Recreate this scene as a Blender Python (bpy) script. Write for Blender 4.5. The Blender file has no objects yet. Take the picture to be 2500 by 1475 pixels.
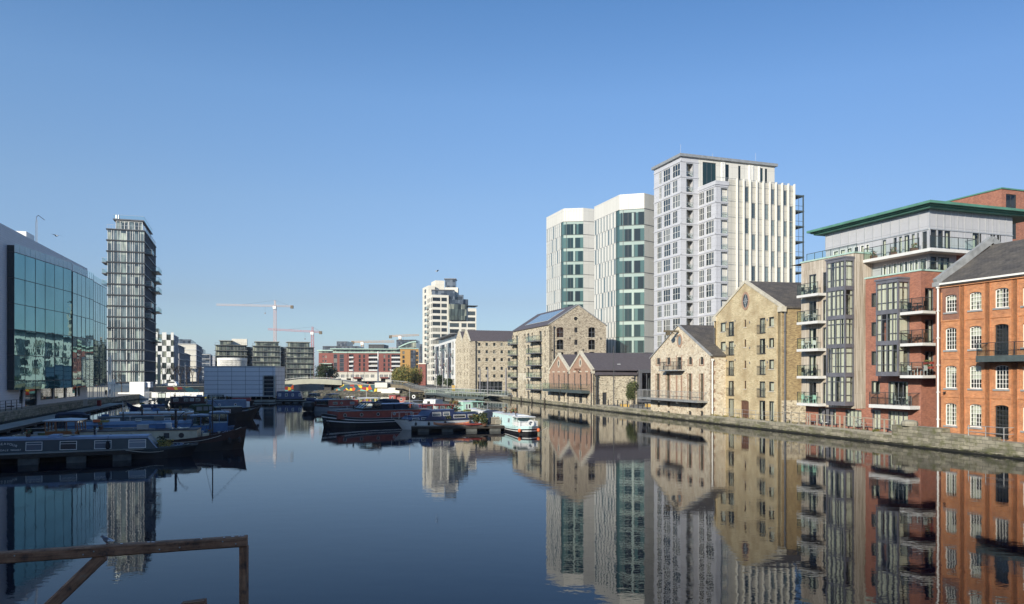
import bpy, math, random
from mathutils import Vector, Matrix
random.seed(7)
RAD = math.radians
scene = bpy.context.scene
COL = scene.collection

# ------------------------------------------------------------------ camera
FPX, CX, HY, CAMH = 1850.0, 1250.0, 915.0, 6.0      # focal length and horizon measured on the 2500 px photograph
cam_d = bpy.data.cameras.new("camera"); cam = bpy.data.objects.new("camera", cam_d); COL.objects.link(cam)
cam.location = (0, 0, CAMH); cam.rotation_euler = (RAD(90), 0, 0)
cam_d.sensor_width = 36; cam_d.lens = FPX / 2500 * 36; cam_d.shift_y = (HY - 737.5) / 2500
cam_d.clip_start = 0.1; cam_d.clip_end = 20000
scene.camera = cam

# ------------------------------------------------------------------ sky, sun, exposure
SUN_AZ, SUN_EL = RAD(32.0), RAD(21.0)               # sun behind the camera, to the left
sdir = Vector((-math.sin(SUN_AZ) * math.cos(SUN_EL), -math.cos(SUN_AZ) * math.cos(SUN_EL), math.sin(SUN_EL)))
world = bpy.data.worlds.new("World"); scene.world = world; world.use_nodes = True
wn = world.node_tree; bg = wn.nodes["Background"]
sky = wn.nodes.new("ShaderNodeTexSky"); sky.sky_type = 'NISHITA'; sky.sun_disc = False
sky.sun_elevation = SUN_EL; sky.sun_rotation = math.pi + SUN_AZ
sky.altitude = 0; sky.air_density = 1.25; sky.dust_density = 0.5; sky.ozone_density = 1.3
# clear winter air: the sky's own colour balanced by elevation (same for every direction and every ray)
tco = wn.nodes.new("ShaderNodeTexCoord"); sxyz = wn.nodes.new("ShaderNodeSeparateXYZ"); wn.links.new(tco.outputs['Generated'], sxyz.inputs[0])
crp = wn.nodes.new("ShaderNodeValToRGB"); el_ = crp.color_ramp.elements
bal = [(0.0, (.255,.36,.78)), (.05, (.255,.34,.58)), (.094, (.262,.305,.465)), (.219, (.325,.375,.50)), (.339, (.335,.42,.56)), (.443, (.27,.39,.543)), (1.0, (.27,.39,.5))]
while len(el_) < len(bal): el_.new(.5)
for i, (p, c) in enumerate(bal): el_[i].position = p; el_[i].color = (c[0]*.98, c[1]*1.01, c[2]*1.03, 1)
wn.links.new(sxyz.outputs[2], crp.inputs[0])
vm = wn.nodes.new("ShaderNodeVectorMath"); vm.operation = 'SCALE'; vm.inputs['Scale'].default_value = 2.0; wn.links.new(crp.outputs[0], vm.inputs[0])
vq = wn.nodes.new("ShaderNodeVectorMath"); vq.operation = 'MULTIPLY'; wn.links.new(sky.outputs[0], vq.inputs[0]); wn.links.new(vm.outputs[0], vq.inputs[1])
sl_ = wn.nodes.new("ShaderNodeVectorMath"); sl_.operation = 'SCALE'; sl_.inputs[0].default_value = (-.30, -.27, -.20); wn.links.new(sxyz.outputs[0], sl_.inputs['Scale'])
s2_ = wn.nodes.new("ShaderNodeVectorMath"); s2_.operation = 'ADD'; s2_.inputs[1].default_value = (1.0, 1.02, 1.04); wn.links.new(sl_.outputs[0], s2_.inputs[0])
v3_ = wn.nodes.new("ShaderNodeVectorMath"); v3_.operation = 'MULTIPLY'; wn.links.new(vq.outputs[0], v3_.inputs[0]); wn.links.new(s2_.outputs[0], v3_.inputs[1])
wn.links.new(v3_.outputs[0], bg.inputs[0]); bg.inputs[1].default_value = 0.111
sun_d = bpy.data.lights.new("sun", 'SUN'); sun_d.energy = 5.0; sun_d.angle = RAD(0.5); sun_d.color = (1.0, 0.92, 0.78)
sun = bpy.data.objects.new("sun", sun_d); COL.objects.link(sun)
sun.rotation_euler = sdir.to_track_quat('Z', 'Y').to_euler(); sun.location = (0, 0, 60)
scene.view_settings.view_transform = 'Standard'; scene.view_settings.look = 'None'
scene.view_settings.exposure = 0.22; scene.view_settings.gamma = 1.0
scene.view_settings.use_curve_mapping = False
scene.cycles.max_bounces = 8; scene.cycles.transparent_max_bounces = 16
scene.cycles.glossy_bounces = 4; scene.cycles.diffuse_bounces = 3
scene.cycles.caustics_reflective = False; scene.cycles.caustics_refractive = False

# ------------------------------------------------------------------ helpers
def XX(px, Y): return (px - CX) / FPX * Y
def PT(px, Y): return (XX(px, Y), Y)
def ZZ(py, Y): return CAMH + (HY - py) * Y / FPX
G = (-0.332, 0.943)      # street grid, away from the camera
RR = (0.943, 0.332)      # street grid, to the right
Q = (-0.2808, 0.9598)    # along the right quay
QR = (0.9598, 0.2808)
def off(p, d, t, e=None, s=0):
    x, y = p[0] + d[0] * t, p[1] + d[1] * t
    if e: x += e[0] * s; y += e[1] * s
    return (x, y)
def ray_t(o, d, px):     # distance along o+t*d at which the point falls on image column px
    k = (px - CX) / FPX
    return (k * o[1] - o[0]) / (d[0] - k * d[1])

class MB:
    def __init__(s, fn=None, flip=False):
        s.v = []; s.f = []; s.m = []; s.sm = []; s.fn = fn; s.flip = flip
    def face(s, pts, m=0, smooth=False):
        b = len(s.v)
        for p in pts: s.v.append(tuple(s.fn(*p)) if s.fn else tuple(p))
        ix = list(range(b, b + len(pts)))
        if s.flip: ix.reverse()
        s.f.append(ix); s.m.append(m); s.sm.append(smooth)
    def box(s, x0, x1, y0, y1, z0, z1, m=0, skip=''):
        if x0 > x1: x0, x1 = x1, x0
        if y0 > y1: y0, y1 = y1, y0
        if z0 > z1: z0, z1 = z1, z0
        F_ = {'b': [(x0,y0,z0),(x0,y1,z0),(x1,y1,z0),(x1,y0,z0)], 't': [(x0,y0,z1),(x1,y0,z1),(x1,y1,z1),(x0,y1,z1)],
              'f': [(x0,y0,z0),(x1,y0,z0),(x1,y0,z1),(x0,y0,z1)], 'k': [(x0,y1,z0),(x0,y1,z1),(x1,y1,z1),(x1,y1,z0)],
              'l': [(x0,y0,z0),(x0,y0,z1),(x0,y1,z1),(x0,y1,z0)], 'r': [(x1,y0,z0),(x1,y1,z0),(x1,y1,z1),(x1,y0,z1)]}
        for k, q in F_.items():
            if k not in skip: s.face(q, m)
    def prism(s, poly, z0, z1, m=0, mt=None, bottom=True):   # poly counter-clockwise seen from above
        n = len(poly)
        zz0 = z0 if isinstance(z0, (list, tuple)) else [z0] * n
        zz1 = z1 if isinstance(z1, (list, tuple)) else [z1] * n
        for i in range(n):
            j = (i + 1) % n
            a, b = poly[i], poly[j]
            s.face([(a[0],a[1],zz0[i]),(b[0],b[1],zz0[j]),(b[0],b[1],zz1[j]),(a[0],a[1],zz1[i])], m)
        s.face([(p[0],p[1],zz1[i]) for i, p in enumerate(poly)], m if mt is None else mt)
        if bottom: s.face([(p[0],p[1],zz0[i]) for i, p in reversed(list(enumerate(poly)))], m)
    def extr(s, poly2, y0, y1, m=0, mc=None):                # poly2 = (x,z) outline extruded along y
        n = len(poly2)
        for i in range(n):
            a, b = poly2[i], poly2[(i + 1) % n]
            s.face([(a[0],y0,a[1]),(b[0],y0,b[1]),(b[0],y1,b[1]),(a[0],y1,a[1])], m)
        c = m if mc is None else mc
        s.face([(p[0],y0,p[1]) for p in reversed(poly2)], c); s.face([(p[0],y1,p[1]) for p in poly2], c)
    def tube(s, p, q, r, n=6, m=0, r2=None, caps=True, smooth=True):
        p = Vector(p); q = Vector(q); d = q - p
        if d.length < 1e-6: return
        d.normalize(); up = Vector((0,0,1)) if abs(d.z) < .9 else Vector((1,0,0))
        a = d.cross(up).normalized(); b = d.cross(a)
        r2 = r if r2 is None else r2
        A = [p + (a*math.cos(6.28318*i/n) + b*math.sin(6.28318*i/n))*r for i in range(n)]
        B = [q + (a*math.cos(6.28318*i/n) + b*math.sin(6.28318*i/n))*r2 for i in range(n)]
        for i in range(n):
            j = (i+1) % n
            s.face([A[i], B[i], B[j], A[j]], m, smooth and n > 4)
        if caps: s.face(A, m); s.face(list(reversed(B)), m)
    def beam(s, p, q, w, h, m=0):                            # rectangular bar from p to q
        p = Vector(p); q = Vector(q); d = (q-p).normalized(); up = Vector((0,0,1)) if abs(d.z) < .95 else Vector((0,1,0))
        a = d.cross(up).normalized()*w/2; b = a.cross(d).normalized()*h/2
        A = [p-a-b, p+a-b, p+a+b, p-a+b]; B = [x+(q-p) for x in A]
        for i in range(4):
            j = (i+1) % 4
            s.face([A[i], A[j], B[j], B[i]], m)
        s.face(list(reversed(A)), m); s.face(B, m)
    def disc(s, c, r, axis, n=16, m=0, rz=None, th=.03):     # flat disc, axis = outward unit vector
        c = Vector(c); ax = Vector(axis).normalized(); up = Vector((0,0,1)) if abs(ax.z) < .9 else Vector((1,0,0))
        a = ax.cross(up).normalized(); b = Vector(up); rz = rz or r
        if abs(ax.z) > .9: b = ax.cross(a)
        A = [c + a*math.cos(6.28318*i/n)*r + b*math.sin(6.28318*i/n)*rz for i in range(n)]
        B = [x + ax*th for x in A]
        s.face(B if (a.cross(b)).dot(ax) > 0 else list(reversed(B)), m)
        for i in range(n): s.face([A[i], A[(i+1) % n], B[(i+1) % n], B[i]], m)
    def ring(s, c, r0, r1, axis, n=16, m=0, z0=None, z1=None, th=.05):
        c = Vector(c); ax = Vector(axis).normalized(); up = Vector((0,0,1)); a = ax.cross(up).normalized(); b = up
        z0 = z0 or r0; z1 = z1 or r1
        for i in range(n):
            t0, t1 = 6.28318*i/n, 6.28318*(i+1)/n
            P = lambda t, ra, rb, o: c + a*math.cos(t)*ra + b*math.sin(t)*rb + ax*o
            s.face([P(t0,r0,z0,th), P(t1,r0,z0,th), P(t1,r1,z1,th), P(t0,r1,z1,th)], m)
            s.face([P(t0,r1,z1,th), P(t1,r1,z1,th), P(t1,r1,z1,0), P(t0,r1,z1,0)], m)
            s.face([P(t0,r0,z0,0), P(t1,r0,z0,0), P(t1,r0,z0,th), P(t0,r0,z0,th)], m)
    def lathe(s, prof, c=(0,0,0), n=12, m=0, smooth=True):   # prof = (r,z) list about a vertical axis
        for (r0,z0),(r1,z1) in zip(prof, prof[1:]):
            for i in range(n):
                t0, t1 = 6.28318*i/n, 6.28318*(i+1)/n
                P = lambda r, t, z: (c[0]+r*math.cos(t), c[1]+r*math.sin(t), c[2]+z)
                if r0 < 1e-5: s.face([P(0,0,z0), P(r1,t1,z1), P(r1,t0,z1)], m, smooth)
                elif r1 < 1e-5: s.face([P(r0,t0,z0), P(r0,t1,z0), P(0,0,z1)], m, smooth)
                else: s.face([P(r0,t0,z0), P(r0,t1,z0), P(r1,t1,z1), P(r1,t0,z1)], m, smooth)
    def blob(s, c, rx, ry, rz, m=0, n=10, k=6):
        for j in range(k):
            a0, a1 = math.pi*j/k - math.pi/2, math.pi*(j+1)/k - math.pi/2
            for i in range(n):
                t0, t1 = 6.28318*i/n, 6.28318*(i+1)/n
                P = lambda a, t: (c[0]+rx*math.cos(a)*math.cos(t), c[1]+ry*math.cos(a)*math.sin(t), c[2]+rz*math.sin(a))
                q = [P(a0,t0), P(a0,t1), P(a1,t1), P(a1,t0)]
                if j == 0: q = [q[0], q[2], q[3]]
                elif j == k-1: q = [q[0], q[1], q[2]]
                s.face(q, m, True)
    def mesh(s, name, mats):
        me = bpy.data.meshes.new(name)
        me.from_pydata(s.v, [], s.f)
        if not isinstance(mats, (list, tuple)): mats = [mats]
        for x in mats: me.materials.append(M[x] if isinstance(x, str) else x)
        me.polygons.foreach_set('material_index', s.m)
        me.polygons.foreach_set('use_smooth', s.sm)
        uv = me.uv_layers.new(name='UVMap').data
        for p in me.polygons:
            n = p.normal
            if abs(n.z) > .98: t = Vector((1,0,0)); b = Vector((0,1,0))
            else:
                t = Vector((-n.y, n.x, 0)).normalized(); b = n.cross(t)
            for li in p.loop_indices:
                co = me.vertices[me.loops[li].vertex_index].co
                uv[li].uv = (co.dot(t), co.dot(b))
        me.update()
        return me
    def build(s, name, mats, parent=None, loc=None, rz=0):
        o = bpy.data.objects.new(name, s.mesh(name, mats)); COL.objects.link(o)
        if parent: o.parent = parent
        if loc: o.location = loc
        if rz: o.rotation_euler.z = rz
        return o

def inst(name, me, parent, loc=(0,0,0), rz=0):
    o = bpy.data.objects.new(name, me); COL.objects.link(o); o.location = loc; o.rotation_euler.z = rz
    if parent: o.parent = parent
    return o
def tag(o, label=None, cat=None, group=None, kind=None):
    if label: o['label'] = label
    if cat: o['category'] = cat
    if group: o['group'] = group
    if kind: o['kind'] = kind
    return o
def thing(name, label, cat, loc, rz=0, group=None):
    o = bpy.data.objects.new(name, None); COL.objects.link(o); o.empty_display_size = .5
    o.location = loc; o.rotation_euler.z = rz
    return tag(o, label, cat, group)
def children(o): return [c for c in bpy.data.objects if c.parent == o]
def copy_thing(root, loc, rz, label, group=None):
    kids = [c for c in COL.objects if c.parent == root]
    r = root.copy(); COL.objects.link(r); r.location = loc; r.rotation_euler.z = rz; r['label'] = label
    if group: r['group'] = group
    for ch in kids:
        c = ch.copy(); COL.objects.link(c); c.parent = r
        for g in [x for x in COL.objects if x.parent == ch]:
            d = g.copy(); COL.objects.link(d); d.parent = c
    return r

# ------------------------------------------------------------------ materials
M = {}
def nt(name):
    m = bpy.data.materials.new(name); m.use_nodes = True; M[name] = m
    n = m.node_tree; return m, n, n.nodes["Principled BSDF"]
def N(n, t, **kw):
    x = n.nodes.new(t)
    for k, v in kw.items():
        if k in x.inputs.keys() if hasattr(x.inputs, 'keys') else False: x.inputs[k].default_value = v
        else: setattr(x, k, v)
    return x
def c4(c): return (c[0], c[1], c[2], 1)
def mix(n, a, b, fac, mode='MIX'):
    x = n.nodes.new("ShaderNodeMix"); x.data_type = 'RGBA'; x.blend_type = mode
    for sock, v in ((x.inputs[0], fac), (x.inputs[6], a), (x.inputs[7], b)):
        if hasattr(v, 'is_linked') or hasattr(v, 'links'): n.links.new(v, sock)
        else: sock.default_value = v if not isinstance(v, tuple) or len(v) == 4 else c4(v)
    return x.outputs[2]
def coords(n, uv=True, sc=(1,1,1)):
    t = n.nodes.new("ShaderNodeTexCoord"); mp = n.nodes.new("ShaderNodeMapping"); mp.inputs['Scale'].default_value = sc
    n.links.new(t.outputs['UV' if uv else 'Object'], mp.inputs[0]); return mp.outputs[0]
def noise(n, vec, scale, detail=3, rough=.6):
    x = n.nodes.new("ShaderNodeTexNoise"); x.inputs['Scale'].default_value = scale; x.inputs['Detail'].default_value = detail
    x.inputs['Roughness'].default_value = rough; n.links.new(vec, x.inputs[0]); return x.outputs[0]
def ramp(n, f, stops):
    x = n.nodes.new("ShaderNodeValToRGB"); e = x.color_ramp.elements
    while len(e) < len(stops): e.new(.5)
    for i, (p, c) in enumerate(stops): e[i].position = p; e[i].color = c4(c) if len(c) == 3 else c
    n.links.new(f, x.inputs[0]); return x.outputs[0]
def bump(n, h, bs, strength=.3, dist=.02):
    x = n.nodes.new("ShaderNodeBump"); x.inputs['Strength'].default_value = strength; x.inputs['Distance'].default_value = dist
    n.links.new(h, x.inputs['Height']); n.links.new(x.outputs[0], bs.inputs['Normal'])
def plain(name, c, rough=.6, metal=0, var=.15, scale=2.0, bmp=0, spec=None):
    m, n, b = nt(name); v = coords(n, False)
    f = noise(n, v, scale, 4)
    hi = tuple(min(1, x*(1+var)) for x in c); lo = tuple(x*(1-var) for x in c)
    n.links.new(ramp(n, f, [(.3, lo), (.7, hi)]), b.inputs['Base Color'])
    b.inputs['Roughness'].default_value = rough; b.inputs['Metallic'].default_value = metal
    if spec is not None: b.inputs['Specular IOR Level'].default_value = spec
    if bmp: bump(n, noise(n, v, scale*8, 3), b, bmp, .02)
    return m
def brick(name, c1, c2, mortar, bw=.225, rh=.075, ms=.010, stain=(0,0,0), sf=.25, big=.35, rough=.85, offset=.5, bs=.3, patch=None, mott=.9):
    m, n, b = nt(name); v = coords(n)
    t = n.nodes.new("ShaderNodeTexBrick"); n.links.new(v, t.inputs[0]); t.offset = offset
    t.inputs['Color1'].default_value = c4(c1); t.inputs['Color2'].default_value = c4(c2); t.inputs['Mortar'].default_value = c4(mortar)
    t.inputs['Scale'].default_value = 1; t.inputs['Mortar Size'].default_value = ms; t.inputs['Brick Width'].default_value = bw
    t.inputs['Row Height'].default_value = rh; t.inputs['Mortar Smooth'].default_value = .2
    f = noise(n, v, big, 5, .65)
    f2 = ramp(n, f, [(.42, (0,0,0)), (.72, (1,1,1))])
    mm = n.nodes.new("ShaderNodeMath"); mm.operation = 'MULTIPLY'; mm.inputs[1].default_value = sf; n.links.new(f2, mm.inputs[0])
    col = mix(n, t.outputs[0], stain, mm.outputs[0])
    g = noise(n, v, 2.2, 6, .75)
    col = mix(n, col, ramp(n, g, [(.3, (.72,.72,.72)), (.7, (1.2,1.2,1.2))]), mott, 'MULTIPLY')
    if patch:
        fp = ramp(n, noise(n, v, .9, 2, .5), [(.55, (0,0,0)), (.62, (1,1,1))])
        col = mix(n, col, patch, fp)
    n.links.new(col, b.inputs['Base Color']); b.inputs['Roughness'].default_value = rough
    bump(n, t.outputs[1], b, -bs, .01) if bs else None
    return m
def rubble(name, cols, mortar, sx=3.0, sy=6.2, big=.25, stain=(.2,.17,.12), dark=.5):
    m, n, b = nt(name); v = coords(n, True, (sx, sy, 1))
    dn = n.nodes.new("ShaderNodeTexNoise"); dn.inputs['Scale'].default_value = 1.5; n.links.new(v, dn.inputs[0])
    va = n.nodes.new("ShaderNodeVectorMath"); va.operation = 'MULTIPLY_ADD'; va.inputs[1].default_value = (.5,.5,0)
    n.links.new(dn.outputs[1], va.inputs[0]); n.links.new(v, va.inputs[2])
    vo = n.nodes.new("ShaderNodeTexVoronoi"); vo.inputs['Scale'].default_value = 1; n.links.new(va.outputs[0], vo.inputs[0])
    sp = n.nodes.new("ShaderNodeSeparateColor"); n.links.new(vo.outputs['Color'], sp.inputs[0])
    k = len(cols); col = ramp(n, sp.outputs[0], [(i/k, c) for i, c in enumerate(cols)])
    n.nodes[-1].color_ramp.interpolation = 'CONSTANT'
    ve = n.nodes.new("ShaderNodeTexVoronoi"); ve.feature = 'DISTANCE_TO_EDGE'; ve.inputs['Scale'].default_value = 1; n.links.new(va.outputs[0], ve.inputs[0])
    e = ramp(n, ve.outputs[0], [(.02, (0,0,0)), (.09, (1,1,1))])
    col = mix(n, mortar, col, e)
    vv = coords(n)
    f = noise(n, vv, big, 5, .65)
    col = mix(n, col, stain, ramp(n, f, [(.5, (0,0,0)), (.8, (dark,dark,dark))]))
    g = noise(n, vv, 1.6, 5, .75)
    col = mix(n, col, ramp(n, g, [(.3, (.7,.7,.7)), (.7, (1.2,1.2,1.2))]), .8, 'MULTIPLY')
    n.links.new(col, b.inputs['Base Color']); b.inputs['Roughness'].default_value = .9
    bump(n, e, b, .5, .02)
    return m
def glass(name, tint=(.8,.86,.85), ior=1.5, boost=1.6, rough=.0, refl=(.95,.98,1)):
    m = bpy.data.materials.new(name); m.use_nodes = True; M[name] = m; n = m.node_tree
    n.nodes.remove(n.nodes["Principled BSDF"]); out = n.nodes["Material Output"]
    tr = n.nodes.new("ShaderNodeBsdfTransparent"); tr.inputs[0].default_value = c4(tint)
    gl = n.nodes.new("ShaderNodeBsdfGlossy"); gl.inputs[0].default_value = c4(refl); gl.inputs['Roughness'].default_value = rough
    fr = n.nodes.new("ShaderNodeLayerWeight"); fr.inputs[0].default_value = .5      # "Facing" is the same from both sides
    pw = n.nodes.new("ShaderNodeMath"); pw.operation = 'POWER'; pw.inputs[1].default_value = 4.0; n.links.new(fr.outputs['Facing'], pw.inputs[0])
    mu = n.nodes.new("ShaderNodeMath"); mu.operation = 'MULTIPLY_ADD'; mu.inputs[1].default_value = .9*boost/1.6; mu.inputs[2].default_value = .05*boost; mu.use_clamp = True
    n.links.new(pw.outputs[0], mu.inputs[0])
    ms = n.nodes.new("ShaderNodeMixShader"); n.links.new(mu.outputs[0], ms.inputs[0]); n.links.new(tr.outputs[0], ms.inputs[1]); n.links.new(gl.outputs[0], ms.inputs[2])
    n.links.new(ms.outputs[0], out.inputs[0]); return m
def pane(name, cols, rough=.03, ior=1.7, wav=0.0, strips=0.0, metal=0.0):
    """opaque looking window glass: what lies behind is dark or a blind, picked per object"""
    m, n, b = nt(name)
    oi = n.nodes.new("ShaderNodeObjectInfo")
    k = len(cols); col = ramp(n, oi.outputs['Random'], [(i/k, c) for i, c in enumerate(cols)])
    n.nodes[-1].color_ramp.interpolation = 'CONSTANT'
    v = coords(n)
    if strips:
        f = noise(n, coords(n, True, (strips, .15, 1)), 1.0, 1)
        col = mix(n, col, ramp(n, f, [(.45, (.55,.55,.55)), (.6, (1.6,1.6,1.5))]), 1.0, 'MULTIPLY')
    n.links.new(col, b.inputs['Base Color'])
    b.inputs['Roughness'].default_value = rough; b.inputs['IOR'].default_value = ior; b.inputs['Metallic'].default_value = metal
    if wav: bump(n, noise(n, v, .35, 2), b, wav, .05)
    return m

plain('water_bed', (.02,.03,.03), .9)
# water
m, n, b = nt('water')
b.inputs['Base Color'].default_value = (.001, .004, .012, 1); b.inputs['Roughness'].default_value = .0; b.inputs['IOR'].default_value = 1.225; b.inputs['Specular Tint'].default_value = (.45,.74,1,1)
v = coords(n, False, (1, 1, 1))
w1 = noise(n, coords(n, False, (.55, 1.0, 1)), 1.1, 3, .55)
w2 = noise(n, coords(n, False, (1.0, 1.5, 1)), 4.5, 2, .5)
patch = ramp(n, noise(n, coords(n, False, (.6, 1, 1)), .035, 2, .5), [(.35, (.45,.45,.45)), (.65, (1,1,1))])
ad = n.nodes.new("ShaderNodeMath"); ad.operation = 'MULTIPLY_ADD'; ad.inputs[1].default_value = .2
n.links.new(w2, ad.inputs[0]); n.links.new(w1, ad.inputs[2])
mu = n.nodes.new("ShaderNodeMath"); mu.operation = 'MULTIPLY'; n.links.new(ad.outputs[0], mu.inputs[0]); n.links.new(patch, mu.inputs[1])
bump(n, ad.outputs[0], b, 1.0, .0036)
WATER_BUMP = n.nodes[-1]

brick('orange_brick', (.66,.255,.085), (.46,.155,.05), (.50,.34,.22), bw=.23, rh=.085, ms=.012, stain=(.25,.11,.06), sf=.55, big=.7)
brick('orange_brick_dark', (.27,.10,.055), (.21,.08,.05), (.30,.22,.17), stain=(.12,.06,.04), sf=.3)
brick('red_brick', (.42,.15,.085), (.27,.088,.055), (.34,.23,.18), stain=(.24,.09,.06), sf=.3, big=.5)
brick('far_brick', (.27,.085,.07), (.23,.075,.06), (.24,.11,.09), sf=.1, bs=0)
brick('pink_brick', (.47,.29,.20), (.38,.23,.155), (.34,.26,.2), stain=(.22,.13,.09), sf=.3)
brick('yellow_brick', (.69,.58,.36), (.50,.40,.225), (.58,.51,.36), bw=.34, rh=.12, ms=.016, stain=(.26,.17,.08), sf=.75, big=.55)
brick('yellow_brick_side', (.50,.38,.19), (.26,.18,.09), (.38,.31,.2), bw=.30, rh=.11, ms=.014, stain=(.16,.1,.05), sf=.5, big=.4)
rubble('rubble_warm', [(.60,.53,.39), (.50,.43,.31), (.68,.61,.46), (.36,.30,.22), (.56,.49,.36), (.22,.18,.13)], (.64,.57,.43))
rubble('rubble_shaded', [(.46,.40,.30), (.38,.32,.24), (.52,.46,.35), (.27,.22,.165), (.42,.36,.27), (.20,.165,.13)], (.48,.42,.32), sx=3.2, sy=6.5)  # shade put into the colour: warm rubble darkened for walls catching less sun
rubble('rubble_pale', [(.64,.56,.42), (.54,.45,.32), (.70,.63,.50), (.59,.50,.36), (.44,.34,.24), (.62,.54,.40)], (.66,.60,.48), sx=3.2, sy=6, stain=(.34,.24,.16), dark=.55)
rubble('rubble_beige', [(.54,.47,.35), (.46,.40,.29), (.60,.53,.41), (.36,.30,.22), (.50,.44,.33), (.28,.24,.18)], (.56,.49,.37), sx=2.4, sy=4.6)
rubble('shore_rubble', [(.20,.17,.12), (.12,.11,.07), (.28,.24,.17), (.16,.15,.08), (.09,.08,.06)], (.06,.055,.04), sx=1.4, sy=1.4)
# quay stone with a weed line just above the water
m = brick('quay_stone', (.40,.365,.275), (.17,.155,.12), (.09,.085,.065), bw=1.1, rh=.28, ms=.018, stain=(.10,.105,.06), sf=.75, big=.8, bs=.6)
n = m.node_tree; b = n.nodes["Principled BSDF"]; src = b.inputs['Base Color'].links[0].from_socket
tc = n.nodes.new("ShaderNodeNewGeometry"); sx = n.nodes.new("ShaderNodeSeparateXYZ"); n.links.new(tc.outputs['Position'], sx.inputs[0])
nz = noise(n, coords(n), 1.6, 4, .7); ma = n.nodes.new("ShaderNodeMath"); ma.operation = 'MULTIPLY_ADD'; ma.inputs[1].default_value = -.28
n.links.new(nz, ma.inputs[0]); n.links.new(sx.outputs[2], ma.inputs[2])
wl = ramp(n, ma.outputs[0], [(.0, (1,1,1)), (.04, (.9,.9,.9)), (.10, (0,0,0))])
c_ = mix(n, src, (.018,.018,.010), wl)
ms_ = ramp(n, noise(n, coords(n), .9, 5, .7), [(.50, (0,0,0)), (.64, (.75,.75,.75))])
c_ = mix(n, c_, (.10,.105,.035), ms_)
ms_ = ramp(n, noise(n, coords(n, True, (.5,2.5,1)), 1.3, 5, .75), [(.55, (0,0,0)), (.66, (.7,.7,.7))])
c_ = mix(n, c_, (.42,.39,.30), ms_)
c_ = mix(n, (.012,.012,.008), c_, ramp(n, sx.outputs[2], [(.05, (0,0,0)), (.14, (1,1,1))]))
n.links.new(c_, b.inputs['Base Color'])
brick('coping_stone', (.36,.33,.27), (.30,.28,.22), (.16,.15,.12), bw=1.3, rh=.6, ms=.01, stain=(.2,.2,.12), sf=.5, bs=.3)
brick('paving', (.30,.28,.24), (.25,.235,.2), (.15,.14,.12), bw=.6, rh=.4, ms=.01, stain=(.2,.19,.16), sf=.4, bs=0)
plain('far_ground', (.13,.125,.115), .95, var=.3, scale=.05)
plain('asphalt', (.055,.055,.055), .9, var=.2, scale=1)
plain('concrete', (.30,.30,.265), .85, var=.2, scale=.8)
plain('concrete_pale', (.36,.36,.29), .8, var=.12, scale=.6)
plain('concrete_brown', (.15,.125,.085), .85, var=.3, scale=1.2)
plain('stone_trim', (.56,.52,.42), .8, var=.18)
plain('coping_grey', (.30,.31,.31), .55, var=.25, scale=1.5)
brick('slate', (.085,.077,.080), (.068,.062,.066), (.035,.033,.037), bw=.3, rh=.22, ms=.012, stain=(.10,.085,.075), sf=.4, big=.5, rough=.62, bs=.3)
brick('slate_old', (.105,.095,.088), (.07,.064,.06), (.04,.038,.035), bw=.3, rh=.22, ms=.014, stain=(.19,.165,.13), sf=.6, big=.7, rough=.8, bs=.4)
brick('slate_purple', (.125,.108,.115), (.105,.092,.10), (.05,.045,.05), bw=.3, rh=.2, ms=.01, stain=(.11,.095,.095), sf=.3, big=.3, rough=.6, bs=.2)
brick('white_panel', (.66,.65,.60), (.61,.60,.55), (.32,.32,.31), bw=1.5, rh=3.46, ms=.02, stain=(.68,.66,.6), sf=.3, big=.1, rough=.55, offset=0, bs=.15, mott=.18)
brick('grey_panel', (.46,.465,.49), (.43,.435,.46), (.30,.31,.33), bw=1.05, rh=1.6, ms=.02, stain=(.5,.5,.52), sf=.2, rough=.5, offset=0, bs=.15, mott=.18)
brick('lilac_panel', (.52,.53,.565), (.485,.495,.53), (.30,.31,.33), bw=2.2, rh=1.55, ms=.018, stain=(.6,.6,.64), sf=.2, rough=.45, offset=0, bs=.1, mott=.18)
brick('box_panel', (.70,.71,.74), (.67,.68,.71), (.10,.11,.14), bw=2.95, rh=.95, ms=.04, stain=(.5,.52,.6), sf=.2, rough=.5, offset=0, bs=.1, mott=.18)
brick('white_tile', (.66,.67,.70), (.62,.63,.66), (.38,.39,.42), bw=.9, rh=.3, ms=.008, stain=(.5,.52,.55), sf=.3, rough=.5, bs=.1, mott=.18)
brick('cube_panel', (.80,.80,.76), (.78,.78,.74), (.45,.45,.44), bw=.9, rh=.9, ms=.012, stain=(.7,.7,.66), sf=.2, rough=.5, offset=0, bs=0, mott=.18)
brick('cream_panel', (.74,.71,.62), (.70,.67,.58), (.5,.48,.42), bw=3, rh=2.6, ms=.03, stain=(.6,.57,.5), sf=.2, rough=.7, offset=0, bs=0, mott=.18)
brick('deck_planks', (.30,.27,.22), (.24,.215,.175), (.08,.07,.06), bw=2.4, rh=.14, ms=.01, stain=(.16,.14,.11), sf=.5, rough=.9, bs=.4)
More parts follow.
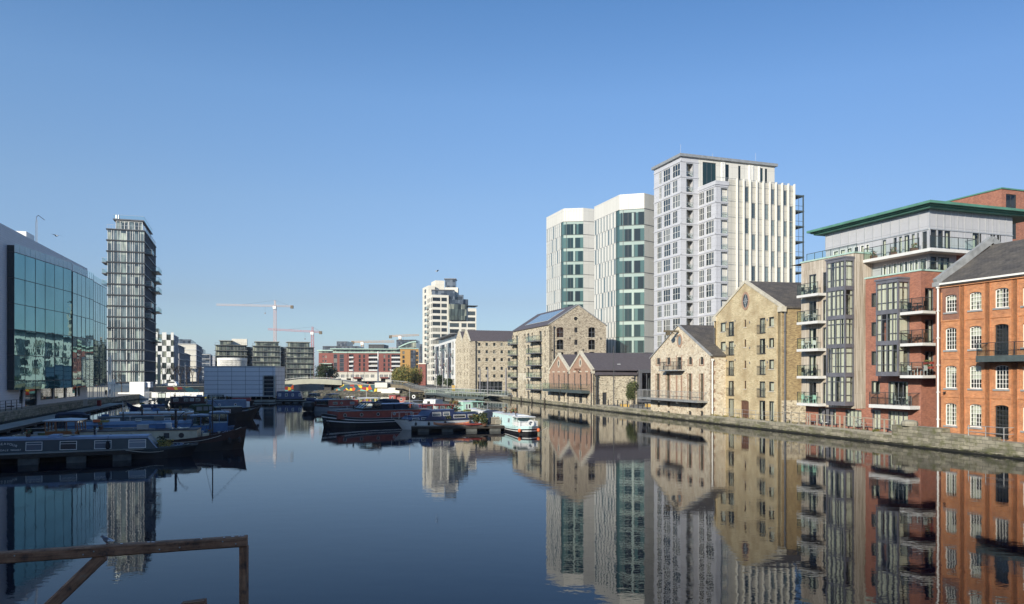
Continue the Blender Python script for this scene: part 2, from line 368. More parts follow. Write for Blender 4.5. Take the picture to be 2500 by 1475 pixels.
# weathered vertical timber boards
m, n, b = nt('timber_cladding'); v = coords(n)
t = n.nodes.new("ShaderNodeTexBrick"); mp = n.nodes.new("ShaderNodeMapping"); mp.inputs['Rotation'].default_value = (0,0,RAD(90)); n.links.new(v, mp.inputs[0])
n.links.new(mp.outputs[0], t.inputs[0]); t.inputs['Scale'].default_value = 1; t.inputs['Brick Width'].default_value = 4.2; t.inputs['Row Height'].default_value = .13
t.inputs['Mortar Size'].default_value = .007; t.inputs['Color1'].default_value = (.56,.52,.46,1); t.inputs['Color2'].default_value = (.44,.40,.34,1); t.inputs['Mortar'].default_value = (.14,.12,.1,1)
st = noise(n, coords(n, True, (7, .22, 1)), 1.0, 4, .7)
col = mix(n, t.outputs[0], ramp(n, st, [(.33, (.55,.48,.40)), (.5, (1,.97,.92)), (.68, (1.3,1.28,1.24))]), 1.0, 'MULTIPLY')
col = mix(n, col, (.30,.19,.12), ramp(n, noise(n, coords(n, True, (1.2,.3,1)), .8, 3, .6), [(.56, (0,0,0)), (.7, (.6,.6,.6))]))
n.links.new(col, b.inputs['Base Color']); b.inputs['Roughness'].default_value = .85; bump(n, t.outputs[1], b, -.4, .01)
# rough brown fender timber
m, n, b = nt('old_timber'); v = coords(n, True, (1,1,1))
st = noise(n, coords(n, True, (1.2, 14, 1)), 1.0, 5, .75)
bl = noise(n, v, 4, 5, .7)
col = ramp(n, bl, [(.32, (.06,.045,.04)), (.46, (.27,.135,.075)), (.62, (.36,.19,.11)), (.75, (.30,.24,.18))])
col = mix(n, col, ramp(n, st, [(.3, (.35,.35,.35)), (.6, (1.3,1.25,1.2))]), 1.0, 'MULTIPLY')
n.links.new(col, b.inputs['Base Color']); b.inputs['Roughness'].default_value = .85; bump(n, st, b, .7, .02)

plain('white_paint', (.78,.78,.75), .45, var=.06)
plain('window_white', (.80,.79,.74), .5, var=.04)
plain('dark_frame', (.045,.048,.052), .5, var=.1)
plain('grey_metal', (.16,.165,.18), .45, .3, var=.12)
plain('zinc', (.20,.20,.225), .5, .4, var=.2, scale=1)
plain('steel_green', (.085,.11,.11), .5, .2, var=.2)
plain('light_metal', (.55,.56,.56), .4, .5, var=.1)
plain('galvanised', (.42,.43,.42), .5, .5, var=.2)
plain('black_metal', (.018,.018,.02), .5, var=.2)
plain('slab_white', (.66,.66,.64), .6, var=.08)
plain('copper_green', (.09,.235,.175), .65, var=.2, scale=.8)
plain('copper_pale', (.40,.55,.48), .7, var=.15)
plain('interior', (.035,.033,.03), .9, var=.4, scale=.7)
plain('interior_mid', (.28,.26,.21), .9, var=.5, scale=.9)
plain('blind', (.72,.69,.58), .9, var=.06)
plain('handrail_wood', (.36,.32,.25), .85, var=.25, scale=3)
plain('brown_door', (.13,.065,.04), .8, var=.3, scale=3)
plain('yellow_stone', (.50,.33,.10), .8, var=.1)
# curtain; light and shade of folds painted as soft vertical stripes
m, n, b = nt('curtain'); f = noise(n, coords(n, True, (14, .1, 1)), 1.0, 1)
n.links.new(ramp(n, f, [(.35, (.60,.57,.44)), (.65, (.90,.87,.74))]), b.inputs['Base Color']); b.inputs['Roughness'].default_value = .95
glass('thin_glass'); glass('green_glass', (.86,.93,.90), boost=.8, refl=(.85,.97,.95)); glass('bay_glass', (.84,.88,.86), boost=1.3)
pane('far_glass', [(.02,.028,.032), (.035,.045,.05), (.012,.016,.02), (.06,.075,.08), (.28,.27,.23), (.03,.035,.05)], .06)
pane('tower_glass', [(.035,.05,.065), (.05,.07,.09), (.02,.03,.04), (.09,.11,.13), (.22,.23,.23)], .04, 1.9, strips=1.6)
pane('strip_glass', [(.10,.14,.17), (.14,.19,.21), (.06,.09,.11), (.20,.25,.26)], .05, 1.6)
pane('office_glass', [(.012,.03,.035), (.018,.042,.048), (.009,.02,.026)], .03, 1.5)
pane('office_spandrel', [(.33,.41,.37), (.38,.46,.41), (.30,.38,.35)], .12, 1.5)
pane('office_teal', [(.065,.13,.125), (.08,.155,.145), (.05,.11,.108)], .05, 1.6)
pane('alto_glass', [(.07,.10,.105), (.10,.135,.135), (.05,.07,.075), (.18,.21,.19), (.12,.16,.15), (.27,.31,.26)], .04, 1.9, strips=.9)
pane('dark_glass', [(.018,.026,.03), (.028,.038,.042), (.05,.06,.062)], .04, 1.7)
pane('row_glass', [(.05,.065,.065), (.08,.10,.095), (.035,.045,.045), (.13,.15,.13), (.3,.32,.27)], .08, 1.6, strips=1.0)
pane('boat_glass', [(.05,.06,.065), (.12,.15,.18), (.03,.035,.04), (.22,.26,.30)], .05, 1.6)
# teal curtain wall of the big glass building
m, n, b = nt('teal_glass'); b.inputs['Roughness'].default_value = .015; b.inputs['IOR'].default_value = 1.75
f = noise(n, coords(n, True, (.7, .5, 1)), .35, 2)
n.links.new(ramp(n, f, [(.3, (.13,.30,.29)), (.7, (.18,.37,.36))]), b.inputs['Base Color'])
b.inputs['Metallic'].default_value = .72
wv = noise(n, coords(n, True, (.8, .8, 1)), .8, 2); bump(n, wv, b, .35, .012)
# ------------------------------------------------------------------ facade helpers
def cellpane(name, cols, cw, ch, rough=.04, ior=1.8, ox=0, oy=0, strips=0, wav=0, tint=None):
    m, n, b = nt(name); v = coords(n)
    dv = n.nodes.new("ShaderNodeVectorMath"); dv.operation = 'DIVIDE'; dv.inputs[1].default_value = (cw, ch, 1); n.links.new(v, dv.inputs[0])
    ad = n.nodes.new("ShaderNodeVectorMath"); ad.operation = 'ADD'; ad.inputs[1].default_value = (ox, oy, .01); n.links.new(dv.outputs[0], ad.inputs[0])
    fl = n.nodes.new("ShaderNodeVectorMath"); fl.operation = 'FLOOR'; n.links.new(ad.outputs[0], fl.inputs[0])
    wn_ = n.nodes.new("ShaderNodeTexWhiteNoise"); wn_.noise_dimensions = '3D'; n.links.new(fl.outputs[0], wn_.inputs[0])
    k = len(cols); col = ramp(n, wn_.outputs[0], [(i/k, c) for i, c in enumerate(cols)]); n.nodes[-1].color_ramp.interpolation = 'CONSTANT'
    if strips:
        f = noise(n, coords(n, True, (strips, .15, 1)), 1.0, 1)
        col = mix(n, col, ramp(n, f, [(.42, (.6,.6,.6)), (.62, (1.5,1.5,1.4))]), 1.0, 'MULTIPLY')
    n.links.new(col, b.inputs['Base Color']); b.inputs['Roughness'].default_value = rough; b.inputs['IOR'].default_value = ior
    if tint: b.inputs['Specular Tint'].default_value = c4(tint)
    if wav: bump(n, noise(n, coords(n, True, (.8,.8,1)), .8, 2), b, wav, .012)
cellpane('alto_cells', [(.07,.095,.11), (.10,.13,.15), (.05,.07,.085), (.22,.27,.26), (.08,.11,.125), (.13,.165,.18), (.36,.40,.36), (.06,.085,.10)], 1.15, 3.02, strips=.9)
cellpane('alto_side', [(.085,.12,.16), (.10,.14,.19), (.06,.085,.12), (.14,.18,.23)], 1.3, 3.02, ior=2.1)  # base colours bluer and lighter to stand in for reflected sky
cellpane('row_cells', [(.06,.075,.075), (.09,.11,.10), (.035,.045,.05), (.14,.16,.14), (.28,.30,.25), (.07,.09,.09)], 1.6, 2.9, rough=.1, ior=1.6, strips=.9)
cellpane('side_cells', [(.06,.08,.11), (.045,.06,.085), (.09,.115,.15), (.03,.042,.06), (.13,.155,.19)], 1.3, 1.5, rough=.2, ior=1.5)
cellpane('curtain_cells', [(.42,.40,.30), (.16,.17,.14), (.50,.48,.36), (.10,.12,.12)], .55, 2.7, rough=.12)

class Fac:
    """a facade from A (left end seen from outside) to B; u runs along it, d outward, z up"""
    def __init__(s, A, B, root=None):
        s.A = A; dx, dy = B[0]-A[0], B[1]-A[1]; s.L = math.hypot(dx, dy); s.d = (dx/s.L, dy/s.L); s.n = (s.d[1], -s.d[0])
        s.phi = math.atan2(dy, dx); r = root.location if root is not None else (0,0,0); s.r = (r[0], r[1], r[2]); s.root = root
    def fn(s, u, d, z): return (s.A[0]+s.d[0]*u+s.n[0]*d-s.r[0], s.A[1]+s.d[1]*u+s.n[1]*d-s.r[1], z-s.r[2])
    def mb(s): return MB(s.fn, True)
    def u(s, px): return ray_t(s.A, s.d, px)
    def Y(s, u): return s.A[1]+s.d[1]*u
    def z(s, px, py): return ZZ(py, s.Y(s.u(px)))
    def at(s, u, d=0): return (s.A[0]+s.d[0]*u+s.n[0]*d, s.A[1]+s.d[1]*u+s.n[1]*d)
    def place(s, name, me, u, z, d=0): return inst(name, me, s.root, s.fn(u, d, z), s.phi)

def wall(mb, u0, u1, z0, z1, holes=(), m=0, d=0, rev=.22, deep=.75, m_in=1):
    hs = [h for h in holes if h[1] > u0+1e-4 and h[0] < u1-1e-4 and h[3] > z0+1e-4 and h[2] < z1-1e-4]
    us = sorted({u0, u1} | {min(max(h[i], u0), u1) for h in hs for i in (0, 1)})
    for ua, ub in zip(us, us[1:]):
        if ub-ua < 1e-5: continue
        c = (ua+ub)/2; col = sorted((max(h[2], z0), min(h[3], z1)) for h in hs if h[0] < c < h[1])
        z = z0
        for a, b in col + [(z1, z1)]:
            if a > z+1e-5: mb.face([(ua,d,z), (ua,d,a), (ub,d,a), (ub,d,z)], m)
            z = max(z, b)
    for h in hs:
        ua, ub, za, zb = h[:4]
        for (e0, e1, mm) in ((d, d-rev, m), (d-rev, d-deep, m_in)):
            if e0-e1 < 1e-4: continue
            mb.face([(ua,e0,za), (ua,e1,za), (ua,e1,zb), (ua,e0,zb)], mm)
            mb.face([(ub,e0,za), (ub,e0,zb), (ub,e1,zb), (ub,e1,za)], mm)
            mb.face([(ua,e0,zb), (ua,e1,zb), (ub,e1,zb), (ub,e0,zb)], mm)
            mb.face([(ua,e0,za), (ub,e0,za), (ub,e1,za), (ua,e1,za)], mm)
        mb.face([(ua,d-deep,za), (ua,d-deep,zb), (ub,d-deep,zb), (ub,d-deep,za)], m_in)
        if len(h) > 4 and h[4] > 0:
            r = h[4]; um = (ua+ub)/2; hw = (ub-ua)/2; K = 6
            arc = [(um - hw*math.cos(math.pi/2*i/K), zb - r + r*math.sin(math.pi/2*i/K)) for i in range(K+1)]
            for sgn in (1, -1):
                P = lambda x, e: (um + sgn*(x-um), e)
                for (xa, za_), (xb, zb_) in zip(arc, arc[1:]):
                    q = [(P(xa,0)[0],d,za_), (P(xa,0)[0],d,zb), (P(xb,0)[0],d,zb), (P(xb,0)[0],d,zb_)]
                    mb.face(q if sgn > 0 else q[::-1], m)
                    mb.face([(P(xa,0)[0],d,za_), (P(xb,0)[0],d,zb_), (P(xb,0)[0],d-rev,zb_), (P(xa,0)[0],d-rev,za_)], m)

_wc = {}
def win_mesh(w, h, nx=1, nz=2, fw=.07, inset=.12, frame='window_white', glassm='thin_glass', bar=.03, blind=0, curt=0, zs=None, arch=0, meet=0):
    key = (round(w,2), round(h,2), nx, nz, fw, inset, frame, glassm, bar, blind, curt, tuple(zs or ()), arch, meet)
    if key in _wc: return _wc[key]
    a = MB(); y0, y1 = inset-.035, inset+.035
    a.box(0, fw, y0, y1, 0, h); a.box(w-fw, w, y0, y1, 0, h); a.box(fw, w-fw, y0, y1, 0, fw); a.box(fw, w-fw, y0, y1, h-fw, h)
    if arch:
        a.box(fw, w*.28, y0, y1, h-fw-arch*.5, h-fw); a.box(w*.72, w-fw, y0, y1, h-fw-arch*.5, h-fw)
    for i in range(1, nx):
        x = fw+(w-2*fw)*i/nx; a.box(x-bar/2, x+bar/2, inset-.02, inset+.02, fw, h-fw)
    for z in (zs if zs else [fw+(h-2*fw)*i/nz for i in range(1, nz)]):
        a.box(fw, w-fw, inset-.016, inset+.016, z-bar/2, z+bar/2)
    if meet: a.box(fw, w-fw, y0, y1, h*meet-.04, h*meet+.04)
    g = MB(); g.face([(fw,inset,fw), (w-fw,inset,fw), (w-fw,inset,h-fw), (fw,inset,h-fw)])
    bl = None
    if blind or curt:
        bl = MB()
        if blind: bl.box(fw, w-fw, inset+.12, inset+.13, h-(h-fw)*blind, h-fw)
        if curt:
            bl.box(fw, fw+(w-2*fw)*curt, inset+.16, inset+.19, fw, h-fw, 1)
            if curt < .45: bl.box(w-fw-(w-2*fw)*curt*.8, w-fw, inset+.16, inset+.19, fw, h-fw, 1)
        bl = bl.mesh('blind', ['blind', 'curtain'])
    r = (a.mesh('window', frame), g.mesh('pane', glassm), bl)
    _wc[key] = r; return r
def win(fac, hole, name='window', parent=None, d=0, label=None, **kw):
    w, h = hole[1]-hole[0], hole[3]-hole[2]
    fm, gm, bl = win_mesh(w, h, **kw)
    o = fac.place(name, fm, hole[0], hole[2], d)
    if parent is not None and parent is not fac.root: o.parent = parent
    inst('pane', gm, o)
    if bl: inst('blind', bl, o)
    if label: o['label'] = label
    return o
def win1(fac, hole, name='window', d=0, inset=.1, frame='dark_frame', glassm='far_glass', nx=1, nz=1, fw=.06, bar=.05):
    """distant window: frame and pane in one mesh"""
    w, h = hole[1]-hole[0], hole[3]-hole[2]; key = ('s', round(w,2), round(h,2), inset, frame, glassm, nx, nz, fw, bar)
    if key not in _wc:
        a = MB(); y0, y1 = inset-.03, inset+.03
        a.face([(0,inset,0), (w,inset,0), (w,inset,h), (0,inset,h)], 1)
        a.box(0, fw, y0, y1, 0, h); a.box(w-fw, w, y0, y1, 0, h); a.box(fw, w-fw, y0, y1, 0, fw); a.box(fw, w-fw, y0, y1, h-fw, h)
        for i in range(1, nx):
            x = w*i/nx; a.box(x-bar/2, x+bar/2, y0, y1-.01, fw, h-fw)
        for i in range(1, nz):
            z = h*i/nz; a.box(fw, w-fw, y0+.005, y1-.015, z-bar/2, z+bar/2)
        _wc[key] = a.mesh(name, [frame, glassm])
    return fac.place(name, _wc[key], hole[0], hole[2], d)

def balcony(fac, u0, u1, z, dep, d0=0, th=.2, rail=1.05, slab='slab_white', railm='dark_frame', gl='green_glass', post=1.2, bars=False, left=True, right=True, step=.13, name='balcony', brackets=False, label=None):
    s = fac.mb(); s.box(u0, u1, d0, d0+dep, z-th, z)
    if brackets:
        for u in (u0+.35*(u1-u0), u0+.65*(u1-u0)): s.box(u-.09, u+.09, d0+.01, d0+dep*.75, z-th-.28, z-th-.003)
    o = s.build(name, slab, fac.root)
    if label: o['label'] = label
    r = fac.mb(); e = d0+dep-.06
    n = max(1, round((u1-u0-.1)/post))
    for i in range(n+1):
        u = u0+.05+(u1-u0-.1)*i/n; r.box(u-.022, u+.022, e-.022, e+.022, z+.002, z+rail-.02)
    r.box(u0+.02, u1-.02, e-.03, e+.03, z+rail-.02, z+rail+.03)
    segs = []
    for (u, k) in ((u0+.05, left), (u1-.05, right)):
        if k: r.box(u-.025, u+.025, d0+.02, e-.03, z+rail-.02, z+rail+.03); segs.append(u)
    if bars:
        k = int((u1-u0-.1)/step)
        for i in range(1, k):
            u = u0+.05+(u1-u0-.1)*i/k; r.box(u-.009, u+.009, e-.009, e+.009, z+.1, z+rail-.02)
        r.box(u0+.04, u1-.04, e-.012, e+.012, z+.08, z+.11)
        for u in segs:
            k = max(2, int(dep/step))
            for i in range(1, k): dd = d0+dep*i/k; r.box(u-.009, u+.009, dd-.009, dd+.009, z+.05, z+rail-.02)
    else:
        r.box(u0+.04, u1-.04, e-.012, e+.012, z+.52*rail, z+.52*rail+.02) if post < 1 else None
    r.build('railing', railm, o)
    if not bars:
        g = fac.mb(); g.face([(u0+.06,e+.03,z+.06), (u0+.06,e+.03,z+rail-.05), (u1-.06,e+.03,z+rail-.05), (u1-.06,e+.03,z+.06)])
        for u in segs: g.face([(u,d0+.05,z+.06), (u,e-.03,z+.06), (u,e-.03,z+rail-.05), (u,d0+.05,z+rail-.05)])
        g.build('glass_panel', gl, o)
    return o
def gutter_pipe(fac, u, z0, z1, mat, d=.12, r=.06, name='drainpipe'):
    a = fac.mb(); a.tube((u,d,z0), (u,d,z1), r, 8)
    a.box(u-r*1.6, u+r*1.6, d-r, d+r*1.4, z1-.02, z1+.22)
    z = z0+1
    while z < z1: a.box(u-r*1.4, u+r*1.4, .002, d+r*1.2, z, z+.06); z += 2.2
    return a.build(name, mat, fac.root)
def slope(mb, u0, u1, dA, zA, dB, zB, th=.18, m=0):
    """roof plane between the edges (dA,zA) and (dB,zB), a slab of thickness th"""
    t = [(u0,dA,zA), (u1,dA,zA), (u1,dB,zB), (u0,dB,zB)]
    if dA < dB: t.reverse()
    bt = [(p[0],p[1],p[2]-th) for p in t]
    mb.face(t, m); mb.face(bt[::-1], m)
    for i in range(4):
        j = (i+1) % 4; mb.face([bt[i], bt[j], t[j], t[i]], m)
def gable_poly(mb, u0, u1, ze, za, d=0, m=0):
    um = (u0+u1)/2; mb.face([(u0,d,ze), (um,d,za), (u1,d,ze)], m)

# ------------------------------------------------------------------ ground, water, quays
WAT = MB(); WAT.face([(-6000,-3000,0), (6000,-3000,0), (6000,9000,0), (-6000,9000,0)])
tag(WAT.build('water', 'water'), kind='structure')
bed = MB(); bed.face([(-6000,-3000,-3), (6000,-3000,-3), (6000,9000,-3), (-6000,9000,-3)])
tag(bed.build('dock_bed', 'water_bed'), kind='structure')
q0 = (36.2, 53.6)
def qp(t, back=0): return off(q0, Q, t, QR, back)
def land(name, poly, z, top, side, cap=True, cz=.16):
    a = MB(); a.prism(poly, -3, z, 0, 1, False)
    return tag(a.build(name, [side, top]), kind='structure')
poly_r = [qp(-75), (400, -60), (900, 300), (420, 420), (40, 262), (-12, 219), (-10.6, 214), qp(131)]
land('right_quay', poly_r[::1], .80, 'paving', 'quay_stone')
cp = MB()   # coping kerb along the right quay edge
for (a, b) in ((-75, 8.2), (8.9, 43.5), (57.4, 78)):
    A, B = qp(a), qp(b); C, D = qp(b, .55), qp(a, .55)
    cp.prism([A, D, C, B], .803, .96, 0, 0, False)
tag(cp.build('quay_kerb', 'coping_stone'), kind='structure')
poly_f = [(40, 262.2), (420, 420.2), (6000, 700), (6000, 8900), (-6000, 8900), (-6000, 434), (-60, 434), (-88, 372), (-58.4, 241), (-40.7, 226), (-12, 219.4)]
land('far_land', poly_f, 1.75, 'far_ground', 'concrete')
land('far_bank', [(-6000, 433.8), (-6000, 230), (-130, 214), (-101, 215), (-68.2, 236), (-104, 372), (-70, 433.8)], 2.45, 'asphalt', 'concrete')
ql = [(-33, 0), (-63, 93), (-79, 142), (-84, 158), (-92.5, 190), (-101, 214.5), (-129.8, 213.7), (-600, 228), (-600, -60), (-15, -60)]
land('left_quay', ql, 1.25, 'paving', 'quay_stone')
kb = MB()
for a, b in zip(ql, ql[1:4]):
    dx, dy = b[0]-a[0], b[1]-a[1]; l = math.hypot(dx, dy); nx, ny = -dy/l*.5, dx/l*.5
    kb.prism([a, b, (b[0]+nx, b[1]+ny), (a[0]+nx, a[1]+ny)], 1.253, 1.40, 0, 0, False)
tag(kb.build('quay_kerb', 'coping_stone'), kind='structure')

# ------------------------------------------------------------------ orange brick mill (right edge)
FA = off((37.16, 55.0), G, 7.45); FB = off((37.16, 55.0), G, -7.0)
mill = thing('brick_mill', 'orange brick mill with white arched multi-pane windows at the right edge', 'building', (FA[0], FA[1], 0))
f = Fac(FA, FB, mill); L = f.L; ZE = 13.35
cols = [1.30, 3.47, 5.64, 7.77, 9.90, 12.0]
holes = []; specs = []
for i, c in enumerate(cols):
    w = .53
    rows = [(11.02, 12.42), (7.98, 9.78), (4.92, 6.72), (1.92, 3.72)]
    if i == 2: rows = [(11.02, 12.5), (7.45, 9.80), (4.92, 6.72), (1.15, 3.72)]; w = .56
    for k, (a, b) in enumerate(rows): holes.append((c-w, c+w, a, b, .16)); specs.append((i, k))
mb = f.mb()
D0 = -.09
wall(mb, .0, .42, .3, ZE, [], 2, 0)
wall(mb, .42, 2.17, 10.3, ZE, holes, 2, D0)
wall(mb, .42, 2.17, .3, 10.3, holes, 0, D0)
wall(mb, 2.17, L, .3, ZE, holes, 0, D0)
for u in (2.17, 4.33, 6.5, 8.62, 10.75, 12.9): mb.box(u, u+.42, D0, 0, .3, ZE-.02, 0, 'k')
mb.box(.0, L, D0-.02, .045, 13.05, 13.36, 0)
for z in (4.25, 7.28, 10.35):
    for u in (.42, 2.59, 4.75, 6.92, 9.04, 11.17):
        mb.box(u, u+1.72, D0-.02, D0+.05, z-.06, z+.06, 0)
        mb.box(u, u+.12, D0-.02, D0+.045, z+.06, z+2.3, 0)
mb.face([(0,0,.3), (0,-12,.3), (0,-12,ZE), (0,0,ZE)], 3); mb.face([(0,0,ZE), (0,-6,16.9), (0,-12,ZE)], 3)
mb.face([(L,0,.3), (L,0,ZE), (L,-12,ZE), (L,-12,.3)], 3); mb.face([(L,0,ZE), (L,-12,ZE), (L,-6,16.9)], 3)
mb.face([(0,-12,.3), (L,-12,.3), (L,-12,ZE), (0,-12,ZE)], 3)
mb.build('wall', ['orange_brick', 'interior', 'orange_brick_dark', 'red_brick'], mill)
for h, (i, k) in zip(holes, specs):
    if not (i == 2 and k in (1, 3)): sb = f.mb(); sb.box(h[0]-.1, h[1]+.1, D0-.1, D0+.07, h[2]-.13, h[2]-.002); sb.build('window_sill', 'coping_grey', mill)
for h, (i, k) in zip(holes, specs):
    if i == 2 and k in (1, 3):
        win(f, h, 'door', d=D0, nx=4, nz=7 if k == 1 else 7, frame='dark_frame', bar=.035, inset=.16, fw=.07, arch=.12)
    else:
        win(f, h, d=D0, nx=4, nz=4 if k == 0 else 5, bar=.035, inset=.16, fw=.075, arch=.12, blind=[.35, .45, .0, .62][(i*3+k*2) % 4], curt=[0, .4, .28, 0][(i+k*3) % 4])
rf = f.mb(); slope(rf, .35, L+.3, .15, ZE+.02, -6, 16.95, .2); slope(rf, .35, L+.3, -12.2, ZE, -6.003, 16.95, .2)
rf.build('roof', 'slate_old', mill)
cpn = f.mb()
cpn.face([(0,.2,ZE-.12), (.36,.2,ZE-.12), (.36,.2,ZE+.55), (0,.2,ZE+.55)][::-1])
for (a, b) in (((.2, ZE+.0), (-6, 17.2)), ((-6, 17.2), (-12.2, ZE))):
    cpn.beam((.17, a[0], a[1]+.2), (.17, b[0], b[1]+.2), .36, .55)
cpn.box(-.12, .55, -.35, .28, ZE-.18, ZE+.18)
cpn.build('parapet_coping', 'coping_grey', mill)
gt = f.mb(); gt.box(.45, L, .12, .26, ZE-.08, ZE+.06); gt.build('gutter', 'window_white', mill)
gutter_pipe(f, .33, 1.35, ZE-.3, 'window_white', .14, .07)
bal = balcony(f, 4.5, 13.5, 7.42, 1.2, d0=D0, th=.46, slab='steel_green', railm='dark_frame', gl='thin_glass', post=1.4, rail=.95)
rb = f.mb()
for u in [4.7+i*.42 for i in range(20)]: rb.blob((u, 1.2-.09+.003, 7.08), .03, .015, .03, n=6, k=4); rb.blob((u, 1.2-.09+.003, 7.3), .03, .015, .03, n=6, k=4)
rb.build('rivets', 'steel_green', bal)
lt = f.mb(); lt.blob((.9, .12, 4.55), .09, .14, .09, n=8, k=5); lt.tube((.9, -.08, 4.66), (.9, .1, 4.6), .02, 5); lt.build('wall_lamp', 'black_metal', mill)
# raised stonework in front of the mill
stn = thing('stone_ledge', 'rough raised quay stonework below the orange brick mill', 'wall', (*qp(0), 0))
a = MB(lambda x, y, z: (x-q0[0], y-q0[1], z))
for (t0, t1, zt, wd) in ((-30, -2.5, 1.02, .9), (-2.5, 2.5, 1.12, .9), (2.5, 7.0, 1.36, .85), (7.0, 12.2, 1.72, .8)):
    a.prism([qp(t0, -.06), qp(t0, wd), qp(t1, wd), qp(t1, -.06)], -1, zt, 0, 1)
a.build('masonry', ['quay_stone', 'coping_stone'], stn)
a = MB(lambda x, y, z: (x-q0[0], y-q0[1], z))
P = qp(10.6, .3); a.lathe([(.62,0), (.66,.2), (.6,.38), (.3,.5), (0,.52)], (P[0], P[1], 1.70), 12)
a.build('boulder', 'coping_stone', stn)
# steel landing rail
rl = thing('steel_handrail', 'galvanised pipe handrail on the ledge by the mill door', 'railing', (*qp(3.2, .1), 1.1))
a = MB(lambda x, y, z: (x-rl.location[0], y-rl.location[1], z-1.1))
pts = [qp(4.6, .05), qp(3.1, .05), qp(1.6, .05), qp(1.6, 1.0)]
for p in pts[:3]: a.tube((p[0],p[1],.75), (p[0],p[1],2.15), .028, 8)
for z in (1.65, 2.13):
    for p, q in zip(pts, pts[1:]): a.tube((p[0],p[1],z), (q[0],q[1],z), .028, 8)
a.build('rails', 'galvanised', rl)

# ------------------------------------------------------------------ green-roofed apartments
CA = (32.7, 72.5); CB = (35.3, 65.4); CC = (37.0, 67.2)
apt = thing('apartment_building', 'apartment block with green copper roof, timber and brick bays on the quay', 'building', (CA[0], CA[1], 0))
def afac(A, B): return Fac(A, B, apt)
FLR = [3.1, 5.87, 8.64, 11.41, 14.18]
# timber block: water face then front face
tA = off(CA, G, 7.25); tf = afac(tA, CA); tg = afac(CA, off(CA, RR, 9))
th = []
for z in FLR:
    for (pa, pb) in ((1975, 1993), (2009, 2017)):
        th.append((tf.u(pa), tf.u(pb), z+.02, z+2.12))
mb = tf.mb(); wall(mb, 0, tf.L, 2.75, 17.65, th, 0, 0, .12, .9)
mb.face([(0,0,2.75), (0,-6,2.75), (0,-6,17.65), (0,0,17.65)], 0); mb.face([(0,0,2.75), (tf.L,0,2.75), (tf.L,-8,2.75), (0,-8,2.75)], 0)
mb.build('timber_wall', ['timber_cladding', 'interior'], apt)
mb = tg.mb(); mb.face([(0,0,2.75), (0,0,17.65), (9,0,17.65), (9,0,2.75)])
mb.face([(0,0,17.65), (0,-9,17.65), (9,-9,17.65), (9,0,17.65)])
mb.build('timber_wall', 'timber_cladding', apt)
for i, h in enumerate(th): win(tf, h, 'balcony_door' if i % 2 == 0 else 'window', nx=2 if i % 2 == 0 else 1, nz=1, frame='grey_metal', fw=.06, inset=.06, curt=[0,.3,.4][i % 3], glassm='bay_glass')
tr = tf.mb(); tr.box(-.08, tf.L+.08, -.4, .08, 17.65, 17.80); tr.build('roof_edge', 'copper_pale', apt)
tr = tg.mb(); tr.box(.001, 2.9, -.3, .08, 17.651, 17.801); tr.build('roof_edge', 'copper_pale', apt)
for k, z in enumerate(FLR):
    o = balcony(tf, tf.u(1965), tf.u(2018)-.05, z, 1.05, th=.26, right=False, post=1.0, rail=1.1, railm='dark_frame')
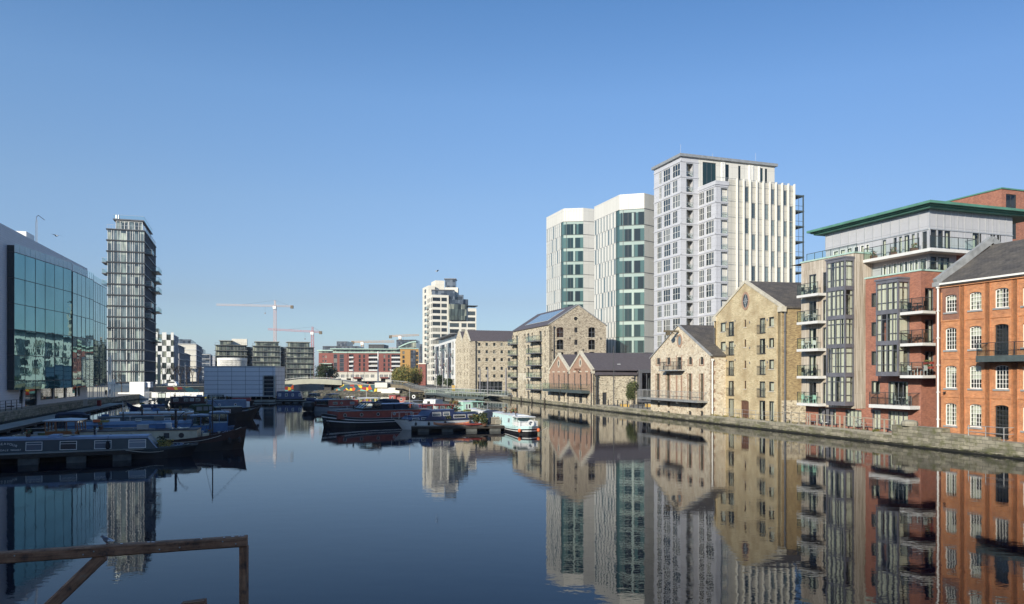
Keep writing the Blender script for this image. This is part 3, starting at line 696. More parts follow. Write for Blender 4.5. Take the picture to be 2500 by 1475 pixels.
# base under the timber block
bf = afac(off(CA, G, 7.0), off(CA, G, -2.6)); off_ = -.35
bh = [(bf.u(1990), bf.u(2034), .95, 2.62), (bf.u(2056), bf.u(2096), .95, 2.62)]
mb = bf.mb(); wall(mb, 0, bf.L, .5, 2.76, bh, 0, off_, .15, .9); mb.box(0, bf.L, -8, off_-.95, .5, 2.74, 2)
mb.face([(0,off_,.5), (0,-8,.5), (0,-8,2.76), (0,off_,2.76)], 0)
mb.build('brick_base', ['red_brick', 'interior', 'red_brick'], apt)
win(bf, bh[0], 'glazed_door', d=off_, nx=4, nz=1, frame='zinc', fw=.09, bar=.4, curt=.2, inset=.1)
win(bf, bh[1], 'glazed_door', d=off_, nx=4, nz=1, frame='grey_metal', fw=.06, bar=.08, curt=1.0, inset=.1)
def bay(corner, Ln, w, z0, fls, fh, nm):
    l = afac(off(corner, G, Ln), corner); r = afac(corner, off(corner, RR, w))
    fr = l.mb(); ztop = z0+fls*fh+.25
    for fa, Lx, divs in ((l, Ln, 4), (r, w, 2)):
        g = fa.mb()
        for k in range(fls+1):
            zb = z0+k*fh; hgt = .36 if k < fls else .42
            g.box(0 if fa is l else .003, Lx, -.10, .045, zb-.02, zb+hgt)
        g.box(0, .11, -.10, .03, z0, ztop) if fa is l else g.box(-.035, .08, -.10, .05, z0, ztop)
        g.box(Lx-.11, Lx, -.10, .03, z0, ztop)
        o = g.build('bay_frame', 'zinc', apt)
        g = fa.mb()
        for k in range(fls):
            zb, zt = z0+k*fh+.36, z0+(k+1)*fh-.02
            for i in range(1, divs):
                u = Lx*i/divs; wd = .045 if (i % 2 and divs > 2) else .035
                if divs == 2 and i == 1: continue
                g.box(u-wd, u+wd, -.06, .015, zb, zt)
            g.box(.11, Lx-.11, -.055, .01, zt-.5, zt-.44); g.box(.11, Lx-.11, -.05, .005, zb+.62, zb+.66)
            if divs > 2:
                u = Lx*.5; g.box(u-.06, u+.06, -.065, .02, zb, zt)
        g.build('mullions', 'grey_metal', o)
        for k in range(fls):
            zb, zt = z0+k*fh+.36, z0+(k+1)*fh-.02
            p = fa.mb(); p.face([(.11,-.02,zb), (.11,-.02,zt), (Lx-.1,-.02,zt), (Lx-.1,-.02,zb)])
            pn = p.build('pane', 'bay_glass', o)
            c = fa.mb(); rng = random.Random(k*7+int(Lx*10)+fls)
            u = .14
            while u < Lx-.2:
                wd = rng.uniform(.25, .6)
                if rng.random() < (.8 if divs > 2 else .95): c.box(u, min(u+wd, Lx-.14), -.13, -.11, zb+.02, zt-.03)
                u += wd+rng.uniform(.02, .25)
            if c.v: c.build('curtain', 'curtain', o)
    rf = MB(lambda x, y, z: (x-apt.location[0], y-apt.location[1], z))
    c = corner; rf.prism([off(c,RR,-.12,G,-.1), off(c,RR,w+.05,G,-.1), off(c,RR,w+.05,G,Ln+.1), off(c,RR,-.12,G,Ln+.1)], ztop+.002, ztop+.14)
    rf.build('bay_roof', 'zinc', apt)
    fl = MB(lambda x, y, z: (x-apt.location[0], y-apt.location[1], z))
    for k in range(fls+1):
        z = z0+k*fh; fl.prism([off(c,RR,.1,G,.1), off(c,RR,w-.01,G,.1), off(c,RR,w-.01,G,Ln-.1), off(c,RR,.1,G,Ln-.1)], z+.02, z+.3)
    fl.prism([off(c,RR,w-.03,G,.0), off(c,RR,w-.005,G,.0), off(c,RR,w-.005,G,Ln), off(c,RR,w-.03,G,Ln)], z0+.31, ztop-.05, 1)
    fl.build('bay_floor', ['interior_mid', 'interior_mid'], apt)
bay(off(CA, RR, -1.05), 2.45, 1.05, 3.05, 5, 2.77, 'timber')
bay(off(off(CB, G, 1.22), RR, -1.27), 2.45, 1.27, 5.9, 3, 2.75, 'brick')
# brick block
bA = off(CB, G, 6.2); kf = afac(bA, CB); kg = afac(CB, off(CB, RR, 5))
kh = []; ks = []
for (y0, y1) in ((717, 750), (789, 821), (860, 892)):
    z0 = kf.z(2133, y1); kh.append((kf.u(2127), kf.u(2139), z0, z0+1.3)); ks.append('s')
kh.append((kf.u(2127), kf.u(2148), kf.z(2135, 962), kf.z(2135, 930))); ks.append('s')
kh.append((kf.u(2129), kf.u(2150), .86, 2.75)); ks.append('c')
kh.append((kf.u(2168), kf.u(2217), .86, 2.75)); ks.append('c')
kh.append((kf.u(2168), kf.u(2217), 3.32, 5.4)); ks.append('d')
mb = kf.mb(); wall(mb, 0, kf.L, .5, 14.98, kh, 0, 0, .14, .8)
mb.face([(0,0,.5), (0,-3,.5), (0,-3,14.98), (0,0,14.98)], 0); mb.face([(0,0,14.98), (0,-9,14.98), (kf.L,-9,14.98), (kf.L,0,14.98)], 0)
mb.build('brick_wall', ['red_brick', 'interior'], apt)
mb = kg.mb(); wall(mb, 0, 5, .5, 14.98, [(.45, 1.5, z+.02, z+2.1) for z in (5.95, 8.7, 11.42)], 0, 0, .14, .8)
mb.build('brick_wall', ['red_brick', 'interior'], apt)
for z in (5.95, 8.7, 11.42): win(kg, (.45, 1.5, z+.02, z+2.1), 'balcony_door', nx=2, nz=1, frame='grey_metal', curt=.3, glassm='bay_glass')
for h, s_ in zip(kh, ks):
    if s_ == 's': win(kf, h, nx=2, nz=1, frame='dark_frame', fw=.07, bar=.06, inset=.07, curt=.35, glassm='bay_glass')
    elif s_ == 'c': win(kf, h, 'glazed_door', nx=2 if h[1]-h[0] < 1.6 else 4, nz=1, frame='zinc', fw=.08, bar=.09, inset=.08, curt=1.0, glassm='bay_glass')
    else: win(kf, h, 'balcony_door', nx=4, nz=1, frame='grey_metal', fw=.08, bar=.08, inset=.08, curt=.22, glassm='bay_glass')
tr = kf.mb(); tr.box(-.08, kf.L+.08, -.35, .08, 14.98, 15.12); tr.build('roof_edge', 'copper_pale', apt)
tr = kg.mb(); tr.box(.001, 5, -.3, .08, 14.981, 15.121); tr.build('roof_edge', 'copper_pale', apt)
bx = afac(off(CB, G, 1.12), off(CB, G, -1.25))
for z in (5.95, 8.7, 11.42):
    balcony(bx, .02, bx.L, z, 1.2, th=.24, left=False, rail=1.1, railm='dark_frame', gl='thin_glass', post=.9)
    s = kg.mb(); s.box(.0, 1.3, .003, 1.2, z-.238, z-.002); s.build('balcony_slab', 'slab_white', apt)
balcony(afac(off(CB, G, 5.0), CB), .35, 4.9, 3.3, 1.15, th=.3, rail=1.1, post=.9, railm='dark_frame', gl='thin_glass')
# terrace rails on the two roofs
balcony(tf, .3, tf.L, 17.81, .0, d0=-.35, th=.0011, rail=.75, slab='copper_pale', railm='steel_green', left=False, right=False, name='terrace_rail')
balcony(kf, .3, kf.L, 15.13, .0, d0=-.35, th=.0011, rail=.8, slab='copper_pale', railm='steel_green', left=False, right=False, name='terrace_rail')
balcony(kg, .3, 5, 15.13, .0, d0=-.35, th=.0011, rail=.8, slab='copper_pale', railm='steel_green', left=False, right=False, name='terrace_rail')
# penthouse
pA = off(CC, G, 12.7); pf = afac(pA, CC); pg = afac(CC, off(CC, RR, 10.2))
ph = []
for (pa, pb, z0, z1) in ((2050,2064,17.85,18.75),(2067,2080,17.85,18.75),(2084,2096,17.85,18.75),(2100,2110,17.85,18.75),(2113,2122,17.85,18.75),(2034,2047,17.85,18.75),
                         (2153,2164,17.05,18.85),(2180,2190,17.05,18.85),(2193,2203,17.05,18.85),(2206,2221,17.05,18.85),(2224,2234,17.05,18.85),(2237,2244,17.05,18.85),(2250,2264,17.05,18.85),
                         (2155,2164,15.2,16.45),(2168,2176,15.2,16.45),(2180,2190,15.2,16.45),(2194,2204,15.2,16.45),(2207,2216,15.2,16.45),(2219,2228,15.2,16.45),(2232,2242,15.2,16.45),(2246,2262,15.2,16.45)):
    ph.append((pf.u(pa), pf.u(pb), z0, z1))
mb = pf.mb(); wall(mb, 0, pf.L, 15.0, 20.75, ph, 0, 0, .1, .8)
mb.face([(0,0,15), (0,-10,15), (0,-10,20.75), (0,0,20.75)], 0); mb.build('panel_wall', ['grey_panel', 'interior'], apt)
gh = [(pg.u(pa), pg.u(pb), 17.3, 18.9) for pa, pb in ((2272,2286),(2290,2302),(2306,2320),(2374,2396),(2418,2430),(2434,2444))]
gh += [(pg.u(2272), pg.u(2286), 15.2, 16.5), (pg.u(2290), pg.u(2318), 15.2, 16.5)]
mb = pg.mb(); wall(mb, 0, pg.L, 15.0, 20.75, gh, 0, 0, .1, .8); wall(mb, 3.2, pg.L, 15.0, 16.9, [], 2, .02)
mb.face([(pg.L,0,15), (pg.L,0,20.75), (pg.L,-12,20.75), (pg.L,-12,15)], 0)
mb.build('panel_wall', ['grey_panel', 'interior', 'red_brick'], apt)
for i, h in enumerate(ph): win(pf, h, nx=1, nz=1, frame='white_paint' if i < 6 or i > 12 else 'light_metal', fw=.07, inset=.05, curt=[.9, .4, 0, .9, .3][i % 5], glassm='bay_glass')
for i, h in enumerate(gh): win(pg, h, nx=1 if h[1]-h[0] < 1.2 else 2, nz=1, frame='dark_frame', fw=.07, inset=.05, curt=[0, 0, .4, .5, .8][i % 5], glassm='bay_glass')
ps = pf.mb()
for z in (18.95, 17.15): ps.box(.0, pf.L, .0, .06, z-.05, z+.05)
for i in range(12):
    u = i*pf.L/11.999; ps.box(u-.03, u+.03, .002, .04, 19.0, 20.7)
ps.build('panel_joints', 'light_metal', apt)
ps = pg.mb()
for z in (18.95,): ps.box(.0, pg.L, .0, .06, z-.05, z+.05)
for i in range(12):
    u = .02+i*pg.L/12; ps.box(u-.03, u+.03, .002, .04, 17.0, 20.7)
ps.build('panel_joints', 'light_metal', apt)
# wrap-round penthouse balcony
b1 = afac(off(CC, G, 6.4), CC); o = balcony(b1, 0, 6.4, 17.02, 1.2, th=.27, rail=1.05, left=True, right=False, post=1.1)
b2 = afac(off(CC, RR, -1.2), off(CC, RR, 4.3)); balcony(b2, 0, 5.5, 17.018, 1.2, th=.268, rail=1.05, left=False, right=True, post=1.1)
# flat copper roof with a double fascia
c0 = off(CC, RR, -1.1, G, -1.1)
r_ = MB(lambda x, y, z: (x-apt.location[0], y-apt.location[1], z))
def rp(e, z0, z1): r_.prism([off(c0,RR,e,G,e), off(c0,RR,15-e,G,e), off(c0,RR,15-e,G,15.4-e), off(c0,RR,e,G,15.4-e)], z0, z1, 0)
rp(0, 20.98, 21.2); rp(.28, 20.86, 20.978); rp(.5, 20.70, 20.858)
r_.build('copper_roof', 'copper_green', apt)
# rear brick block behind the roof
rb_ = thing('brick_building', 'plain red brick block rising behind the green copper roof', 'building', (*PT(2445, 86), 0))
P2 = PT(2445, 86); ff = Fac(off(P2, G, 22), P2, rb_); fg = Fac(P2, off(P2, RR, 18), rb_)
mb = ff.mb(); wall(mb, 0, 22, .8, 27.1); mb.face([(0,0,27.1), (0,-20,27.1), (22,-18,27.1), (22,0,27.1)]); mb.face([(0,0,.8), (0,-20,.8), (0,-20,27.1), (0,0,27.1)]); mb.build('wall', 'red_brick', rb_)
hh = [(fg.u(2456), fg.u(2482), 21.5, 26.6), (fg.u(2470), fg.u(2479), 17.5, 20.2)]
mb = fg.mb(); wall(mb, 0, 18, .8, 27.1, hh, 0, 0, .2, .7); mb.build('wall', ['red_brick', 'interior'], rb_)
for h in hh: win(fg, h, nx=2, nz=1, frame='dark_frame', fw=.1, inset=.1)
tr = ff.mb(); tr.box(-.1, 22.1, -.3, .1, 27.1, 27.25); tr.build('roof_edge', 'copper_green', rb_)
tr = fg.mb(); tr.box(.101, 18, -.3, .1, 27.1, 27.25); tr.build('roof_edge', 'copper_green', rb_)

# ------------------------------------------------------------------ yellow brick warehouse
YC = (29.3, 82.4); YD = (-.2147, .9767); YR = (.9767, .2147)
YA = off(YC, YD, 15.2)
yw = thing('brick_warehouse', 'tall yellow brick gabled warehouse with an oval window and juliet balconies', 'building', (YC[0], YC[1], 0))
f = Fac(YA, YC, yw); g = Fac(YC, off(YC, YR, 24), yw); ZE = 13.3; ZA = 16.9
hs = []; st = []
def yh(pa, pb, ya, yb, s_, py=None):
    u0, u1 = f.u(pa), f.u(pb); m_ = (pa+pb)/2; hs.append((u0, u1, f.z(m_, yb), f.z(m_, ya))); st.append(s_)
k = 1/3.88
for a, b in ((418,505), (600,685), (780,862), (970,1050)): yh(1758.5, 1771.5, 680+a*k, 680+b*k, 'w')
for a, b in ((410,545), (595,728), (780,920), (970,1112)): yh(1778, 1791.5, 680+a*k, 680+b*k, 'j')
for a, b in ((390,460), (578,650), (778,850), (970,1045)): yh(1816.5, 1821.5, 680+a*k, 680+b*k, 's')
for a, b in ((375,520), (570,715), (770,912), (975,1125)): yh(1853.5, 1868, 680+a*k, 680+b*k, 'j')
for a, b in ((365,455), (565,655), (768,858), (978,1068)): yh(1876.5, 1889.5, 680+a*k, 680+b*k, 'w')
for pa, pb in ((1760,1772), (1778,1792), (1853,1868), (1877,1889.5)): hs.append((f.u(pa), f.u(pb), .84, 3.05)); st.append('g')
hs.append((f.u(1808), f.u(1828), .84, 2.95, .15)); st.append('o')
mb = f.mb(); wall(mb, 0, f.L, .4, ZE, hs, 0, 0, .2, .8); gable_poly(mb, 0, f.L, ZE, ZA)
mb.box(f.L-.75, f.L+.02, 0, .10, .4, ZE-.2, 0, 'k'); mb.box(0, .55, 0, .10, .4, ZE-.2, 0, 'k')
mb.build('gable_wall', ['yellow_brick', 'interior', 'yellow_brick'], yw)
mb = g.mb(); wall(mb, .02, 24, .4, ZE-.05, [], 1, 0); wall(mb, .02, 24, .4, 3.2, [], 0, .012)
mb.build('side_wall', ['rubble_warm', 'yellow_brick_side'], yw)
for i, (h, s_) in enumerate(zip(hs, st)):
    if s_ == 'w': win(f, h, nx=1, nz=1, frame='dark_frame', fw=.07, inset=.1, curt=[.5,.8,.35][i % 3], glassm='bay_glass')
    elif s_ == 's': win(f, h, nx=1, nz=1, frame='brown_door', fw=.06, inset=.12)
    elif s_ == 'o':
        a = f.mb(); a.box(h[0], h[1], -.2, -.12, h[2], h[3]); a.box((h[0]+h[1])/2-.02, (h[0]+h[1])/2+.02, -.119, -.10, h[2], h[3]); a.build('timber_door', 'brown_door', yw)
    else:
        o = win(f, h, 'french_window', nx=2, nz=1, frame='dark_frame', fw=.07, bar=.07, inset=.1, curt=[.5,.3,.8][i % 3], glassm='bay_glass')
        if s_ == 'j':
            a = f.mb(); w0, w1 = h[0]-.22, h[1]+.22; zr = h[2]+.95
            a.box(w0, w1, .16, .2, zr, zr+.04); a.box(w0, w1, .16, .2, h[2]+.05, h[2]+.08)
            for u in (w0, w1-.04): a.box(u, u+.04, .0, .16, zr, zr+.04); a.box(u, u+.04, .0, .16, h[2]+.05, h[2]+.08)
            n_ = 12
            for j in range(n_+1):
                u = w0+.02+(w1-w0-.04)*j/n_; a.box(u-.01, u+.01, .17, .19, h[2]+.08, zr)
            a.build('juliet_balcony', 'dark_frame', yw)
for h, s_ in zip(hs, st):
    if s_ in 'ws': sl = f.mb(); sl.box(h[0]-.1, h[1]+.1, -.08, .06, h[2]-.1, h[2]-.002); sl.build('window_sill', 'stone_trim', yw)
ov = f.mb(); uc = f.u(1820.5); zc = f.z(1820.5, 735)
cc = (uc, .0, zc)
ov.ring(cc, .62, .86, (0,1,0), 24, 0, .82, 1.08, .06); ov.disc((uc, .002, zc), .62, (0,1,0), 24, 1, .82, .02)
ov.box(uc-.02, uc+.02, .024, .05, zc-.8, zc+.8, 2); ov.box(uc-.6, uc+.6, .024, .05, zc-.02, zc+.02, 2); ov.ring((uc,.022,zc), .24, .29, (0,1,0), 16, 2, .32, .38, .03)
ov.build('oval_window', ['pink_brick', 'dark_glass', 'light_metal'], yw)
ti = f.mb()
for zz in (12.35, 9.35, 7.6):
    for u in (5.2, 8.6, 3.0, 12.4): ti.blob((u, .03, zz+.25*math.sin(u*5)), .12, .03, .16, n=8, k=4)
ti.build('tie_plates', 'zinc', yw)
rf = f.mb(); W2 = f.L/2
def gable_roof(f, mb, ze, za, dep, o=.18, th=.2, f0=.05, m=0):
    W = f.L; wm = W/2; sl_ = (za-ze)/wm
    for sgn in (0, 1):
        e = -o if sgn == 0 else W+o; ze_ = ze-sl_*o
        t = [(e,f0,ze_+th), (wm,f0,za+th), (wm,-dep,za+th), (e,-dep,ze_+th)]
        b_ = [(p[0],p[1],p[2]-th+.004) for p in t]
        if sgn: t.reverse(); b_.reverse()
        mb.face(t, m); mb.face(b_[::-1], m)
        for i in range(4):
            j = (i+1) % 4; mb.face([b_[i], b_[j], t[j], t[i]], m)
def gable_coping(f, mb, ze, za, w=.35, h=.22, out=.08, o=.25, m=0, lift=.14):
    W = f.L; wm = W/2; s_ = (za-ze)/wm
    mb.beam((-o, out-w/2, ze-s_*o+lift), (wm, out-w/2, za+lift), w, h, m)
    mb.beam((W+o, out-w/2, ze-s_*o+lift), (wm, out-w/2, za+lift), w, h, m)
gable_roof(f, rf, ZE, ZA, 24); rf.build('roof', 'slate_old', yw)
cpn = f.mb(); gable_coping(f, cpn, ZE, ZA, .35, .3, .1); cpn.box(f.L-.5, f.L+.35, -.4, .2, ZE-.45, ZE+.1); cpn.box(-.35, .5, -.4, .2, ZE-.45, ZE+.1)
cpn.build('gable_coping', 'stone_trim', yw)
sp = f.mb(); s_ = (ZA-ZE)/W2
t0 = .12; t1 = .5
P3 = lambda e, d, up: (W2+e*W2, d, ZA-s_*e*W2+.2+up)
sp.face([P3(t0,-7,.12), P3(t1,-7,.12), P3(t1,-20,.12), P3(t0,-20,.12)][::-1], 0)
for i in range(11):
    d = -7-i*1.3; sp.beam(P3(t0,d,.14), P3(t1,d,.14), .07, .08, 1)
sp.beam(P3(t0,-7,.14), P3(t0,-20,.14), .1, .1, 1); sp.beam(P3(t1,-7,.14), P3(t1,-20,.14), .1, .1, 1)
sp.build('rooflight', ['strip_glass', 'light_metal'], yw)
gutter_pipe(g, .35, .9, ZE-.5, 'grey_metal', .12, .09); gutter_pipe(f, .12, .9, ZE-1.5, 'grey_metal', .16, .05)

# ------------------------------------------------------------------ pale stone warehouse at the water's edge
SC = (24.55, 93.9); SA = off(SC, Q, 16.1)
sw = thing('stone_warehouse', 'pale rubble stone gabled warehouse with grated windows and a long steel balcony', 'building', (SC[0], SC[1], 0))
f = Fac(SA, SC, sw); g = Fac(SC, off(SC, QR, 16), sw); ZE = 8.35; ZA = 12.5
hs = []; st = []
for pc in (1607, 1632, 1685, 1713): hs.append((f.u(pc-4), f.u(pc+4.2), f.z(pc, 890), f.z(pc, 871), .3)); st.append('a')
hs.append((f.u(1652.5), f.u(1663.5), f.z(1658, 902), f.z(1658, 863), .6)); st.append('a')
for pc in (1606, 1631, 1684, 1713): hs.append((f.u(pc-3.8), f.u(pc+4), 2.75, f.z(pc, 912))); st.append('l')
for pc in (1607, 1632, 1684, 1713): hs.append((f.u(pc-3.5), f.u(pc+3.8), f.z(pc, 1017), f.z(pc, 1003), .25)); st.append('b')
for pc in (1607, 1632, 1684, 1713): hs.append((f.u(pc-3.8), f.u(pc+4), f.z(pc, 994), f.z(pc, 981))); st.append('v')
mb = f.mb(); wall(mb, 0, f.L, -.5, ZE, hs, 0, 0, .25, .8); gable_poly(mb, 0, f.L, ZE, ZA)
mb.build('gable_wall', ['rubble_pale', 'interior'], sw)
mb = g.mb(); wall(mb, 0, 16, -.5, ZE, [], 0, 0)
for i in range(14): mb.box(0.001, .45 if i % 2 else .7, 0, .02, .4+i*.56, .4+i*.56+.5, 1, 'k')
mb.face([(0,0,-.5)]*3) if False else None
mb.build('side_wall', ['rubble_pale', 'pink_brick'], sw)
mb = Fac(off(SA, QR, 16), SA, sw).mb(); wall(mb, 0, 16, -.5, ZE); mb.build('side_wall', 'rubble_pale', sw)
tr = f.mb()
for h, s_ in zip(hs, st):
    if s_ in 'al':
        tr.box(h[0]-.22, h[0], -.02, .02, h[2]-.05, h[3]-(.25 if s_ == 'a' else 0)); tr.box(h[1], h[1]+.22, -.02, .02, h[2]-.05, h[3]-(.25 if s_ == 'a' else 0)); tr.box(h[0]-.25, h[1]+.25, -.02, .05, h[2]-.17, h[2]-.05)
tr.box(f.u(1650), f.u(1654), -.02, .025, 2.75, 5.9); tr.box(f.u(1662), f.u(1666), -.02, .025, 2.75, 5.9)
tr.build('brick_surround', 'pink_brick', sw)
dr = f.mb(); dr.box(f.u(1654.5), f.u(1661.5), .0, .03, 2.75, 5.8); dr.build('timber_door', 'rubble_pale', sw)
for h, s_ in zip(hs, st):
    if s_ == 'v':
        a = f.mb(); a.box(h[0], h[1], -.24, -.14, h[2], h[3]); a.build('shutter', 'concrete_brown', sw)
    else: win(f, h, nx=3, nz=4 if s_ == 'a' else (3 if s_ == 'b' else 11), frame='dark_frame' if s_ != 'l' else 'concrete_brown', bar=.05, fw=.06, inset=.14, blind=0)
ov = f.mb(); uc = f.u(1659.5); zc = f.z(1659.5, 832); ov.ring((uc,0,zc), .42, .68, (0,1,0), 20, 0, .62, .9, .05); ov.disc((uc,.002,zc), .42, (0,1,0), 20, 1, .62, .02)
ov.build('oval_window', ['pink_brick', 'strip_glass'], sw)
hb = f.mb(); ub = f.u(1657); zb = f.z(1657, 810); hb.box(ub-.12, ub+.12, 0, 2.2, zb-.1, zb+.16); hb.box(ub-.3, ub+.3, 1.4, 1.8, zb-.5, zb-.102); hb.tube((ub, 0, zb-.6), (ub, 1.2, zb-.05), .05, 6)
hb.build('hoist_beam', 'concrete_brown', sw)
balcony(f, f.u(1579), f.u(1728), 2.72, 1.5, th=.22, slab='galvanised', railm='galvanised', bars=True, rail=1.1, post=1.5, step=.25, brackets=True)
balcony(f, f.u(1626), f.u(1673), f.z(1650, 903), 1.1, th=.16, slab='galvanised', railm='dark_frame', bars=True, rail=1.05, post=1.2, step=.2)
rf = f.mb(); gable_roof(f, rf, ZE, ZA, 16, .2); rf.build('roof', 'slate_old', sw)
cpn = f.mb(); gable_coping(f, cpn, ZE, ZA, .3, .14, .1); cpn.build('gable_coping', 'coping_grey', sw)
gutter_pipe(g, .25, .9, ZE-.6, 'window_white', .12, .09)

# ------------------------------------------------------------------ twin gabled store with long slate roof
TC = qp(79.8, .05); TB = qp(91.15, .05); TA = qp(102.6, .05)
ts = thing('gabled_store', 'low twin gabled pink brick and stone store with a long slate roof', 'building', (TC[0], TC[1], 0))
ZE, ZA = 6.7, 9.9
for (A, B) in ((TA, TB), (TB, TC)):
    f = Fac(A, B, ts); W = f.L; hs = []
    for c, w in ((W*.24, .33), (W*.5, .42), (W*.76, .33)):
        hs.append((c-w, c+w, 3.3 if c == W*.5 else 4.0, 6.25 if c != W*.5 else 6.05, .0 if c != W*.5 else .3))
        hs.append((c-w*1.1, c+w*1.1, .9, 2.7) if c != W*.5 else (c-.85, c+.85, .9, 2.75))
    mb = f.mb(); wall(mb, .0, W, 2.95, ZE, hs, 0, 0, .2, .7, 1); wall(mb, 0, W, -.5, 2.95, hs, 2, 0, .2, .7, 1); gable_poly(mb, .0, W, ZE, ZA, 0, 0)
    mb.build('gable_wall', ['pink_brick', 'interior', 'rubble_warm'], ts)
    for h in hs: win(f, h, nx=1 if h[1]-h[0] < 1 else 2, nz=1 if h[1]-h[0] < 1 else 2, frame='grey_metal', bar=.07, fw=.09, inset=.12)
    lt = f.mb()
    for c in (W*.24, W*.5, W*.76): lt.box(c-.6, c+.6, -.02, .05, 6.45, 6.68)
    lt.box(0, W, -.02, .04, 6.15, 6.22) if False else None
    uc = W/2; zc = 8.15
    lt.ring((uc,0,zc), .3, .58, (0,1,0), 18, 0, .5, .8, .05); lt.disc((uc,.002,zc), .3, (0,1,0), 16, 1, .5, .02)
    lt.build('stone_trim', ['stone_trim', 'dark_glass'], ts)
    cpn = f.mb(); gable_coping(f, cpn, ZE, ZA, .5, .42, .12, -.1, lift=.05); cpn.box(-.12, .5, -.4, .16, ZE-.5, ZE-.02); cpn.box(W-.5, W+.12, -.4, .16, ZE-.5, ZE-.02); cpn.box(W/2-.3, W/2+.3, -.4, .16, ZA+.1, ZA+.4)
    cpn.build('gable_coping', 'stone_trim', ts)
    balcony(f, W*.05 if A is TA else .0, W*.9, 3.25, 1.6, th=.5, slab='steel_green', railm='steel_green', rail=1.1, post=1.4)
    gutter_pipe(f, W-.3, .5, ZE-.4, 'dark_frame', .14, .08)
    rf = f.mb(); gable_roof(f, rf, ZE, ZA-.1, 14.5 if A is TB else 13, .0, .15, -.05); rf.build('roof', 'slate_purple', ts)
ts_h = Fac(TB, TC, ts).mb(); u_ = 5.7; ts_h.box(u_-.1, u_+.1, 0, 1.2, 6.9, 7.1); ts_h.tube((u_,0,6.3), (u_,1.0,6.95), .06, 6); ts_h.build('hoist_bracket', 'brown_door', ts)
g = Fac(TC, off(TC, RR, 8.6), ts); W = g.L
hs = [(g.u(1471), g.u(1482), .84, 2.95), (g.u(1546), g.u(1550), .84, 3.0)]
mb = g.mb(); wall(mb, .0, W, .0, 6.15, hs, 0, 0, .3, .8); mb.box(0, .9, 0, .25, .3, 6.1, 0, 'k'); mb.build('side_wall', ['rubble_warm', 'interior'], ts)
a = g.mb(); a.box(hs[0][0], hs[0][1], -.28, -.2, hs[0][2], hs[0][3]); a.build('door', 'dark_frame', ts)
a = g.mb(); a.box(hs[1][0], hs[1][1], -.28, -.2, hs[1][2], hs[1][3]); a.build('door', 'concrete_brown', ts)
for px, r in ((1454, .13), (1548, .07), (1557.5, .12)): gutter_pipe(g, g.u(px), .85, 5.7, 'dark_frame', .14 if px > 1460 else .36, r)
rf = g.mb(); slope(rf, .3, W+3.2, .35, 6.15, -5.9, 9.75, .22); rf.build('roof', 'slate_purple', ts)
vs = g.mb(); zz = lambda d: 6.15+(9.75-6.15)*(.35-d)/6.25
vs.face([(g.u(1464),-.3+.6-.6,zz(-1.0)+.1)]*3) if False else None
for (ua, ub, da, db) in ((g.u(1456), g.u(1465), -.9, -2.1), (W-.9, W+.9, -3.4, -5.6)):
    vs.beam(((ua+ub)/2, da, zz(da)+.06), ((ua+ub)/2, db, zz(db)+.06), ub-ua, .12, 0); vs.beam(((ua+ub)/2, da-.12, zz(da-.12)+.1), ((ua+ub)/2, db+.12, zz(db+.12)+.1), (ub-ua)-.3, .1, 1)
vs.build('rooflight', ['dark_frame', 'strip_glass'], ts)
# glazed link at the right end
E1 = off(TC, RR, 8.65, G, -.6); gl_ = Fac(E1, off(E1, RR, 3.4), ts)
mb = gl_.mb(); mb.box(0, .45, -3, .3, 1.2, 6.9, 0); mb.box(2.6, 3.0, -3, .3, 1.2, 6.9, 0); mb.box(.45, 2.6, -3, .3, 6.3, 6.9, 0); mb.box(.45, 2.6, -3, .3, 1.2, 1.5, 0); mb.box(.45, 2.6, -.1, .1, 3.3, 3.5, 0); mb.box(1.5, 1.56, -.1, .1, 1.5, 6.3, 0)
mb.box(.45, 2.6, -3, -2.8, 1.5, 6.3, 2); mb.face([(.45,-.05,1.5), (.45,-.05,6.3), (2.6,-.05,6.3), (2.6,-.05,1.5)], 1)
mb.build('glazed_link', ['grey_metal', 'thin_glass', 'interior'], ts)

# ------------------------------------------------------------------ tall rubble warehouse with green glass balconies
WC = qp(102.65, .1); WA = qp(128.5, .1)
wh = thing('stone_warehouse', 'six storey rubble stone warehouse with green glass balconies and a gable roof', 'building', (WC[0], WC[1], 0))
f = Fac(WA, WC, wh); g = Fac(WC, off(WC, QR, 12.35), wh); ZE = 16.1; ZA = 20.1
hs = []; st = []
for k in range(6):
    z = 13.1-k*2.52
    for pc, w, hh_, s_ in ((1252.5,2.0,1.25,'s'), (1261.5,2.9,1.95,'b'), (1281,1.8,1.15,'s'), (1289.5,3.0,1.95,'a'), (1299,1.7,1.2,'s'), (1319,3.3,2.0,'b'), (1330,1.9,1.2,'s')):
        zb = z if s_ in 'ab' else z+.75
        hs.append((f.u(pc-w), f.u(pc+w), zb, zb+hh_, .3 if s_ in 'ab' else 0)); st.append((s_, k))
mb = f.mb(); wall(mb, 0, f.L, -.5, ZE, hs, 0, 0, .3, .9); mb.build('wall', ['rubble_warm', 'interior'], wh)
for i, (h, (s_, k)) in enumerate(zip(hs, st)):
    win1(f, h, 'window' if s_ != 'b' else 'balcony_door', inset=.2, frame='grey_metal', glassm='far_glass', nx=2 if s_ != 's' else 1, nz=1, fw=.08)
for k in range(5):
    z = 13.1-k*2.52
    for pa, pb in ((1243.5, 1265), (1298.5, 1323.5)):
        balcony(f, max(.1, f.u(pa)), f.u(pb), z, 1.35, th=.22, slab='grey_metal', railm='steel_green', rail=1.0, post=1.3, brackets=True)
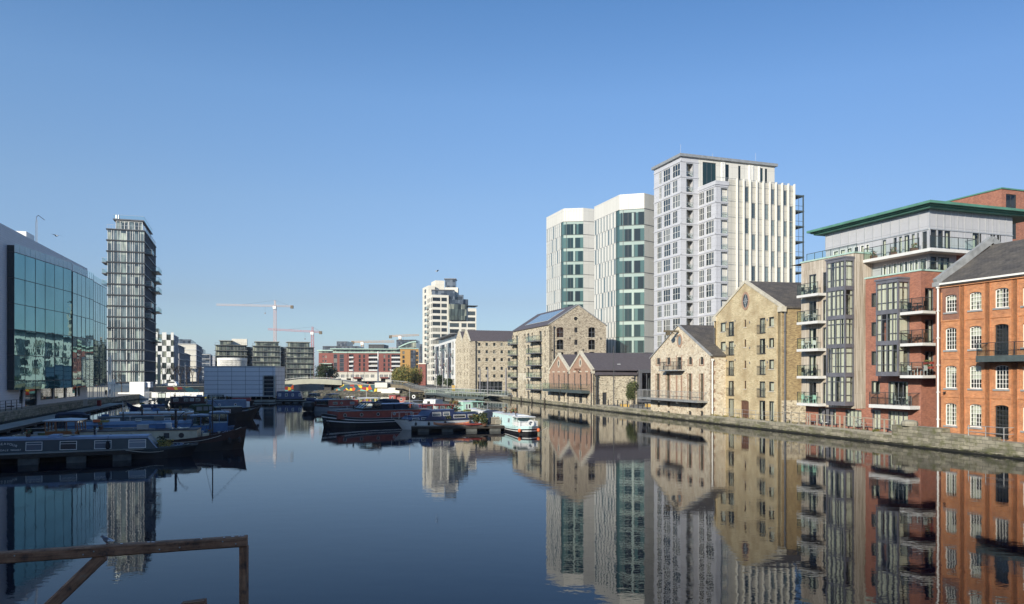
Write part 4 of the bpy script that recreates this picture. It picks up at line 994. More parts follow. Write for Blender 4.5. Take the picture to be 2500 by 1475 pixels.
# faded painted sign band: cream letters on the stone between the balconies
sg = f.mb()
rng = random.Random(3)
for (pa, pb) in ((1266, 1284), (1291.5, 1309)):
    u = f.u(pa); ue = f.u(pb)
    while u < ue:
        w = rng.choice((.22, .3, .38)); sg.box(u, u+.16, .004, .012, 4.75, 6.35); 
        if rng.random() < .8: sg.box(u+.16, u+w+.1, .004, .012, rng.choice((4.75, 5.5, 6.15)), rng.choice((6.35, 6.3, 6.34)))
        u += w+.42
sg.build('faded_lettering', 'blind', wh)
hs = []; st = []
for pa, pb in ((1359, 1376.5), (1436.5, 1453.5)):
    for (ya, yb) in ((799, 824), (829, 854), (859, 884)): hs.append((g.u(pa), g.u(pb), g.z((pa+pb)/2, yb), g.z((pa+pb)/2, ya), .35)); st.append('a')
for (ya, yb) in ((799.5, 812), (829.5, 842.5), (859, 872)): hs.append((g.u(1402.5), g.u(1410.5), g.z(1406, yb), g.z(1406, ya))); st.append('s')
mb = g.mb(); wall(mb, 0, g.L, -.5, ZE, hs, 0, 0, .3, .9); gable_poly(mb, 0, g.L, ZE, ZA); mb.box(0, .5, 0, .05, -.4, ZE-.2, 2, 'k'); mb.build('gable_wall', ['rubble_shaded', 'interior', 'rubble_warm'], wh)
for h, s_ in zip(hs, st): win(g, h, nx=2, nz=2 if s_ == 'a' else 1, frame='grey_metal', bar=.07, fw=.09, inset=.22)
ex = g.mb(); uc = g.u(1405.5); zc = g.z(1405.5, 778); ex.ring((uc,0,zc), .4, .55, (0,1,0), 18, 0, th=.03); ex.disc((uc,.002,zc), .4, (0,1,0), 18, 1, None, .015)
for h in hs: ex.box(h[0]-.12, h[1]+.12, -.06, .06, h[2]-.14, h[2]-.002, 0)
for (px, py) in ((1391.5, 826), (1424, 855.5), (1467, 827), (1348, 855)): ex.disc((g.u(px), .002, g.z(px, py)), .16, (0,1,0), 10, 1, .25, .02)
ex.build('stone_trim', ['rubble_warm', 'black_metal'], wh)
gutter_pipe(g, .95, 2, ZE-.6, 'dark_frame', .14, .09)
f2 = Fac(WC, off(WC, QR, 12.35), wh)
rf = f2.mb(); gable_roof(f2, rf, ZE, ZA, 26.2, .2); rf.build('roof', 'slate_purple', wh)
cpn = f2.mb(); gable_coping(f2, cpn, ZE, ZA, .3, .16, .1); cpn.build('gable_coping', 'coping_grey', wh)
mb = MB(lambda x, y, z: (x-WC[0], y-WC[1], z)); 
for (A, B) in ((off(WA, QR, 12.35), WA), (off(WC, QR, 12.35), off(WA, QR, 12.35))):
    fx = Fac(A, B, wh); mm = fx.mb(); wall(mm, 0, fx.L, -.5, ZE); 
    if fx.L < 15: gable_poly(mm, 0, fx.L, ZE, ZA)
    mm.build('wall', 'rubble_shaded', wh)
sp = f2.mb(); W2 = f2.L/2; s_ = (ZA-ZE)/W2; P4 = lambda e, d, up: (W2-e*W2, d, ZA-s_*e*W2+.2+up)
sp.face([P4(.2,-4.5,.14), P4(.8,-4.5,.14), P4(.8,-20,.14), P4(.2,-20,.14)], 0); sp.beam(P4(.2,-4.5,.1), P4(.8,-4.5,.1), .1, .12, 1); sp.beam(P4(.8,-4.5,.1), P4(.8,-20,.1), .1, .12, 1)
sp.build('solar_panels', ['strip_glass', 'light_metal'], wh)

# ------------------------------------------------------------------ beige stone mill with two small gables
BC = PT(1146, 215); BA = off(BC, G, 15.2)
bm_ = thing('stone_mill', 'beige stone mill with small square windows and a dark slate roof', 'building', (BC[0], BC[1], 0))
g = Fac(BC, off(BC, RR, 26), bm_); ZE = 15.6; ZA = 18.4
hs = []
for k, py in enumerate((740, 815, 893, 980, 1057)):
    for px in (1170.3, 1188.6, 1207, 1225.2, 1243): hs.append((g.u(px-3.1), g.u(px+3.1), g.z(px, 660+(py+17)/4.098), g.z(px, 660+(py-15)/4.098)))
gd = (g.u(1167), g.u(1227), .9, 4.1)
mb = g.mb(); wall(mb, 0, g.L, .5, ZE, hs+[gd], 0, 0, .3, .8); mb.build('wall', ['rubble_beige', 'interior'], bm_)
for h in hs: win1(g, h, inset=.22, frame='dark_frame', glassm='far_glass', nx=2)
win(g, gd, 'shopfront', nx=6, nz=2, frame='grey_metal', fw=.15, bar=.18, inset=.2)
for h in hs: sl = g.mb(); sl.box(h[0]-.2, h[1]+.2, -.08, .06, h[2]-.22, h[2]-.002); sl.build('window_sill', 'stone_trim', bm_)
for i in range(2):
    A = off(BA, G, -7.6*i); B = off(A, G, -7.6); f = Fac(A, B, bm_); W = f.L; hs = []
    for k in range(5):
        for c in (W*.3, W*.7): hs.append((c-.42, c+.42, 13.0-k*2.3-.6, 13.0-k*2.3+.6))
    mb = f.mb(); wall(mb, 0, W, .5, ZE, hs, 0, 0, .3, .8); gable_poly(mb, 0, W, ZE, ZA+.5); mb.build('gable_wall', ['rubble_warm', 'interior'], bm_)
    for h in hs: win1(f, h, inset=.22, frame='dark_frame', glassm='far_glass')
    rf = f.mb(); gable_roof(f, rf, ZE, ZA+.35, 26, .05, .15, -.3); rf.build('roof', 'slate_purple', bm_)
    cpn = f.mb(); gable_coping(f, cpn, ZE, ZA+.5, .4, .2, .06); cpn.build('gable_coping', 'stone_trim', bm_)
gutter_pipe(g, g.u(1161.5), .9, ZE-.3, 'dark_frame', .15, .16)
# ------------------------------------------------------------------ white residential tower
G1 = (33.7, 151.0); GT = 49.6
rt = thing('residential_tower', 'tallest white tower with fins, corner loggias and many-paned windows', 'tower', (G1[0], G1[1], 0))
cx5 = lambda c: 1300+c/2.95
def loggia(f, h, parent):
    a = f.mb(); u0, u1, z0, z1 = h
    a.box(u0, u0+.14, -.12, .02, z0, z1); a.box(u1-.14, u1, -.12, .02, z0, z1); a.box(u0+.14, u1-.14, -.12, .02, z1-.1, z1)
    um = u0+(u1-u0)*.45; a.box(um-.06, um+.06, -.9, -.82, z0, z1-.1); a.box(u0+.14, u1-.14, -.9, -.82, z0+1.0, z0+1.08)
    a.box(u0+.14, u1-.14, -.02, .03, z0+1.0, z0+1.06); a.beam((u1-.2, .03, z0+.1), (u1-.75, -.8, z0+1.0), .08, .1)
    o = a.build('loggia_frame', 'light_metal', parent)
    g = f.mb(); g.face([(u0+.1,-.86,z0), (u0+.1,-.86,z1), (um,-.86,z1), (um,-.86,z0)]); g.build('pane', 'tower_glass', o)
    g = f.mb(); g.face([(u0+.14,.0,z0), (u0+.14,.0,z0+1.0), (u1-.14,.0,z0+1.0), (u1-.14,.0,z0)]); g.build('glass_panel', 'thin_glass', o)
def tower_left(f, ws, zt, nfl, m='lilac_panel', band=True, parent=rt, zoff=0):
    hs = []
    for k in range(nfl):
        z = zt-1.0-3.1*(k+1)
        for i, (a, b) in enumerate(ws):
            if k % 2 and i == len(ws)-1: b = a+(b-a)*.62
            if k % 2 and i == 1: a, b = a+.25, b+.1
            if k < 2 and i == 0 and len(ws) > 2: a = (a+b)/2
            hs.append((a-.06, b+.06, z+.35, z+2.85))
    mb = f.mb(); wall(mb, 0, f.L, .8, zt, hs, 0, 0, .12, .13); mb.build('wall', [m, 'interior'], parent)
    for h in hs: win1(f, h, inset=.06, frame='window_white', glassm='tower_glass', nx=3 if h[1]-h[0] > 1.3 else 2, nz=2, fw=.06, bar=.055)
    for k in range(nfl+1): b = f.mb(); z = zt-1.0-3.1*k; b.box(-.01, f.L+.1, .0, .1, z-.12, z+.12); b.build('floor_band', m, parent)
f = Fac(off(G1, G, 10.6), G1, rt)
ws = [(f.u(cx5(899)), f.u(cx5(928))), (f.u(cx5(943)), f.u(cx5(990))), (f.u(cx5(1010)), f.u(cx5(1061)))]
tower_left(f, ws, GT, 15)
def loggia_front(f, u0, u1, lu0, lu1, zt, n, parent):
    hs = [(lu0, lu1, zt-1.0-3.1*(k+1)+.15, zt-1.0-3.1*k-.25) for k in range(n)]
    mb = f.mb(); wall(mb, u0, u1, .8, zt, hs, 0, 0, 1.2, 1.21); mb.build('wall', ['lilac_panel', 'interior_mid'], parent)
    for h in hs: loggia(f, h, parent)
    for k in range(n+1): b = f.mb(); z = zt-1.0-3.1*k; b.box(u0-.1, u1, .0, .1, z-.12, z+.12); b.build('floor_band', 'lilac_panel', parent)
fg = Fac(G1, off(G1, RR, 4.0), rt)
loggia_front(fg, 0, 4.0, fg.u(cx5(1105)), fg.u(cx5(1160)), GT, 15, rt)
HI = off(G1, RR, 4.0); H1 = off(HI, G, -5.97); HT = 43.6
fl = Fac(HI, H1, rt)
tower_left(fl, [(fl.u(cx5(1200)), fl.u(cx5(1234))), (fl.u(cx5(1250)), fl.u(cx5(1304)))], HT, 13, m='lilac_panel')
fh = Fac(H1, off(H1, RR, 18.4), rt)
loggia_front(fh, 0, 2.75, fh.u(cx5(1354)), fh.u(cx5(1408)), HT, 13, rt)
plain('fin_white', (.70,.69,.63), .6, var=.04)
brick('fin_panel', (.53,.515,.46), (.49,.475,.42), (.26,.26,.25), bw=1.5, rh=1.55, ms=.03, stain=(.44,.42,.37), sf=.3, big=.1, rough=.6, offset=0, bs=.1, mott=.2)
# fin facade
us = [fh.u(p) for p in (1779, 1798, 1814, 1830, 1846, 1862, 1878, 1893, 1908, 1923, 1937.5)]
hs = []
for k in range(13):
    z = HT-.6-3.1*(k+1)
    for i, (a, b) in enumerate(zip(us, us[1:])):
        if i in (0, 1, 4): continue
        if (i+k) % 2 == 0 or (i == 9 and k % 3): hs.append((b-1.0, b-.22, z+.1, z+3.0))
mb = fh.mb(); wall(mb, 2.75, 18.4, .8, HT+.5, hs, 0, 0, .15, .16); mb.build('fin_wall', ['fin_panel', 'interior'], rt)
for h in hs: win1(fh, h, inset=.08, frame='grey_metal', glassm='strip_glass', nx=1, nz=3, fw=.06)
for u in us[1:]:
    a = fh.mb(); a.box(u-.09, u+.06, .002, .46, 3, HT+.75); a.build('fin', 'fin_white', rt)
b = fh.mb()
for k in range(14): z = HT-.6-3.1*k; b.box(2.76, 18.4, .0, .05, z-.05, z+.05)
b.build('floor_band', 'galvanised', rt)
b = fh.mb(); b.box(-.1, 2.9, -.9, .14, HT-.75, HT+.02); b.build('parapet', 'lilac_panel', rt)
b = fl.mb(); b.box(.0, fl.L+.1, -.9, .12, HT-.75, HT+.018); b.build('parapet', 'lilac_panel', rt)
mb = fh.mb(); mb.box(0.02, 18.38, -5.9, -.02, HT-.3, HT-.1); mb.build('roof', 'concrete', rt)
# set-back top storeys
fp = Fac(HI, off(HI, RR, 18.5), rt)
hs = [(fp.u(cx5(a)), fp.u(cx5(b)), 44.2, 48.9) for a, b in ((1226, 1322), (1390, 1416), (1482, 1500), (1642, 1660), (1674, 1692))]
mb = fp.mb(); wall(mb, 0, 18.5, 43, GT, hs, 0, .0, .2, .21); mb.build('wall', ['white_panel', 'interior'], rt)
for i, h in enumerate(hs): win1(fp, h, inset=.12, frame='grey_metal', glassm='office_glass', nx=3 if i == 0 else 1, nz=1)
b = fp.mb()
for c in (1362, 1370, 1380, 1560, 1572, 1584, 1630): u = fp.u(cx5(c)); b.box(u-.08, u+.08, 0, .25, 43.7, GT-.4)
b.build('fin', 'white_paint', rt)
top = MB(lambda x, y, z: (x-G1[0], y-G1[1], z)); top.prism([off(G1,RR,-.45,G,-.45), off(G1,RR,23.0,G,-.45), off(G1,RR,23.0,G,11), off(G1,RR,-.45,G,11)], GT-.1, GT+.45)
top.build('roof_slab', 'galvanised', rt)
bk = MB(lambda x, y, z: (x-G1[0], y-G1[1], z)); bk.prism([off(G1,RR,1.3,G,1.3), off(G1,RR,22.4,G,1.3), off(G1,RR,22.4,G,10.5), off(G1,RR,1.3,G,10.5)], .8, GT-.15)
bk.prism([off(H1,RR,1.35,G,.4), off(H1,RR,18.2,G,.4), off(H1,RR,18.35,G,9), off(H1,RR,1.35,G,9)], .8, HT-.35)
bk.build('core', 'white_panel', rt)
for s_, L_ in ((off(H1, RR, 18.4), 12),):
    fx = Fac(s_, off(s_, G, L_), rt); mm = fx.mb(); wall(mm, 0, L_, .8, HT+.4); mm.build('wall', 'white_panel', rt)
cr = off(H1, RR, 18.4)
gf = Fac(off(cr, RR, .05), off(cr, RR, 2.5), rt); a = gf.mb()
for u in (.1, 2.3): a.box(u-.1, u+.1, -.1, .1, 3, 42.4)
for u in (.1, 2.3): a.box(u-.1, u+.1, -3.1, -2.9, 3, 42.4)
for k in range(13):
    z = 42.2-3.1*k; a.box(0, 2.45, -3.1, .12, z-.16, z+.12); a.box(.1, 2.3, -.02, .04, z-2.1, z-2.03)
    a.box(1.15, 1.22, -.02, .02, z-2.9, z-.1)
a.build('steel_balcony_tower', 'steel_green', rt)
an = fp.mb()
for u, z in ((-3.5, 2.3), (14.5, 2.2), (-11+.6, 1.6) if False else (4, 1.2)): an.tube((u,-1,GT+.4), (u,-1,GT+.4+z), .022, 4)
rl_ = fp.mb()
for i in range(16): rl_.box(.5+i*1.15, .54+i*1.15, 5.3, 5.34, HT-.1, HT+.9)
rl_.box(.5, 17.9, 5.28, 5.36, HT+.88, HT+.94); rl_.build('roof_railing', 'galvanised', rt)
an.build('lightning_rod', 'grey_metal', rt)

# ------------------------------------------------------------------ faceted office towers
def office(name, label, P0, P1, P2, P3, ztop, zg, seed, glu, parent_floor=3.46):
    o = thing(name, label, 'office tower', (P1[0], P1[1], 0)); rng = random.Random(seed)
    nf = int((zg-1)/parent_floor)
    fa = Fac(P0, P1, o)
    for (f, u0, u1) in ((fa, 0, fa.L-1.6),):
        hs = []
        for k in range(-0, nf):
            z1 = zg-parent_floor*k; z0 = z1-parent_floor; n = 7
            for i in range(n):
                u = u0+.35+(u1-u0-.5)*(i+.5*(k % 2)*.8)/n; w = rng.choice((.42, .5, .5, .85))
                hs.append((u, u+w, z0+.08, z1-.08))
        mb = f.mb(); wall(mb, u0, u1, .8, ztop, hs, 0, 0, .04, .05); mb.build('wall', ['white_panel', 'interior'], o)
        b = f.mb()
        for h in hs: b.face([(h[0],-.035,h[2]), (h[0],-.035,h[3]), (h[1],-.035,h[3]), (h[1],-.035,h[2])])
        sg_ = tag(b.build('strip_windows', 'strip_glass', o), kind='stuff')
        b = f.mb()
        for k in range(nf+1): z = zg-parent_floor*k; b.box(u0, u1, -.0, .012, z-.035, z+.035)
        b.build('panel_joint', 'grey_metal', o)
        wr = f.mb(); wr.face([(u1,0.0,zg), (u1,0,ztop), (f.L,0,ztop), (f.L,0,zg)]); wr.build('parapet', 'white_panel', o)
    fb = Fac(P1, P2, o)
    for f, u0, u1, rev in ((fa, fa.L-1.6, fa.L, 1), (fb, 0, fb.L, 0)):
        for k in range(nf):
            z1 = zg-parent_floor*k; z0 = z1-parent_floor; a = f.mb()
            if rev:
                a.face([(u0,0,z0), (u0,0,z1-.05), (u1,0,z1-.05), (u1,0,z0)], 0); a.box(u0+.5, u0+.56, 0, .04, z0, z1, 2); a.box(u0, u0+.1, 0, .05, z0, z1, 2)
            else:
                a.face([(0,0,z0), (0,0,z1-.8), (f.L,0,z1-.8), (f.L,0,z0)], 0); a.face([(0,0,z1-.8), (0,0,z1), (f.L,0,z1), (f.L,0,z1-.8)], 3); a.box(.50*f.L, .58*f.L, .03, .045, z0+.05, z1-.8, 3)
                if k == 0: segs = [(.06, .1, 1), (.16, .66, 1), (.76, .99, 1)]; zt = z1-.7
                elif k % 2: segs = [(.22, .48, 1), (.61, .84, 1)]; zt = z1-.85
                else: segs = [(.22, .58, 1), (.74, .97, 1)]; zt = z1-.85
                for a0, b0, _ in segs: a.box(a0*f.L, b0*f.L, 0, .03, z0+.05, zt, 1)
                a.box(.14*f.L, .16*f.L, 0, .05, z0, z1, 2)
                for q in (.35, .6): a.box(q*f.L-.03, q*f.L+.03, .03, .05, z0+.05, zt, 2)
            a.box(u0, u1, 0, .07, z1-.09, z1, 2)
            a.build('glazing', ['office_teal', 'office_glass', 'dark_frame', 'office_spandrel'], o)
    mb = fb.mb(); wall(mb, 0, fb.L, zg, ztop); 
    for i in range(7): u = .4+i*fb.L/7; mb.box(u-.05, u+.05, .0, .1, zg+.2, ztop-.1)
    mb.build('parapet', 'white_panel', o)
    fc = Fac(P2, P3, o); mb = fc.mb(); wall(mb, 0, fc.L, .8, ztop)
    for k in range(nf+1): z = zg-parent_floor*k; mb.box(0, fc.L, 0, .05, z-.05, z+.05, 1)
    mb.build('wall', ['white_panel', 'grey_metal'], o)
    c = MB(lambda x, y, z: (x-P1[0], y-P1[1], z)); B0 = off(P0, RR, 14); 
    c.prism([off(P1,RR,.3,G,.5), off(P2,G,.5), off(P3,G,.3), off(P3,G,12), B0, off(P0,RR,.4)], .8, ztop-.4)
    c.build('core', 'white_panel', o)
    c = MB(lambda x, y, z: (x-P1[0], y-P1[1], z)); c.tube((P0[0]+4, P0[1], ztop-.5), (P0[0]+4, P0[1], ztop+2.2), .025, 4); c.build('lightning_rod', 'grey_metal', o)
    return o
office('office_tower', 'white faceted office tower with a green glass strip, farthest left of the tall group', (9.45, 208.2), (13.4, 197.0), XX(1424,196) and PT(1424, 196.2), PT(1452, 197.5), 49.2, 45.8, 5, 1.6)
office('office_tower', 'white faceted office tower with a tall green glass strip, middle of the tall group', (19.2, 176.9), (23.4, 165.0), PT(1573, 163.5), PT(1600, 166), 45.2, 41.9, 9, 1.6)

# ------------------------------------------------------------------ slim glass apartment tower (left)
K1 = (-102.9, 212.0); KA = off(K1, RR, -9.15); KT = 46.3
at_ = thing('glass_tower', 'slim dark glass apartment tower with projecting glass balconies', 'tower', (K1[0], K1[1], 0))
f = Fac(KA, K1, at_); s = Fac(K1, off(K1, G, 28.7), at_)
PIT = 3.02; NF = 14
for k in range(NF):
    z1 = KT-PIT*k; z0 = z1-PIT
    a = f.mb(); a.face([(0,0,z0), (0,0,z1), (f.L,0,z1), (f.L,0,z0)]); o = a.build('glazing', 'alto_cells', at_)
    a = f.mb()
    for u, w in ((.0,.07),(.95,.09),(1.5,.10),(2.55,.07),(3.15,.09),(4.65,.17),(5.6,.08),(6.15,.12),(6.65,.08),(7.7,.09),(8.25,.09),(9.05,.07)): a.box(u, u+w, .0, .1, z0+.1, z1-.28)
    a.build('mullions', 'window_white', o)
    a = s.mb(); a.face([(0,0,z0), (0,0,z1), (s.L,0,z1), (s.L,0,z0)]); o = a.build('glazing', 'alto_side', at_)
    a = s.mb()
    for i in range(21): u = i*1.43; a.box(u, u+.07, 0, .08, z0+.1, z1-.28)
    a.build('mullions', 'grey_metal', o)
sb = f.mb()
for k in range(NF+1):
    z = KT-PIT*k; sb.box(-.35, f.L+.25, -28.7, .34, z-.27, z+.02)
sb.build('floor_slabs', 'dark_frame', at_)
c = f.mb(); c.box(.05, f.L-.05, -28.6, -.1, 1.25, KT-.3); c.build('core', 'alto_side', at_)
lf = Fac(off(KA, G, 28.7), KA, at_)
for (pl, zs_, u0, u1, D) in ((s, (41.0, 31.1, 25.0, 22.0), 1.2, 6.2, 1.8), (s, (36.2, 33.2, 30.1, 24.2, 15.1), 16.5, 25, 2.1), (lf, (37.0, 34.0, 31.0, 24.9), 22.5, 28, 1.5)):
    for zt in zs_:
        k = round((KT-zt)/PIT); z = KT-PIT*k-.05
        balcony(pl, u0, u1, z, D, d0=.05, th=.22, slab='grey_metal', railm='light_metal', rail=1.15, post=1.3)
ph_ = f.mb(); ph_.box(1.9, 8.6, -22, -1.2, KT, KT+2.75); ph_.build('penthouse', 'alto_cells', at_)
fr = f.mb()
for u in (1.9, 2.9, 4.0, 4.9, 5.1, 6.5, 7.6, 8.5): fr.box(u, u+.12, -1.2, -1.1, KT+.05, KT+2.6)
fr.box(1.9, 8.6, -1.19, -1.1, KT+2.45, KT+2.6); fr.build('door_frames', 'window_white', at_)
rf = f.mb(); rf.box(1.2, 9.0, -22.4, -.7, KT+2.751, KT+3.05); rf.build('roof_slab', 'grey_metal', at_)
gl2 = f.mb(); z = KT+3.06; gl2.face([(1.3,-.8,z), (1.3,-.8,z+1.05), (8.9,-.8,z+1.05), (8.9,-.8,z)]); gl2.face([(8.9,-.8,z), (8.9,-.8,z+1.05), (8.9,-22,z+1.05), (8.9,-22,z)]); gl2.build('glass_panel', 'green_glass', at_)
rr_ = f.mb(); rr_.box(1.3, 8.93, -.83, -.78, z+1.03, z+1.09); rr_.box(8.87, 8.93, -22, -.8, z+1.03, z+1.09)
z = KT+.02
for i in range(14): u = -.1+i*.7; rr_.box(u, u+.05, .2, .25, z, z+1.1)
for i in range(20): v_ = -i*1.4; rr_.box(f.L+.13, f.L+.18, v_, v_+.05, z, z+1.1)
rr_.box(-.1, f.L+.2, .19, .26, z+1.07, z+1.13); rr_.box(f.L+.13, f.L+.2, -28, .2, z+1.07, z+1.13); rr_.box(-.1, f.L+.2, .21, .24, z+.05, z+.08)
rr_.build('roof_railing', 'light_metal', at_)
fl_ = f.mb()
for u in (1.9, 2.5): fl_.tube((u,-2,KT+2.9), (u,-2,KT+4.3), .2, 8)
fl_.build('flue', 'light_metal', at_)

# ------------------------------------------------------------------ teal glass office and its white block (left edge)
W0 = (-66.45, 99.7)
go = thing('glass_office', 'teal glass office block with a white wall and folded curtain facade at the left edge', 'office building', (W0[0], W0[1], 0))
def gfac(A, B): return Fac(A, B, go)
wf = gfac(off(W0, Q, -84), off(W0, Q, 41.2))       # faces the dock; left end is near: reversed order
wf = Fac(off(W0, Q, -84), off(W0, Q, 41.2), go)
hs = [(wf.u(a), wf.u(b), z0, 4.3) for a, b, z0 in ((47,57,2.0), (61,91,1.5), (99,130,2.2), (133,160,2.2), (163,187,2.2), (190,195,2.2))]
mb = wf.mb(); wall(mb, 84-9, wf.L, .3, 25.5, hs, 0, 0, .2, 1.6); wall(mb, 40, 84-9, .3, 25.5, [], 0, 0); wall(mb, 0, 40, .3, 28, [], 0, 0)
mb.face([(40,0,25.5), (40,0,28), (40,-30,28), (40,-30,25.5)], 0); mb.face([(0,0,28), (40,0,28), (40,-30,28), (0,-30,28)], 0)
mb.face([(0,0,.3), (0,0,28), (0,-30,28), (0,-30,.3)], 0); mb.face([(40,0,25.5), (wf.L,0,25.5), (wf.L,-30,25.5), (40,-30,25.5)], 0)
mb.face([(wf.L,0,.3), (wf.L,0,25.5), (wf.L,-30,25.5), (wf.L,-30,.3)][::-1], 0); mb.face([(0,-30,.3), (wf.L,-30,.3), (wf.L,-30,25.5), (0,-30,25.5)], 0)
mb.build('white_wall', ['white_tile', 'interior'], go)
for h in hs: win(wf, h, 'window', nx=1, nz=1, frame='dark_frame', fw=.06, inset=.15)
ql_ = wf.mb(); ql_.box(75, wf.L, .0, .02, .3, 1.55) ; ql_.build('plinth', 'concrete', go)
S0 = (-65.7, 100.0); S1 = off(S0, (-.146, .989), 17.7); T0 = (-68.7, 118.5); T1 = off(T0, (-.26, .966), 11.9); U0 = (-75.0, 136.0); U0 = off(T1, (-.98, .2), .3); U0 = (-72.55, 131.2); U1 = (-76.4, 142.8)
zb, zt = 4.0, 22.2
for (A, B, nd) in ((S0, S1, 6), (T0, T1, 5), (U0, U1, 6)):
    f = gfac(A, B); a = f.mb(); rg_ = random.Random(int(f.L*100)); zs_ = [zb]+[zt-3.4*k for k in range(5, -1, -1)]
    for i in range(nd):
        for za_, zb2 in zip(zs_, zs_[1:]):
            e_ = [rg_.uniform(-.011, .011) for _ in range(4)]; ua, ub = f.L*i/nd, f.L*(i+1)/nd; a.face([(ua,e_[0],za_), (ua,e_[1],zb2), (ub,e_[2]+e_[1]-e_[0] if False else e_[1]+e_[3]-e_[0],zb2), (ub,e_[3],za_)])
    o = a.build('glass_wall', 'teal_glass', go)
    a = f.mb()
    for i in range(nd+1): u = f.L*i/nd; a.box(u-.025, u+.025, -.02, .025, zb, zt)
    for k in range(6): z = zt-3.4*k; a.box(0, f.L, -.02, .03, z-.04, z+.04)
    a.build('mullions', 'dark_frame', o)
    a = f.mb(); a.face([(0,.05,zt+.1), (0,.05,zt+1.15), (f.L,.05,zt+1.15), (f.L,.05,zt+.1)]); o2 = a.build('balustrade', 'green_glass', go)
    a = f.mb()
    for i in range(nd*2+1): u = f.L*i/(nd*2); a.box(u-.03, u+.03, -.02, .03, zt, zt+1.1)
    a.build('rail_posts', 'light_metal', o2)
    a = f.mb(); a.face([(0,0,zt), (f.L,0,zt), (f.L,-5.5,zt), (0,-5.5,zt)]); a.face([(0,-.02,zb), (0,-5,zb), (f.L,-5,zb), (f.L,-.02,zb)]); a.face([(f.L,0,zb), (f.L,0,zt), (f.L,-4,zt), (f.L,-4,zb)][::-1], 0); a.build('deck', 'concrete', go)
rt_ = gfac(off(S0, RR, -1.25), S0); a = rt_.mb(); a.face([(0,0,zb), (0,0,zt+.9), (rt_.L,0,zt+.9), (rt_.L,0,zb)]); a.build('side_glazing', 'dark_glass', go)
a = rt_.mb()
for k in range(7): z = zt-3.4*k+.02; a.box(0, rt_.L, 0, .05, z-.1, z+.1)
a.box(rt_.L-.06, rt_.L+.03, -.03, .06, zb, zt+.9); a.build('side_frame', 'dark_frame', go)
hk = gfac((-73, 118), (-76, 128)); a = hk.mb(); p0 = [(0,-1,25.3), (0,-1,29.6), (.3,-1,30.6), (1.2,-1,31.0), (4.4,-1,30.9)]
for p, q in zip(p0, p0[1:]): a.tube(p, q, .045, 6)
a.tube((.6,-1,25.3), (.6,-1,30.2), .03, 5); a.build('roof_davit', 'grey_metal', go)
a = hk.mb(); a.box(-6, -2.2, -4, -.6, 25.4, 27.2); a.build('roof_plant', 'white_paint', go)
# unseen block added behind the viewpoint to shade the foreground timber
bh_ = thing('shade_block', 'unseen brick block added behind the viewpoint to shade the foreground timber', 'building', (-44, -26, 0))
mb = MB(lambda x, y, z: (x+44, y+26, z)); mb.box(-46, -9, -60, -22, 0, 27); mb.box(-46.3, -8.7, -60.3, -21.7, 27.003, 27.5, 1); mb.build('wall', ['red_brick', 'coping_grey'], bh_)

# ------------------------------------------------------------------ far left quay buildings
def block(name, label, cat, P, wl, ds, z0, z1, mats, rootz=0):
    """corner P nearest the camera, front to the left (wl>0) or right (wl<0), side running away ds"""
    o = thing(name, label, cat, (P[0], P[1], rootz))
    return o
CP = PT(424, 300); cb = thing('chequered_building', 'white and glass chequerboard apartment block right of the slim tower', 'building', (CP[0], CP[1], 0))
f = Fac(off(CP, RR, -14), CP, cb); s = Fac(CP, off(CP, G, 21), cb)
cw = 1.57; ch = 2.24; ztp = 21.9
mb = f.mb(); mb.face([(0,0,1.2), (0,0,ztp), (f.L,0,ztp), (f.L,0,1.2)]); mb.face([(0,0,ztp), (0,-21,ztp), (f.L,-21,ztp), (f.L,0,ztp)]); mb.build('wall', 'dark_frame', cb)
for k in range(9):
    z1 = ztp-ch*k
    for i in range(9):
        u1 = f.L-.0-cw*i+.55; u0 = u1-cw; u1 = min(u1, f.L)
        if u0 < 0: continue
        if (i+k) % 2 == 0: a = f.mb(); a.box(u0, u1, 0, .25, z1-ch, z1 if k else z1+.8); a.build('white_panel', 'cube_panel', cb)
        else: a = f.mb(); a.box(u0+.05, u1-.05, .0, .05, z1-ch+.1, z1-.1); a.build('window', 'row_glass', cb)
mb = s.mb(); mb.face([(0,0,1.2), (0,0,ztp), (s.L,0,ztp), (s.L,0,1.2)]); 
for i in range(7):
    for k in range(9):
        if (i+k) % 2 == 0: mb.box(i*3, i*3+1.6, 0, .3, ztp-ch*(k+1), ztp-ch*k, 1)
mb.build('side_wall', ['side_cells', 'lilac_panel'], cb)
mb = f.mb(); mb.box(4.8, 8.4, -7, -2, ztp, ztp+2.4); mb.build('roof_pavilion', 'row_cells', cb)
rng = random.Random(11)
def street_block(name, label, P, wl, ds, zt, matf, mats_, fl=2.9, pent=None, z0=1.2):
    o = thing(name, label, 'building', (P[0], P[1], 0))
    f = Fac(off(P, RR, -wl), P, o); s = Fac(P, off(P, G, ds), o)
    mb = f.mb(); mb.face([(0,0,z0), (0,0,zt), (f.L,0,zt), (f.L,0,z0)]); mb.face([(0,0,zt), (0,-ds,zt), (f.L,-ds,zt), (f.L,0,zt)]); mb.build('front_wall', matf, o)
    mb = s.mb(); mb.face([(0,0,z0), (0,0,zt), (s.L,0,zt), (s.L,0,z0)]); mb.build('side_glazing', mats_, o)
    n = int((zt-z0)/fl)
    for k in range(n):
        z = zt-fl*k; a = s.mb(); a.box(-.1, s.L, 0, .5, z-.35, z-.05); a.build('floor_band', 'grey_panel', o)
        a = f.mb(); a.box(-.1, f.L+.02, 0, .3, z-.35, z-.05); a.build('floor_band', 'slab_white', o)
    m = s.mb()
    for i in range(int(ds/3)): m.box(i*3, i*3+.35, 0, .3, z0, zt-.1)
    m.build('piers', 'grey_panel', o)
    if pent:
        a = f.mb(); a.box(f.L-wl*.9, f.L-wl*.2, -ds*.8, -1.5, zt, zt+pent); a.build('penthouse', 'side_cells', o)
    return o
